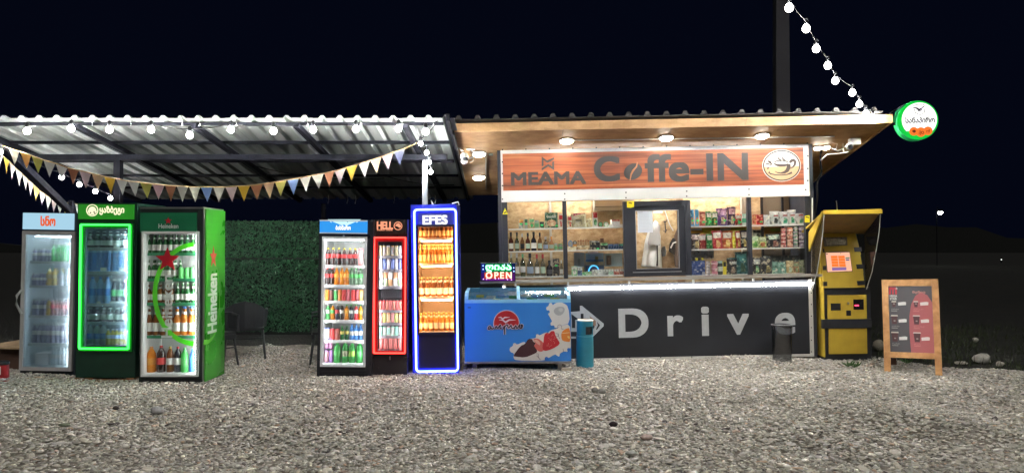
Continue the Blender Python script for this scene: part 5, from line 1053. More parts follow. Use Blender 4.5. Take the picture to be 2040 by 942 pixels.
# behind second pane
I('disc', 1132, 479, 1141, 492, zL[1] + .045, .2, [BL, GY], 'blue_tin', 'tin', 'round blue and grey tin right of the first window post'); I('disc', 1141.5, 480, 1149, 488, zL[1] + .075, .22, [BKc, GY], 'dark_tin', 'tin', 'round dark tin above the small orange box'); I('box', 1142, 488, 1149, 493, zL[1] + .045, .18, [OR], 'orange_box', 'box', 'tiny orange box under the round dark tin')
I('box', 1131, 493, 1148, 500.5, zL[1], .16, [CRM], 'cream_box', 'box', 'low cream box under the blue tin'); I('box', 1149, 492, 1175, 500.5, zL[1], .16, [TN, CRM], 'tan_box', 'box', 'long tan box under the row of little spice jars')
for i in range(5): I('jar', 1150.5 + i * 5, 481 - (i % 2), 1154.5 + i * 5, 492, zL[1] + .055, .18, [flat((.45, .28, .15)), flat((.35, .08, .04))], 'spice_jar', 'jar', ['first', 'second', 'third', 'fourth', 'last'][i] + ' of five little spice jars standing on the long tan box, counted from the left', grp='little spice jars')
I('box', 1176, 482, 1195, 490, zL[1] + .068, .17, [BKc, GY], 'black_box', 'box', 'black box with grey strip on top of another black box'); I('box', 1176, 491, 1195, 500.5, zL[1], .16, [BKc, BKc], 'black_box', 'box', 'lower black box with green tag on the middle left shelf', (.3, .2))
I('box', 1196, 477, 1203, 485, zL[1] + .1, .2, [(.12, .05, .03)], 'brown_box', 'box', 'small dark brown box poking up left of the dark blue books'); I('box', 1196, 486, 1211, 499, zL[1], .17, [BKc, LGN], 'green_black_box', 'box', 'black box with green upper edge left of the dark blue packs')
for i in range(3): I('box', 1212 + i * 10.3, 489, 1222 + i * 10.3, 499.5, zL[1], .16, [(.02, .05, .12), (.06, .3, .2) if i == 2 else (.03, .08, .2)], 'cigarette_carton', 'carton', ['first dark blue carton right of the green and black box', 'dark blue carton in the middle of three beside the serving window', 'dark blue carton with green band next to the serving window'][i], grp='dark blue cartons')
def poster(l, t, r, b_, v, col, lab, extra=()):
    s = thing('poster', lab, 'poster', K.M); m = MB(); K.box(m, l, t, r, b_, v, v + .004); m.build('sheet', flat(tuple(min(.8, q * 1.5) for q in col)), s)
    for (a, b2, c, d, cc) in extra: m = MB(); K.box(m, a, b2, c, d, v - .003, v - .001); m.build('picture', flat(tuple(min(.8, q * 1.4) for q in cc)), s)
poster(1143, 503.5, 1165, 532, .55, (.33, .42, .48), 'tall grey-blue poster inside the kiosk left of the beach picture', ((1151, 515, 1156, 528, (.25, .33, .36)),))
poster(1166, 504.5, 1203, 529, .55, (.25, .42, .6), 'beach picture with sea and sand inside the kiosk', ((1167, 517, 1202, 521, (.08, .25, .5)), (1167, 521.5, 1202, 528, (.5, .48, .35)), (1186, 511, 1192, 527, (.3, .33, .12))))
poster(1204, 505, 1240, 530, .56, (.34, .46, .48), 'pale teal poster with a small brown portrait inside the kiosk', ((1208, 509, 1218, 528, (.25, .22, .18)), (1211, 513, 1215, 526, (.5, .4, .3)), (1223, 512, 1237, 524, (.42, .52, .53))))
poster(1171, 501.5, 1192, 505.5, .5, (.8, .8, .8), 'small white strip of paper at the top of the beach picture')
s = thing('coffee_machine', 'dark coffee machine with a glowing light blue arc', 'coffee machine', K.M); m = MB(); K.box(m, 1166, 529, 1204, 551, .3, .48); m.build('body', mat('machine_dark', (.02, .035, .07), .3), s)
c = kp(1183, 541, .29); k = K.k(.29); MB().ring(arc(*c, 11 * k, 13 * k, 0, 180, 20) + arc(*c, 8.6 * k, 10.5 * k, 180, 0, 20), arc(*c, 11 * k, 13 * k, 0, 180, 20) + arc(*c, 8.6 * k, 10.5 * k, 180, 0, 20), .29, .299) if 0 else MB().stroke(arc(*c, 10 * k, 12 * k, -5, 185, 20), 2.3 * k, .285, .298).build('light_ring', emi('cyan_ring', (.1, .5, 1), 1.6), s)
I('box', 1139, 533, 1150, 551, zL[2], .15, [LGN, WH, WH], 'small_carton', 'carton', 'green and white carton at the left end of the lowest shelf behind the second pane'); I('box', 1151, 535, 1160, 551, zL[2], .15, [(.08, .14, .3), WH], 'small_carton', 'carton', 'blue carton right of the green and white one')
I('box', 1160, 545, 1168, 551, zL[2], .14, [LGN], 'small_pack', 'packet', 'little green packet left of the coffee machine front'); I('box', 1168, 543.5, 1179, 551, zL[2], .13, [(.35, .5, .3), LGN], 'small_pack', 'packet', 'pale green packet in front of the coffee machine')
for i in range(6): I('box', 1180 + i * 10.9, 540, 1190 + i * 10.9, 551, zL[2], .12, [[(.45, .42, .4), (.62, .62, .6), (.4, .42, .4), (.35, .5, .4), (.45, .12, .1), (.4, .15, .12)][i], WH], 'gum_box', 'gum box', ['first', 'second', 'third', 'fourth', 'fifth', 'last'][i] + ' of six small open gum boxes at the glass left of the serving window', grp='small open gum boxes')
# air conditioner
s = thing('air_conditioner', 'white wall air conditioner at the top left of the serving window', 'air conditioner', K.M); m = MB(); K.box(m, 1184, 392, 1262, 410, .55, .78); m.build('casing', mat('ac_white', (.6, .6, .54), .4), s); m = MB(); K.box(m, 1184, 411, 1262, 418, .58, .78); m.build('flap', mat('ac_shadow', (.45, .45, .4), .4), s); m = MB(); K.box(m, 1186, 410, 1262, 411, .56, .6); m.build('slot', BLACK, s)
# hoodie on the boards and other hung clothes
def cloth(nm, lab, cat, outline, v, depth, col, cuts=()):
    """hung garment: outline in photo pixels, puffed, with vertical folds"""
    P = K.pp(outline, v); zs = [z for _, z in P]; zlo, zhi = min(zs), max(zs); n = 26; rows = []
    for j in range(n + 1):
        z = zlo + (zhi - zlo) * (j + .001) / (n + .002); xs = []
        for (x0, z0), (x1, z1) in zip(P, P[1:] + P[:1]):
            if (z0 - z) * (z1 - z) < 0: xs.append(x0 + (x1 - x0) * (z - z0) / (z1 - z0))
        if len(xs) >= 2: rows.append((z, min(xs), max(xs)))
    nx = 16; vs = []; fs = []
    for j, (z, a, b) in enumerate(rows):
        for i in range(nx + 1):
            s = i / nx; fold = math.sin(s * 13 + .4 * math.sin(j * .4)) * .3 + math.sin(s * 29 + 2) * .12; vs.append((a + (b - a) * s, v - depth * math.sin(math.pi * s) ** .6 * (.75 + .35 * fold), z))
    n0 = len(vs); vs += [(x, v + .004, z) for x, y, z in vs]
    for j in range(len(rows) - 1):
        for i in range(nx): a = j * (nx + 1) + i; fs.append((a, a + 1, a + nx + 2, a + nx + 1)); fs.append((a + n0, a + nx + 1 + n0, a + nx + 2 + n0, a + 1 + n0))
    m = MB(); m.add(vs, fs, 0, True); s = thing(nm, lab, cat, K.M); m.build('fabric', col, s); return s
GF = mat('grey_fleece', (.72, .74, .72), .9, bump=.3, vs=40); GFD = mat('fold_shade', (.06, .06, .06), .9)
cv = 1.2
s = cloth('hoodie', 'pale grey hooded sweater hanging on the boards behind the serving window', 'hoodie', [(1277, 534), (1281, 505), (1285, 480), (1290, 463), (1298, 450), (1304, 440), (1308, 440), (1312, 452), (1316, 470), (1317, 490), (1319, 534)], cv, .09, GF)
m = MB(); m.lathe([(.001, .1), (.055, .06), (.075, 0), (.07, -.07), (.03, -.1)], 12, (kp(1304, 452, cv)[0], cv - .07, kp(1304, 452, cv)[1]), sy=.6); m.build('hood', mat('hood_grey', (.42, .43, .43), .9), s)
q = K.pp([(1289, 490), (1292, 472), (1298, 452), (1303, 441), (1309, 443), (1314, 460), (1317, 492), (1304, 486)], cv - .1); MB().prism(soft(q, 2), cv - .112, cv - .1).build('shoulder_panel', MC['hood_grey'], s)
MB().stroke(K.pp([(1306, 455), (1309, 485), (1310, 515), (1309, 530)], cv - .1), [.01, .02, .02, .03], cv - .1, cv - .096).build('fold_shade_strip', GFD, s)  # dark strip painting the shade inside the sweater's fold
cloth('dark_jacket', 'dark jacket at the right edge behind the serving window', 'jacket', [(1345, 534), (1341, 500), (1343, 470), (1349, 455), (1356, 455), (1358, 534)], cv, .06, mat('jacket_brown', (.12, .09, .07), .8))
s = cloth('backpack', 'black and white bag hanging right of the hooded sweater', 'bag', [(1332, 500), (1334, 485), (1340, 474), (1348, 476), (1350, 500), (1344, 508)], cv, .05, mat('bag_black', (.03, .03, .03), .7)); MB().stroke(K.pp([(1336, 494), (1341, 484), (1347, 482)], cv - .06), .02, cv - .066, cv - .062).build('strap', WHITE, s)
cloth('baseball_hat', 'dark grey peaked hat hanging right of the hooded sweater', 'cap', [(1317, 500), (1319, 492), (1325, 490), (1328, 500), (1326, 510), (1319, 511)], cv, .04, mat('cap_grey', (.08, .09, .09), .8))
s = thing('coat_hook', 'branching black coat hook on the boards above the bags', 'hook', K.M); MB().stroke(K.pp([(1324, 440), (1325, 450), (1326, 464)], cv), .012, cv - .02, cv).build('stem', BLACK, s); MB().stroke(K.pp([(1320, 441), (1325, 443), (1328, 438)], cv), .01, cv - .035, cv - .021).build('hook', BLACK, s); MB().stroke(K.pp([(1321, 460), (1325, 462), (1328, 457)], cv), .01, cv - .035, cv - .021).build('hook', BLACK, s)
s = thing('cable_on_boards', 'pale cable running down the boards behind the serving window', 'cable', K.M); MB().tube([(*K.p(a, 0 + b, cv)[:1], cv - .01, K.p(a, b, cv)[1]) for a, b in ((1324, 419), (1328, 432), (1334, 448), (1341, 460))], .009, 5).build('cord', WCABLE, s)
I('box', 1302, 421, 1320, 424, kp(1310, 424, .9)[1], .9, [WH], 'white_batten', 'batten', 'short white batten at the top behind the paper notice', d=.05)
# right windows, top shelf
v = .2
for i, (l, r) in enumerate(((1375, 1383), (1385, 1392.5))): I('box', l, 416, r, 449.5, zR[0], v, [(.05, .25, .5), (.05, .3, .6), (.6, .25, .1)], 'crisp_tube_box', 'crisp box', ['tall blue and orange crisp box touching the serving window frame', 'tall blue and orange crisp box left of the small red bag'][i], (.1, .35))
for a in [(1393.5, 421, 1404, [(.4, .08, .05), (.45, .12, .08)], 'narrow dark red snack bag right of the tall blue boxes'), (1405, 420, 1417, [(.03, .22, .05), (.7, .7, .65), (.1, .35, .08)], 'left of the two green snack bags on the upper right shelf'), (1417, 421, 1428.5, [(.03, .2, .05), (.7, .7, .65), (.5, .35, .1)], 'green snack bag directly left of the purple one'),
          (1429, 415, 1448.5, [(.12, .04, .2), (.5, .3, .5), (.6, .45, .25)], 'large purple snack bag on the upper right shelf'), (1448.5, 412, 1465, [(.06, .02, .06), (.5, .25, .3), (.5, .4, .2)], 'dark maroon snack bag, tallest on the upper right shelf'), (1463, 427, 1477, [(.5, .04, .03), (.6, .5, .4), (.1, .5, .15)], 'red snack bag right of the maroon one')]:
    I('bag', a[0], a[1], a[2], 449.5, zR[0], v + .02 * (a[0] % 2), a[3], 'snack_bag', 'snack bag', a[4], (.2, .3))
I('jar', 1478, 427, 1488.5, 449.5, zR[0], v, [flat((.6, .65, .6)), flat((.4, .6, .5)), flat((.1, .45, .25))], 'white_tub', 'tub', 'white and green tub left of the second window post')
I('bag', 1499, 428, 1507, 448.5, zR[0], v, [(.45, .08, .04), (.6, .3, .1)], 'snack_bag', 'snack bag', 'small reddish snack bag right of the second window post'); I('box', 1507.5, 427, 1520, 448, zR[0], v, [(.45, .03, .02), (.35, .02, .02)], 'red_box', 'box', 'square red box with green tag on the far right upper shelf', (.2, .3))
for a in [(1521, 429, 1533, 'crumpled pale bag left of the white nut bags'), (1533.5, 422, 1552, 'large white nut bag with red logo and dark marks'), (1552, 423, 1571, 'white nut bag with green lower band'), (1570, 420, 1585.5, 'open topped white nut bag in the middle right of the upper shelf'), (1585, 427, 1603, 'white nut bag nearest the yellow sticker')]:
    o = I('bag', a[0], a[1], a[2], 448.5, zR[0], v, [(.62, .64, .62), (.62, .64, .62), (.62, .64, .62)] if 'crumpled' in a[3] else [(.62, .64, .62), (.62, .64, .62), (.04, .05, .05) if 'dark' in a[3] else (.05, .35, .2)], 'nut_bag', 'nut bag', a[3])
    if 'crumpled' not in a[3]: MB().box(-.03, .03, -.047, -.043, .12, .135).build('logo', flat(RD), o)
# right windows, middle
s = thing('price_banner', 'bright yellow and orange promotional strip above the crisps', 'banner', K.M); m = MB(); K.box(m, 1376, 453.5, 1489, 470, .3, .304); m.build('sheet', flat((.8, .45, .04)), s); m = MB()
for l, t, r, b_ in ((1376, 455, 1398, 459), (1435, 455, 1456, 459)): K.box(m, l, t, r, b_, .296, .299)
m.build('white_field', flat((.8, .8, .78)), s); m = MB()
for l, t, r, b_ in ((1400, 456, 1420, 464), (1460, 455, 1488, 461)): K.box(m, l, t, r, b_, .296, .299)
m.build('yellow_field', flat((.75, .8, .05)), s)
for a in [(1376, 464, 1396, [(.03, .02, .02), (.5, .35, .35), (.35, .25, .1)], 'black crisp bag with round pale logo, far left of the middle row'), (1390, 466, 1408, [(.28, .03, .03), (.6, .5, .5), (.3, .04, .04)], 'dark red crisp bag left of the green one in the middle row'), (1407, 466, 1420, [(.03, .17, .05), (.6, .6, .5), (.03, .2, .05)], 'slim green crisp bag in the middle row'),
          (1420, 460, 1439, [(.4, .03, .04), (.7, .65, .6), (.6, .35, .15)], 'bright red crisp bag right of the slim green one'), (1438, 461, 1458, [(.45, .1, .04), (.7, .65, .6), (.65, .4, .12)], 'orange-red crisp bag left of the yellow one'), (1457, 457, 1467.5, [(.7, .6, .03), (.7, .6, .1), (.55, .5, .03)], 'bright yellow crisp bag in the middle row'),
          (1466, 461, 1476, [(.4, .05, .03), (.7, .65, .6), (.5, .35, .1)], 'red crisp bag right of the yellow one'), (1475.5, 460, 1489.5, [(.03, .03, .05), (.6, .5, .5), (.5, .35, .12)], 'dark crisp bag against the second window post')]:
    I('bag', a[0], a[1], a[2], 496, zR[1], .17 + .04 * ((int(a[0]) // 10) % 2), a[3], 'crisp_bag', 'crisp bag', a[4])
poster(1522, 452, 1557, 471, .45, (.5, .3, .08), 'orange and green field picture behind the black nut bag', ((1535, 455, 1556, 461, (.35, .5, .08)),))
I('bag', 1498.5, 455, 1516, 472, zR[1] + .14, .3, [(.5, .5, .48), (.04, .04, .04)], 'striped_bag', 'snack bag', 'grey and black striped bag tilted behind the green cartons')
I('box', 1498.5, 472, 1511.5, 495.5, zR[1], .17, [(.28, .38, .16), (.35, .45, .3), (.1, .3, .05)], 'seed_box', 'box', 'left of the two green seed cartons right of the second post'); I('box', 1512.5, 474, 1527, 495.5, zR[1], .16, [(.3, .4, .1), (.4, .45, .3), (.45, .15, .06)], 'seed_box', 'box', 'green seed carton with reddish fruit beside the black nut bag')
I('bag', 1527, 468, 1556, 495.5, zR[1], .17, [(.02, .02, .025), (.35, .45, .38), (.25, .1, .08)], 'nut_bag', 'nut bag', 'wide black nut bag in the middle of the right window')
for l, t, r, c, lab in ((1555, 457, 1566, [(.5, .12, .12), (.65, .4, .35)], 'red stack of cup desserts right of the black nut bag'), (1567, 456, 1580, [(.55, .2, .12), (.7, .45, .35)], 'orange-red stack of cup desserts'), (1580.5, 455, 1590, [(.2, .4, .3), (.5, .4, .5)], 'green and lilac stack of cup desserts'), (1591, 455, 1603.5, [(.42, .32, .45), (.65, .6, .65)], 'lilac stack of cup desserts at the right post')):
    I('stack', l, t, r, 495.5, zR[1], .17, c, 'dessert_stack', 'stack of cups', lab)
# right windows, bottom
z = zR[2]
I('box', 1376, 519, 1405, 547, z, .2, [(.03, .06, .18), (.05, .09, .25)], 'blue_crate', 'box', 'dark blue box at the lower left of the right windows'); s_ = z + 29 * K.k(.2)
for i in range(4): I('jar', 1379 + i * 6, 513, 1384 + i * 6, 519.5, s_, .2, [flat([(.02, .02, .02), (.65, .55, .05)][i % 2]), flat((.02, .02, .02))], 'battery_can', 'can', ['first', 'second', 'third', 'fourth'][i] + ' little black or yellow can from the left on the dark blue box', grp='little cans on the dark blue box')
I('box', 1378, 498, 1422, 516, z + .22, .42, [(.55, .57, .58)], 'white_machine', 'box', 'pale white machine behind the dark blue box')
I('stack', 1406, 520, 1415.5, 550.5, z - .02, .13, [(.35, .33, .35), (.6, .5, .5)], 'grey_can_stack', 'stack of cans', 'grey stack of little tins left of the pink ones'); I('stack', 1416.5, 520, 1430.5, 551, z - .02, .12, [(.65, .22, .3), (.75, .4, .45)], 'pink_can_stack', 'stack of cans', 'pink stack of two tins leaning at the glass')
I('jar', 1429, 520, 1440, 547, z, .2, [flat((.04, .05, .04)), flat((.3, .5, .45)), flat((.5, .55, .45))], 'nut_jar', 'jar', 'black jar with pale mint lid right of the pink tins'); I('box', 1440.5, 521, 1447.5, 547, z, .18, [YE, BKc], 'yellow_pack', 'packet', 'narrow yellow packet between two black jars')
I('bag', 1447, 517, 1467, 547, z, .2, [BKc, BKc, (.35, .25, .2)], 'black_snack_bag', 'snack bag', 'black bag with tall white lettering in the lower right window', None, 'YAWI', WH); I('bag', 1449, 502, 1466, 520, z + .1, .34, [(.05, .2, .22), (.15, .4, .42)], 'teal_bag', 'snack bag', 'teal bag behind and above the black lettered bag')
I('bag', 1467, 503, 1489.5, 547, z, .24, [(.03, .12, .13), (.08, .3, .3), (.05, .1, .06)], 'teal_bag', 'snack bag', 'tall dark teal bag beside the second window post')
for l, t, r, c, lab in ((1499, 514, 1515, [BKc, (.4, .4, .38), (.1, .3, .15)], 'black nut bag just right of the second post, bottom row'), (1515, 513, 1538, [BKc, BKc, (.35, .28, .12)], 'wide black bag with nuts printed, bottom row'), (1538, 523, 1551, [(.15, .3, .24), (.15, .3, .24), (.4, .55, .45)], 'left one of the two grey-green bags, bottom row'), (1551, 524, 1566, [(.13, .27, .22), (.13, .27, .22), (.4, .55, .45)], 'right one of the two grey-green bags, bottom row'),
                       (1566, 521, 1580, [(.42, .3, .14), (.42, .3, .14), (.45, .55, .4)], 'tan bag with pale oval label, bottom row'), (1580, 524, 1592, [(.4, .2, .1), (.3, .35, .2)], 'orange-brown bag, bottom row'), (1592, 520, 1603.5, [(.28, .33, .2), (.4, .4, .3)], 'olive bag in the bottom right corner')):
    I('bag', l, t, r, 546, z, .18, c, 'dried_fruit_bag', 'snack bag', lab)
for l, r, lab in ((1530, 1560, 'left dull steel container standing behind the bottom row bags'), (1563, 1602, 'right dull steel container behind the tan bags')): I('box', l, 499, r, 524, z + .06, .4, [(.2, .24, .25)], 'steel_container', 'container', lab, d=.2)

# ------------------------------------------------------------------ cameras and wires
def dome(px, py, lab):
    q = son(px, py); s = thing('security_camera', lab, 'camera', K.M @ T(*q)); W_ = mat('camera_white', (.75, .75, .73), .3)
    MB().lathe([(.06, -.015), (.06, 0)], 14).build('mount', W_, s); MB().tube([(0, 0, -.01), (.03, 0, -.05), (.02, -.02, -.12), (-.04, -.03, -.14)], .012, 7).build('arm', W_, s)
    MB().lathe([(.001, .055), (.04, .045), (.056, .01), (.057, -.01)], 16, (-.09, -.05, -.11)).build('housing', W_, s); MB().lathe([(.052, -.012), (.053, -.05), (.05, -.055)], 16, (-.09, -.05, -.11)).build('lens_band', mat('lens_dark', (.02, .02, .025), .15), s)
    MB().lathe([(.05, -.06), (.046, -.085), (.02, -.105), (.001, -.108)], 16, (-.09, -.05, -.11)).build('lower_cap', W_, s)
    for dx in (-.13, -.15): MB().tube([(dx + .03, -.05, -.04), (dx - .02, -.05, .02)], .006, 5).build('antenna', W_, s)
    m = MB().tube([(.0, .0, -.01), (.04, -.03, -.09), (.03, -.04, -.17), (-.02, -.04, -.19)], .006, 5); m.build('cable', WCABLE, s)
dome(938, 297, 'white dome security camera hanging at the left end of the soffit')
q = son(1702, 276); s = thing('security_camera', 'white box and swivel camera under the right end of the soffit', 'camera', K.M @ T(*q)); W_ = MC['camera_white']
MB().box(-.07, .07, -.04, .04, -.085, 0).build('junction_box', W_, s); MB().lathe([(.001, .05), (.04, .035), (.048, 0), (.04, -.035), (.001, -.05)], 14, (-.09, -.05, -.11)).build('housing', W_, s)
MB().tube([(-.10, -.09, -.12), (-.11, -.12, -.14)], [.034, .03], 12).build('lens', mat('lens_dark', (.02, .02, .025), .15), s); MB().tube([(-.02, 0, -.08), (-.06, -.02, -.1)], .02, 8).build('arm', W_, s)
w_ = thing('loose_wire', 'white wire looping from the camera to the corner lamp under the soffit', 'wire', K.M)
def kw(px, py, v): a = K.p(px, py, v); return (a[0], v, a[1])
MB().tube([kw(a, b, -.25) for a, b in ((1690, 303), (1678, 305), (1662, 307), (1648, 307), (1637, 318))], .007, 6).build('wire', WCABLE, w_); MB().tube([kw(a, b, -.22) for a, b in ((1650, 290), (1660, 297), (1668, 301), (1678, 297), (1686, 290))], .006, 6).build('wire', WCABLE, w_)
MB().tube([kw(a, b, -.22) for a, b in ((1648, 288), (1658, 285), (1668, 287), (1666, 296), (1655, 298))], .004, 6).build('wire', WCABLE, w_); MB().tube([kw(a, b, -.22) for a, b in ((1638, 317), (1636, 320))], .013, 6).build('plug', WHITE, w_)
MB().tube([kw(a, b, -.22) for a, b in ((1679, 286), (1680, 303))], .01, 6).build('bracket', mat('bracket_tan', (.5, .4, .25), .5), w_)
w_ = thing('hanging_cable', 'dark cable hanging from the corner lamp down behind the yellow terminal', 'cable', K.M)
MB().tube([kw(a, b, .05) for a, b in ((1636, 300), (1634, 318), (1636, 335), (1636, 345), (1629, 358), (1627, 372), (1628, 390), (1627, 405), (1624, 425), (1622, 445))], [.012, .012, .017, .017, .014, .017, .017, .014, .013, .013], 7).build('cable', CABLE, w_)

# ------------------------------------------------------------------ round sign
RS = Fr(1829, 9.35, yaw=-5); s = thing('round_sign', 'lit round sign, white on green, hanging off the right roof corner', 'sign', RS.M)
c = RS.p(1828, 240); k = RS.k(); GE = emi('sign_green', (.01, .72, .07), .75); WE = emi('sign_white', (1, 1, .95), 1.25)
MB().prism(arc(*c, 39.5 * k, 39.5 * k, 0, 360, 48)[:-1], .0, .12).build('casing', mat('sign_case', (.02, .28, .08), .3, emit=(.01, .3, .08), es=.3), s)
MB().prism(arc(*c, 38.5 * k, 38.5 * k, 0, 360, 48)[:-1], -.01, -.0005).build('face', GE, s)
MB().prism(arc(c[0] + 2.5 * k, c[1] + 1 * k, 33.5 * k, 34 * k, -42, 222, 40), -.014, -.0105).build('face', WE, s)
SD = mat('sign_print_dark', (.05, .04, .07), .5); ORC = emi('sign_orange', (1, .2, .03), .85); zz = lambda L: RS.pp([(1785 + a / 10.47, 195 + b / 10.47) for a, b in L], -.014)
text('სანაპირო', RS.rect(1804, 234, 1862, 244.5, -.016), -.016, SD, s, .03); m = MB()
m.stroke(zz([(375, 200), (365, 165), (450, 140), (575, 140), (580, 165)]), .007, -.0175, -.015); m.stroke(zz([(380, 240), (400, 310), (500, 365), (590, 310), (605, 215)]), .007, -.0175, -.015)
m.stroke(zz([(345, 215), (420, 212), (490, 260), (520, 225), (600, 170)]), [.004, .02, .03, .022, .006], -.0175, -.015); m.stroke(zz([(445, 280), (500, 268), (530, 250)]), [.006, .014, .02], -.0205, -.018); m.build('gull_logo', SD, s)
for i, (px, py, r) in enumerate(((1820.5, 262, 8.6), (1834.5, 263.5, 9.6), (1848.5, 261, 8.6))):
    c2 = RS.p(px, py, -.016); MB().prism(arc(*c2, r * k, r * k, 0, 360, 24)[:-1], -.018 - i * .001, -.0145).build('badge', ORC, s)
    m = MB(); 
    if i == 0: m.prism(arc(*c2, 3.6 * k, 3 * k, 0, 360, 12)[:-1], -.021, -.0192)
    elif i == 1: m.box(c2[0] - 4 * k, c2[0] - 3 * k, -.0215, -.0195, c2[1] - 5 * k, c2[1] + 4 * k); m.box(c2[0] - 1.5 * k, c2[0] - .5 * k, -.0215, -.0195, c2[1] - 6 * k, c2[1] + 3 * k); m.ring(arc(c2[0] + 3 * k, c2[1] - k, 3 * k, 3 * k, 0, 360, 14)[:-1], arc(c2[0] + 3 * k, c2[1] - k, 1.8 * k, 1.8 * k, 0, 360, 14)[:-1], -.0215, -.0195)
    else: [m.box(c2[0] + d * k, c2[0] + (d + 1.1) * k, -.0225, -.0205, c2[1] - 4 * k, c2[1] + (2 + d * .4) * k) for d in (-3, -.5, 2)]
    m.build('badge_mark', mat('badge_brown', (.35, .06, .01), .5), s)
MB().tube([(c[0] - 39 * k, .06, c[1] - 5 * k), (c[0] - 62 * k, .25, c[1] - 2 * k)], .018, 7).build('bracket', DKSTEEL, s); MB().tube([(c[0] - 22 * k, .06, c[1] + 33 * k), (c[0] - 60 * k, .3, c[1] + 8 * k)], .012, 7).build('bracket', DKSTEEL, s)

# ------------------------------------------------------------------ OPEN sign
O = Fr(992, 9.72); s = thing('open_sign', 'small LED sign reading OPEN in rainbow light at the left end of the counter', 'led sign', O.M)
x0, z0, x1, z1 = O.rect(957, 523, 1027, 561); z0 = max(z0, 0)
MB().box(x0, x1, .0, .03, z0, z1).build('panel', BLACK, s); MB().box(x0, x1, -.012, -.001, z1 - .006, z1).build('edge', STEEL, s); MB().box(x0 - .01, x1 + .03, -.03, -.001, z0 - .012, z0 + .003).build('edge', STEEL, s)
cols = {'g': (.02, .8, .12), 'r': (1, .12, .08), 'b': (.12, .2, 1), 'v': (.5, .1, .8)}
def glowp(l, t, r, b_, col, e): m = MB(); O.box(m, l, t, r, b_, -.0035, -.0005); m.build('glow_field', emi('glow_%d_%d' % (l, t), col, e), s)
glowp(958.5, 525, 967, 543, (.02, .06, .5), .35); glowp(967.4, 525, 1019, 542, (0, .33, .1), .5); glowp(1019.4, 525, 1026, 543, (.02, .05, .25), .3); glowp(965, 542.4, 1019.5, 555, (.8, .09, .05), .6); glowp(958.5, 543.4, 964.6, 558, (.1, .02, .4), .3); glowp(965, 555.4, 1019.5, 559, (.3, .02, .5), .4); glowp(1020, 543.4, 1026, 559, (.2, .03, .35), .3)
text('ღიაა', O.rect(968, 528, 1018, 541, -.004), -.004, emi('led_green', (.25, 1, .4), 3.2), s, .05); text('OPEN', O.rect(968, 542, 1019, 554.5, -.004), -.004, emi('led_red', (1, .45, .33), 2.2), s, .04, space=1.35)
LBm = emi('led_blue', (.4, .5, 1), 3.5); LVm = emi('led_violet', (.8, .45, 1), 2.5)
for a, b_ in ((962.4, 529), (962.5, 536), (980.5, 528), (987, 528), (1005, 527), (1011.5, 527), (1023.5, 533), (1023.8, 540), (963, 555.5), (969.5, 555.5), (987, 554.5), (993.5, 554.3), (1011, 556), (1019, 557)):
    c = O.p(a, b_, -.006); r = .0085; m = MB().prism([(c[0] - r, c[1] - r * .8), (c[0] + r, c[1] - r * .8), (c[0], c[1] + r)], -.01, -.006); m.build('led_triangle', LBm if b_ < 545 else LVm, s)

# ------------------------------------------------------------------ ice cream freezer
Z = Fr(1031, 9.15, roll=-.35); s = thing('ice_cream_freezer', 'blue chest freezer with curved glass lids and puzzle print of strawberry and chocolate', 'freezer', Z.M)
bx0, bz0 = Z.p(926, 722); bx1, _ = Z.p(1138, 722); bz1 = Z.p(1031, 603)[1]; dpt = .62
FB = mat('freezer_blue', (.03, .2, .6), .33, coat=.3, var=.08, vs=1.5); FLB = mat('freezer_rim', (.22, .5, .72), .35)
MB().box(bx0, bx1, 0, dpt, bz0, bz1).build('body', FB, s)
zr0 = Z.p(1031, 598)[1]; zr1 = Z.p(1031, 577, dpt)[1]
# rim with slanted, curved profile
pf = [(0, bz1 + .001), (0, zr0 + .01), (.04, zr0 + .055), (.14, zr0 + .1), (dpt, zr1 + .03), (dpt, bz1 + .001)]
def rimend(a, b): MB().add([(a, y, z) for y, z in pf] + [(b, y, z) for y, z in pf], [tuple(range(6)), tuple(range(11, 5, -1))] + [(i, i + 6, (i + 1) % 6 + 6, (i + 1) % 6) for i in range(6)]).build('rim_end', FLB, s)
rimend(bx0, bx0 + .045); rimend(bx1 - .045, bx1)
MB().box(bx0 + .046, bx1 - .046, 0, .02, bz1 + .001, zr0 + .01).build('front_rim', FLB, s); MB().box(bx0 + .046, bx1 - .046, dpt - .05, dpt, bz1 + .001, zr1 + .03).build('rear_rim', FLB, s)
xm = (bx0 + bx1) / 2 + .01; MB().hexa([(xm - .02, .0, zr0 + .02), (xm + .02, .0, zr0 + .02), (xm + .02, .14, zr0 + .102), (xm - .02, .14, zr0 + .102)], [(xm - .02, dpt, zr1 + .035), (xm + .02, dpt, zr1 + .035), (xm + .02, dpt, zr1 + .05), (xm - .02, dpt, zr1 + .05)]).build('lid_rail', FLB, s)
FZG = clear('freezer_lid', (.85, .92, .95), .22, .04)
for a, b in ((bx0 + .046, xm - .021), (xm + .021, bx1 - .046)):
    q = [(.021, zr0 + .012), (.05, zr0 + .055), (.14, zr0 + .095), (dpt - .052, zr1 + .03)]; m = MB()
    for (y0, z0), (y1, z1) in zip(q, q[1:]): m.hexa([(a, y0, z0), (b, y0, z0), (b, y1, z1), (a, y1, z1)], [(a, y0, z0 + .004), (b, y0, z0 + .004), (b, y1, z1 + .004), (a, y1, z1 + .004)])
    m.build('glass_lid', FZG, s)
MB().box(bx0 + .02, bx1 - .02, .02, dpt - .02, bz1 + .001, bz1 + .004).build('basket_floor', WHITE, s)
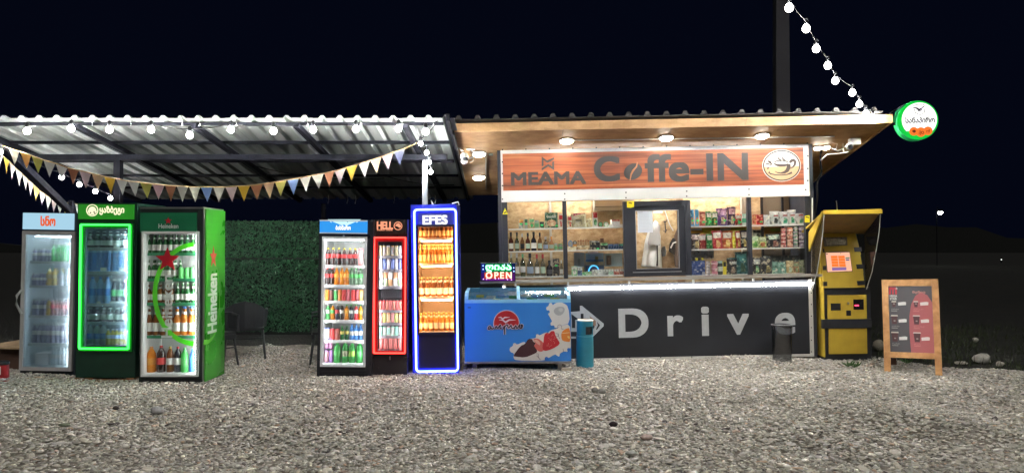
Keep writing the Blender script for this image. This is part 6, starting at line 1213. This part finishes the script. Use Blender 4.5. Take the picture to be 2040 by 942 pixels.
for i in range(16):
    cc = [(.7, .68, .6), (.1, .4, .15), (.7, .6, .1), (.2, .35, .6), (.6, .6, .62)][i % 5]; x = bx0 + .1 + (bx1 - bx0 - .2) * ((i * 7) % 16) / 15; 
    o = MB().box(-.05, .05, -.05, .05, 0, .03).mesh('pack', flat(cc)); link('ice_cream_pack', o, M=Z.M @ T(x, .14 + .11 * (i % 4), bz1 + .006 + .035 * (i % 2)) @ Matrix.Rotation(i * .9, 4, 'Z'), label=['white', 'green', 'yellow', 'blue', 'silver'][i % 5] + ' ice cream pack, ' + ['front', 'second', 'third', 'rear'][i % 4] + ' row, under ' + ['far left of the left', 'middle of the left', 'right end of the left', 'left part of the right', 'middle of the right', 'right end of the right'][min(5, ((i * 7) % 16) * 6 // 16)] + ' freezer lid', cat='ice cream', group='ice cream packs in the blue freezer')
MB().box(bx0 - .004, bx1 + .004, -.012, .01, bz0 - .012, bz0 + .012).build('kick_trim', STEEL, s)
for a in (bx0 + .12, bx1 - .14):
    for y in (.06, dpt - .1): MB().box(a - .025, a + .025, y, y + .05, -.02, bz0 - .013).build('leg', STEEL, s)
m = MB(); Z.box(m, 932, 611.5, 938, 613.2, -.002, -.0005); m.build('badge', BLACK, s)
zf5 = lambda L, v=-.002: Z.pp([(920 + a / 5.233, 570 + b / 5.233) for a, b in L], v)
def pr(nm, L, col, lv): mb = MB(); mb.prism(soft(zf5(L), 1), -.002 - lv * .0012, -.0008 - lv * .0012); mb.build(nm, flat(col), s)
pr('cream_print', [(880, 215), (905, 205), (912, 172), (945, 175), (942, 200), (975, 175), (1010, 166), (1060, 172), (1112, 212), (1128, 385), (1045, 405), (970, 440), (965, 405), (925, 410), (925, 375), (945, 370), (918, 320), (895, 285), (920, 275), (912, 248), (882, 250)], (.62, .62, .6), 1)
pr('cream_print', [(950, 260), (985, 215), (1060, 210), (1078, 245), (1045, 300), (990, 305)], (.38, .39, .4), 2); pr('cream_print', [(1000, 235), (1040, 222), (1060, 245), (1030, 275)], (.5, .5, .5), 3)
pr('cream_print', [(970, 448), (1035, 410), (1127, 390), (1135, 520), (1137, 650), (1120, 640), (1100, 655), (1105, 685), (1065, 675), (1040, 690), (1020, 700), (1018, 735), (990, 720), (975, 705), (895, 750), (880, 765), (820, 775), (560, 775), (535, 735), (548, 700), (500, 680), (498, 640), (535, 620), (535, 592), (565, 592), (572, 610), (655, 572), (665, 600), (700, 545), (775, 540), (772, 500), (800, 498), (805, 515), (880, 475), (895, 490), (925, 455)], (.62, .6, .55), 1.2)
pr('chocolate_print', [(532, 725), (610, 620), (655, 602), (672, 580), (690, 548), (735, 546), (742, 575), (775, 590), (758, 612), (775, 640), (790, 685), (740, 710), (660, 742), (560, 732)], (.05, .015, .02), 2.3)
pr('strawberry_print', [(737, 548), (790, 540), (838, 572), (855, 600), (852, 678), (800, 680), (765, 640), (750, 612), (775, 600)], (.55, .12, .1), 3.3); pr('strawberry_print', [(745, 555), (785, 552), (815, 580), (820, 620), (775, 590)], (.62, .33, .26), 4.3)
pr('strawberry_print', [(858, 505), (885, 480), (915, 490), (925, 468), (965, 462), (975, 510), (1005, 560), (1028, 600), (940, 655), (856, 676), (838, 640), (850, 590)], (.45, .02, .03), 3.4)
m = MB()
for i in range(26): a = random.uniform(875, 985); b = random.uniform(500, 635); q = zf5([(a, b), (a + 5, b - 3), (a + 7, b + 3)])[0:3]; m.prism(q, -.0075, -.0065)
m.build('seed_marks', flat((.7, .5, .35)), s)
pr('orange_print', [(1035, 480), (1080, 442), (1128, 430), (1137, 580), (1080, 576), (1040, 560)], (.65, .2, .03), 2.4); pr('orange_print', [(1040, 486), (1130, 478), (1130, 484), (1040, 492)], (.7, .5, .3), 3.2); pr('orange_print', [(1092, 520), (1125, 515), (1125, 555)], (.75, .5, .15), 3.2)
m = MB()
for L in ([(970, 445), (1000, 435), (1000, 410), (1020, 398), (1042, 412), (1035, 440), (1060, 448)], [(1000, 500), (1012, 530), (1020, 545)], [(775, 700), (795, 700), (800, 740), (820, 765), (780, 720)], [(1055, 650), (1060, 680)], [(975, 490), (1010, 495), (1008, 520), (980, 522)]): m.stroke(zf5(L), .006, -.0058, -.0048)
m.build('puzzle_outline', flat((.15, .14, .14)), s)
pr('blue_knob_print', [(862, 745), (880, 730), (905, 742), (905, 765), (885, 775), (865, 768)], (.02, .14, .52), 2.6); pr('blue_knob_print', [(1095, 650), (1115, 638), (1128, 655), (1122, 680), (1105, 685)], (.02, .14, .52), 2.6)
mb = MB(); mb.prism(zf5(arc(465, 385, 137, -138, -14, 194, 40)), -.003, -.0008); mb.build('logo_rim', flat((.62, .5, .52)), s); mb = MB(); mb.prism(zf5(arc(465, 385, 129, -130, -12, 192, 40)), -.0045, -.0032); mb.build('logo_sun', flat((.42, .015, .02)), s)
m = MB()
for L, wd in (([(378, 325), (405, 322), (425, 340), (450, 324), (500, 322)], [.004, .016, .02, .016, .003]), ([(388, 350), (425, 350), (455, 374), (495, 350), (562, 350)], [.004, .018, .024, .018, .003])): m.stroke(zf5(L), wd, -.006, -.0047)
m.build('logo_gulls', flat((.7, .62, .62)), s)
SC = [[(302, 418), (288, 416), (275, 432), (276, 446), (292, 445), (304, 422), (308, 438), (320, 444), (335, 430)], [(345, 446), (352, 424), (362, 412), (366, 430), (378, 438), (392, 412), (408, 396), (398, 420), (400, 440), (416, 438)], [(432, 446), (438, 420), (446, 410), (446, 460), (447, 503)], [(446, 425), (462, 402), (476, 396), (480, 424), (492, 434), (508, 408), (516, 402), (516, 430), (530, 438), (545, 428)], [(545, 446), (552, 420), (566, 402), (566, 430), (578, 438), (592, 415), (604, 396)], [(604, 400), (602, 430), (614, 438), (628, 420), (616, 398), (636, 402), (622, 438)]]
m = MB(); [m.stroke(softline(zf5(L)), .030, -.0072 - i * .0003, -.0062 - i * .0003) for i, L in enumerate(SC)]; m.build('script_outline', flat((.6, .5, .55)), s)
m = MB(); [m.stroke(softline(zf5(L)), .013, -.0100 - i * .0003, -.0088 - i * .0003) for i, L in enumerate(SC)]; m.build('script', flat((.02, .02, .05)), s)
# small plug light behind
st_ = thing('socket_lamp', 'little bright white lamp under the counter behind the freezer', 'lamp', O.M); c = O.p(1003, 575, .08); MB().box(c[0] - .012, c[0] + .03, .08, .1, c[1] - .02, c[1] + .045).build('holder', WHITE, st_); MB().lathe([(.001, -.02), (.018, 0), (.001, .02)], 10, (c[0], .06, c[1])).build('bulb', emi('plug_light', (1, .98, .9), 25), st_)
b_ = thing('wood_block', 'small pale wood block lying at the right foot of the freezer', 'wood block', Z.M); m = MB(); Z.box(m, 1119, 733, 1139, 740, -.05, .05); m.build('block', mat('pale_block', (.5, .44, .34), .7), b_)
b_ = thing('white_board_strip', 'flat pale board lying under the front left of the freezer', 'board', Z.M); m = MB(); Z.box(m, 944, 741, 978, 745, -.06, .1); m.build('board', mat('pale_block', (.5, .44, .34), .7), b_)

# ------------------------------------------------------------------ litter bins
Bn = Fr(1165, 9.5); s = thing('litter_bin', 'teal cylindrical litter bin with metal rim beside the blue freezer', 'bin', Bn.M)
TE = mat('teal_paint', (.02, .19, .26), .35, coat=.3, var=.12, vs=6); k = Bn.k(); h = Bn.p(1163, 637)[1]; r = 16.5 * k
m = MB(); m.lathe([(r * 1.06, -.01), (r * 1.04, h * .4), (r, h * .66)], 28); m.build('body', TE, s)
hb0, hb1 = h * .70, h * .87; m = MB(); seg = 28; R_ = r * .99
def cyl(m, z0, z1, skip=()):
    for i in range(seg):
        a0, a1 = 2 * math.pi * i / seg, 2 * math.pi * (i + 1) / seg; mid = math.degrees((a0 + a1) / 2) % 360
        if skip and skip[0] < mid < skip[1]: continue
        q = lambda a, rr: (rr * math.cos(a), rr * math.sin(a)); m.add([(*q(a0, R_), z0), (*q(a1, R_), z0), (*q(a1, R_), z1), (*q(a0, R_), z1), (*q(a0, R_ - .006), z0), (*q(a1, R_ - .006), z0), (*q(a1, R_ - .006), z1), (*q(a0, R_ - .006), z1)], [(0, 1, 2, 3), (4, 7, 6, 5), (0, 4, 5, 1), (3, 2, 6, 7), (0, 3, 7, 4), (1, 5, 6, 2)], 0, False)
cyl(m, h * .663, hb0); cyl(m, hb0, hb1, (268, 335)); cyl(m, hb1, h * .98); m.build('upper_body', TE, s)
MB().lathe([(R_ - .02, .3), (R_ - .02, h * .9)], 20).build('inner_liner', BLACK, s); MB().lathe([(R_ + .002, h * .98), (R_ + .006, h * 1.0), (R_ * .9, h * 1.01), (R_ * .85, h * .99), (.001, h * .985)], 28).build('metal_rim', mat('bin_rim', (.5, .47, .38), .3, .8), s)
MB().lathe([(R_ + .004, h * .655), (R_ + .004, h * .668)], 28).build('seam', mat('seam_teal', (.1, .3, .36), .4), s)
B2 = Fr(1557, 9.72); s = thing('litter_bin', 'smoky grey cylindrical bin standing in front of the last white letter', 'bin', B2.M); k = B2.k(); h = B2.p(1557, 646)[1]; r = 20 * k
m = MB().lathe([(r * .9, 0), (r, h)], 28); m.lathe([(r - .008, h), (r * .9 - .008, .01)], 28); m.build('wall', clear('smoky_plastic', (.72, .73, .75), .1, .2), s)
MB().lathe([(r + .004, h - .012), (r + .008, h), (r - .008, h + .004), (r - .012, h - .01)], 28).build('rim', mat('bin_black_rim', (.03, .03, .035), .4), s)

# ------------------------------------------------------------------ payment terminal
P_ = Fr(1688, 10.0, roll=-.7); s = thing('payment_terminal', 'yellow and black payment terminal with hood and orange screen beside the kiosk', 'payment terminal', P_.M)
YM = mat('terminal_yellow', (.52, .36, .04), .42, var=.1, vs=6, bump=.08); TB = mat('terminal_black', (.018, .02, .025), .4, var=.2)
x0, z0, x1, z1 = P_.rect(1642, 574, 1738, 714); z0 = 0; dp = .62; m = MB(); m.box(x0, x1, .02, dp, z0, z1); m.build('base_cabinet', TB, s)
MB().box(x0 - .012, x0 - .001, .0, dp, z0 + .05, z1 + 1.1 * 0 + .02).build('side_sheet', YM, s)
m = MB(); P_.box(m, 1638, 636, 1737, 653, -.02, .019); m.build('belt', TB, s)
for l, t, r, b_ in ((1649, 588, 1727, 635), (1651, 654, 1728, 704)): m = MB(); P_.box(m, l, t, r, b_, -.003, .019); m.build('front_panel', YM, s)
x2, zq, x3, zt_ = P_.rect(1640, 465, 1722, 573); m = MB()
zb = P_.p(1680, 573)[1]; zt_ = P_.p(1680, 464, .2)[1]; cur = [(-.0, zb), (.03, zb + .2), (.09, zb + .45), (.2, zt_)]
xa, xb_ = P_.p(1641, 520)[0], P_.p(1722, 520)[0]
m = MB()
for (y0, a), (y1, b_) in zip(cur, cur[1:]): m.hexa([(xa, y0, a), (xb_, y0, a), (xb_, dp, a), (xa, dp, a)], [(xa, y1, b_), (xb_ - .03 * (b_ - zb), y1, b_), (xb_ - .03 * (b_ - zb), dp, b_), (xa, dp, b_)])
m.build('head', YM, s)
MB().hexa([(xb_ + .001, .02, zb), (x1, .08, zb), (x1, dp, zb), (xb_ + .001, dp, zb)], [(xb_ - .02, .22, zt_), (x1 - .06, .28, zt_), (x1 - .06, dp, zt_), (xb_ - .02, dp, zt_)]).build('head_side', TB, s)
def onhead(pts, nm, mt, off=.004, th=.004):
    V = []
    for a, b_ in pts:
        v = .05
        for _ in range(12):
            z = P_.p(a, b_, v)[1]; 
            for (y0, za), (y1, zb2) in zip(cur, cur[1:]):
                if z <= zb2 or (y1, zb2) == cur[-1]: v = y0 + (y1 - y0) * (z - za) / (zb2 - za); break
        x, z = P_.p(a, b_, v); V.append((x, v - off, z))
    n = len(V); mb = MB(); mb.add(V + [(x, y + th, z) for x, y, z in V], [tuple(range(n)), tuple(range(2 * n - 1, n - 1, -1))] + [(i, i + n, (i + 1) % n + n, (i + 1) % n) for i in range(n)]); return mb.build(nm, mt, s)
t8 = lambda L: [(1630 + a / 13.46, 490 + b_ / 13.46) for a, b_ in L]
t6 = lambda L: [(1500 + a / 2.617, 400 + b_ / 2.617) for a, b_ in L]
onhead(t6([(368, 190), (490, 188), (492, 232), (370, 238)]), 'advert_plate', mat('plate_grey', (.2, .19, .17), .5, var=.5, vs=30)); onhead(t6([(376, 200), (440, 196), (485, 205), (480, 226), (385, 230)]), 'advert_print', mat('plate_pale', (.4, .38, .34), .5, var=.4, vs=40), .009)
onhead(t8([(178, 158), (838, 146), (918, 682), (238, 706)]), 'screen_bezel', BLACK, .006); scrn = onhead(t8([(195, 180), (828, 165), (900, 668), (248, 695)]), 'screen', emi('screen_pink', (1, .52, .35), .85), .0115)
ORS = emi('screen_orange', (1, .2, .03), .9)
for i in range(4):
    for a, b_ in ((325, 500), (520, 690)): sh = i * 9; y = 262 + i * 74; onhead(t8([(a + sh, y), (b_ + sh, y - 4), (b_ + 10 + sh, y + 62), (a + 10 + sh, y + 66)]), 'screen_row', ORS, .0165, .003)
onhead(t8([(360, 588), (740, 578), (745, 640), (362, 655)]), 'screen_banner', emi('screen_violet', (.32, .2, .6), .6), .0165, .003); onhead(t8([(352, 572), (738, 560), (739, 570), (353, 583)]), 'screen_line', BLACK, .0165, .003)
onhead(t8([(720, 305), (825, 300), (830, 335), (722, 340)]), 'screen_icon', emi('screen_grey', (.2, .4, .3), .5), .0165, .003); onhead(t8([(728, 355), (820, 352), (822, 385), (732, 388)]), 'screen_icon', emi('screen_blue', (.12, .15, .4), .5), .0165, .003); onhead(t8([(200, 200), (240, 200), (240, 225), (205, 225)]), 'screen_icon', emi('screen_dark', (.1, .05, .05), .5), .0165, .003); onhead(t8([(575, 190), (605, 190), (590, 210)]), 'screen_icon', MC['screen_dark'], .0165, .003)
for L in ([(525, 243), (564, 241), (568, 264), (530, 266)], [(537, 331), (576, 330), (578, 354), (541, 355)], [(541, 417), (583, 415), (584, 438), (545, 440)], [(364, 339), (382, 338), (383, 361), (364, 361)], [(365, 421), (387, 421), (387, 444), (366, 444)], [(364, 250), (371, 250), (373, 270), (366, 270)]): onhead(t6(L), 'black_square', BLACK, .005)
def pan(l, t, r, b_, nm, mt, v=-.006): m = MB(); P_.box(m, l, t, r, b_, v, v + .003); return m.build(nm, mt, s)
pan(1655, 604, 1675, 618, 'receipt_slot', BLACK); pan(1700, 596, 1721, 616.5, 'note_acceptor', mat('slot_black', (.008, .008, .01), .2)); pan(1686, 618, 1695.5, 628.5, 'coin_return', BLACK); pan(1703, 607, 1711, 609.5, 'red_display', emi('red_display', (1, .05, .12), 3.0), -.01)
MB().lathe([(.013, 0), (.013, .03)], 10, (P_.p(1690, 606, -.01)[0], -.012, P_.p(1690, 606, -.01)[1])).build('lock', STEEL, s)
# hood
def kpt(a, b_, v): q = P_.p(a, b_, v); return (q[0], v, q[1])
hv = -.5
A, B_, C_, D_ = kpt(1641, 425, hv), kpt(1756, 420.5, hv), kpt(1722, 466, .22), kpt(1641, 466, .22)
up_ = lambda p, d: (p[0], p[1], p[2] + d)
OSB_Y = mat('hood_inside', (.30, .2, .07), .5, var=.2, vs=8)
MB().hexa([A, B_, C_, D_], [up_(A, .012), up_(B_, .012), up_(C_, .012), up_(D_, .012)]).build('hood_ceiling', OSB_Y, s)
MB().hexa([up_(A, .013), up_(B_, .013), (B_[0], .3, D_[2] + .0), (A[0], .3, D_[2] + .0)], [up_(A, .03), up_(B_, .03), (B_[0], .3, D_[2] + .02), (A[0], .3, D_[2] + .02)]).build('hood_top', YM, s)
MB().box(A[0] - .004, B_[0] + .004, hv - .016, hv - .001, A[2] - .01, A[2] + .04).build('hood_lip', YM, s)
m = MB(); L = kpt(1616, 457, hv + .25); a_ = A[0] - .003; m.hexa([(a_, hv, A[2] + .03), (a_, -.05, A[2] - .24), (a_, -.05, A[2] - .50), (a_, hv + .02, A[2] - .04)], [(a_ - .018, hv, A[2] + .03), (a_ - .018, -.05, A[2] - .24), (a_ - .018, -.05, A[2] - .50), (a_ - .018, hv + .02, A[2] - .04)]).build('hood_cheek', YM, s)
def shield(x, c0, c1, nm, mt):
    q = [(hv + .01, A[2] - .02), (hv + .05, A[2] - .25), (hv + .14, A[2] - .5), (hv + .26, A[2] - .78), (hv + .42, A[2] - 1.02)]
    pts = q + [(-.05, q[-1][1]), (-.05, A[2] - .26)]; n = len(pts); MB().add([(x, y, z) for y, z in pts] + [(x + .006, y, z) for y, z in pts], [tuple(range(n)), tuple(range(2 * n - 1, n - 1, -1))] + [(i, i + n, (i + 1) % n + n, (i + 1) % n) for i in range(n)]).build(nm, mt, s)
    MB().tube([(x + .003, y, z) for y, z in q], .006, 5).build('shield_edge', mat('edge_pale', (.45, .45, .4), .4), s)
shield(A[0] + .004, 0, 0, 'side_shield', clear('acrylic', (.82, .83, .8), .1, .15, .28, (.5, .5, .45))); shield(B_[0] - .012, 0, 0, 'side_shield', clear('acrylic_dark', (.5, .5, .5), .08, .1, .12, (.4, .4, .38)))
MB().box(xa - .02, xa - .001, .05, dp, zb - .0, A[2] - .14).build('side_sheet', YM, s)
MB().tube([kpt(1668, 420, .1), kpt(1667, 405, .1), kpt(1666, 400, .1)], .005, 5).build('antenna', STEEL, s)

# ------------------------------------------------------------------ menu board
A_ = Fr(1818, 8.93, yaw=-33, lean=-9, roll=-2.2); s = thing('menu_board', 'wooden A-frame menu board with black and red coffee poster', 'menu board', A_.M)
AW = woodgrain('frame_wood', (.42, .2, .07), (.62, .34, .14), 9, 9, .5)
lx0, lx1 = A_.p(1759, 650)[0], A_.p(1873, 650)[0]; ht = A_.p(1815, 556)[1]; wd = .072
MB().box(lx0, lx0 + wd, 0, .03, -.0, ht).build('leg', AW, s); MB().box(lx1 - wd, lx1, 0, .03, -.0, ht).build('leg', AW, s)
MB().box(lx0 + wd + .001, lx1 - wd - .001, 0, .03, ht - .085, ht - .001).build('rail', AW, s); zb_ = A_.p(1815, 713)[1]; MB().box(lx0 + wd + .001, lx1 - wd - .001, 0, .03, zb_, zb_ + .07).build('rail', AW, s)
px0, px1, pz0, pz1 = lx0 + wd + .002, lx1 - wd - .002, zb_ + .071, ht - .086; bd = MB().box(px0, px1, .008, .02, pz0, pz1).build('poster', mat('poster_black_glare', (.085, .085, .095), .3, coat=.1), s)  # poster black lightened to stand in for glare on the panel
bl = thing('x', 'x', 'x'); bpy.data.objects.remove(bl)
R2 = Matrix.Rotation(math.radians(24), 4, 'X')
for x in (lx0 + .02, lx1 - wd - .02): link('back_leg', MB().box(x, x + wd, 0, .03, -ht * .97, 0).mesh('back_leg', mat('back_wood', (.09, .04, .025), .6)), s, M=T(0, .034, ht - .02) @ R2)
u = lambda a, b_: (px0 + (px1 - px0) * a, pz0 + (pz1 - pz0) * b_)
RDp = mat('poster_red_glare', (.42, .12, .13), .3, coat=.1)  # red paled to include the same panel glare
curve = [u(*q) for q in [(.48, 0), (.46, .3), (.47, .55), (.52, .72), (.62, .85), (.75, .91), (.9, .86), (1, .75), (1, 0)]]
MB().prism(curve, .0055, .0078).build('red_field', RDp, s)
def lett(t, a, b_, c, d, mt, bold=.03): x0, z0 = u(a, b_); x1, z1 = u(c, d); text(t, (x0, z0, x1, z1), .005, mt, s, bold)
PW = flat((.6, .6, .58)); PR_ = flat((.5, .04, .06)); PG = flat((.4, .4, .38)); PP = flat((.6, .25, .22))
lett('m', .02, .88, .19, .98, PR_, .06); MB().prism(star(*u(.19, .965), .019), .003, .0048).build('star', PW, s); lett('MEGA', .03, .835, .2, .865, PW, .05); lett('STAR', .03, .79, .19, .825, PW, .05); lett('მენიუ', .56, .885, .85, .925, PP, .02)
for j, b_ in enumerate((.70, .44, .175)):
    hgt = (.055, .10, .11)[j]; wd_ = (.05, .075, .08)[j]
    for side, a in enumerate((.09, .60)):
        cx = a + .03; q = [u(cx - wd_, b_ + hgt), u(cx + wd_, b_ + hgt), u(cx + wd_ * .7, b_ - .02), u(cx - wd_ * .7, b_ - .02)]; MB().prism(q, .003, .0052).build('cup_picture', mat('cup_pic', (.09, .04, .045), .4), s)
        q = [u(cx - wd_ * 1.15, b_ + hgt), u(cx + wd_ * 1.15, b_ + hgt), u(cx + wd_ * 1.0, b_ + hgt + .018), u(cx - wd_ * 1.0, b_ + hgt + .018)]; MB().prism(q, .0025, .0054).build('cup_lid', flat((.62, .58, .5)), s); MB().box(*[f for f in (u(cx - .02, 0)[0], u(cx + .025, 0)[0])], .0015, .0028, u(0, b_ + .02)[1], u(0, b_ + .04)[1]).build('cup_mark', flat((.3, .25, .24)), s)
        q = [u(a + .13, b_ + .004), u(a + .31, b_ + .012), u(a + .315, b_ + .055), u(a + .27, b_ + .062), u(a + .125, b_ + .05)]; MB().prism(q, .0015, .005).build('price_sticker', flat((.72, .72, .7)), s)
        lett(['ესპრესო', 'ამერიკანო', 'კაპუჩინო', 'ლატე', 'მოკაჩინო', 'ჩაი'][j * 2 + side], a - .04, b_ - .065, a + (.14 if side == 0 else .2) - (.1 if j == 2 and side else 0), b_ - .043, PG if side == 0 else PP, .0); x0, z0 = u(a - .04, b_ - .083); x1, z1 = u(a + .1, b_ - .076); MB().box(x0, x1, .0035, .005, z0, z1).build('text_line', PG if side == 0 else PP, s)

# ------------------------------------------------------------------ left edge: red bin, boards
R_f = Fr(3, 8.35); s = thing('red_canister', 'red canister with black lid cut by the left edge of the picture', 'canister', R_f.M); k = R_f.k(); h = R_f.p(3, 722)[1]
MB().lathe([(12 * k, 0), (12 * k, h * .98)], 20, (-5 * k, .07, 0)).build('body', mat('canister_red', (.42, .02, .03), .35, coat=.3), s); MB().lathe([(12.8 * k, h * .86), (12.8 * k, h * .98), (11 * k, h * 1.03), (.001, h * 1.04)], 20, (-5 * k, .07, 0)).build('lid', BLACK, s)
m = MB(); R_f.box(m, -3, 730, 1, 746, -.03, -.026); m.build('label', LW, s)
s = thing('plywood_sheet', 'pale plywood sheet lying behind the slim pale blue cooler', 'board', T(-6.35, 9.75, 0)); MB().hexa([(-.45, -.5, .27), (.35, -.6, .27), (.35, .55, .27), (-.3, .6, .27)], [(-.45, -.5, .29), (.35, -.6, .29), (.35, .55, .29), (-.3, .6, .29)]).build('sheet', mat('ply', (.45, .33, .2), .7, var=.2), s)
s2 = thing('wooden_box', 'low dark brown wooden box under the pale plywood sheet', 'box', T(-6.35, 9.75, 0)); MB().box(-.4, .3, -.45, .5, 0, .268).build('body', mat('box_brown', (.08, .045, .03), .7, var=.2), s2)

# ------------------------------------------------------------------ night surroundings
def pole():
    p = W(1557, 300, 16); s = thing('utility_pole', 'tall pale concrete utility pole standing behind the kiosk roof', 'pole', T(p.x, 16, 0)); PM = mat('concrete_pole', (.035, .035, .042), .8, var=.15)
    MB().hexa([(-.17, -.14, 0), (.17, -.14, 0), (.17, .14, 0), (-.17, .14, 0)], [(-.13, -.1, 9), (.13, -.1, 9), (.13, .1, 9), (-.13, .1, 9)]).build('shaft', PM, s); MB().box(-.7, .7, -.05, .05, 8.4, 8.5).build('crossarm', PM, s)
pole()
p = W(1866, 425, 60); s = thing('street_lamp', 'distant street lamp glowing white in the dark on the right', 'street lamp', T(p.x, 60, 0))
MB().tube([(0, 0, 0), (0, 0, p.z + .3), (-.2, -.5, p.z + .5)], [.03, .03, .03], 7).build('pole', DKSTEEL, s); MB().box(-.3, .1, -.9, -.5, p.z + .1, p.z + .16).build('head', DKSTEEL, s); MB().lathe([(.001, -.16), (.17, -.06), (.2, .08)], 12, (-.15, -.75, p.z)).build('lamp', emi('street_light', (.95, 1, .85), 60), s)
p2 = W(1995, 517, 70); s = thing('far_lamp', 'tiny far light low on the right horizon', 'lamp', T(p2.x, 70, 0)); MB().tube([(0, 0, 0), (0, 0, .2)], .05, 6).build('pole', DKSTEEL, s); MB().lathe([(.001, -.05), (.06, 0), (.001, .05)], 8, (0, 0, max(.25, p2.z))).build('lamp', emi('far_light', (.8, .85, .8), 2), s)
def hills():
    xs = np.linspace(-330, 330, 90); v = []; f = []
    for i, x in enumerate(xs): h = 5 + 3.5 * math.sin(x * .02 + 1) + 1.2 * math.sin(x * .13) + 1.5 * RNG.random(); v += [(x, 180, -1), (x, 180, h), (x, 230, -1)]
    for i in range(len(xs) - 1): f += [(i * 3, i * 3 + 3, i * 3 + 4, i * 3 + 1), (i * 3 + 1, i * 3 + 4, i * 3 + 5, i * 3 + 2)]
    MB().add(v, f).build('hills', mat('hill_dark', (.002, .003, .002), 1), kind='structure')
hills()
def grass():
    n = 7000; x = RNG.uniform(4.6, 9.5, n); y = RNG.uniform(9.0, 14, n); k = ((x - 4.9) * .8 + (y - 9.6) > .35) & (np.sin(x * 3) * np.sin(y * 2.3) + RNG.normal(0, .5, n) > 0); x, y = x[k], y[k]; n = len(x)
    a = RNG.uniform(0, 6.28, n); h = RNG.uniform(.04, .16, n); w_ = .008; V = np.stack([np.stack([x - w_ * np.cos(a), y - w_ * np.sin(a), 0 * x], 1), np.stack([x + w_ * np.cos(a), y + w_ * np.sin(a), 0 * x], 1), np.stack([x + RNG.normal(0, .04, n), y + RNG.normal(0, .04, n), h], 1)], 1).reshape(-1, 3)
    MB().add(V.tolist(), (np.arange(n)[:, None] * 3 + np.arange(3)).tolist()).build('grass', mat('grass', (.025, .035, .012), .8, var=.3), kind='stuff')
    n = 60; m = MB()
grass()
for (x_, y_) in ((W(1702, 735, 9.3).x, 9.3), (W(1690, 732, 9.35).x, 9.36), (W(1806, 722, 9.6).x, 9.6)):
    s = thing('weed', {0: 'small green weed in the gravel before the yellow terminal'}.get(0) if y_ < 9.35 else ('second little weed left of the first before the terminal' if y_ < 9.5 else 'weed growing behind the menu board legs'), 'weed', T(x_, y_, .02)); m = MB()
    for i in range(14): a = i * 2.4; m.add([(0, 0, 0), (.05 * math.cos(a) + .012, .05 * math.sin(a), .03), (.09 * math.cos(a), .09 * math.sin(a), .05 + .02 * (i % 3)), (.05 * math.cos(a) - .012, .05 * math.sin(a), .035)], [(0, 1, 2, 3)])
    m.build('leaves', mat('weed_green', (.05, .13, .03), .6), s)
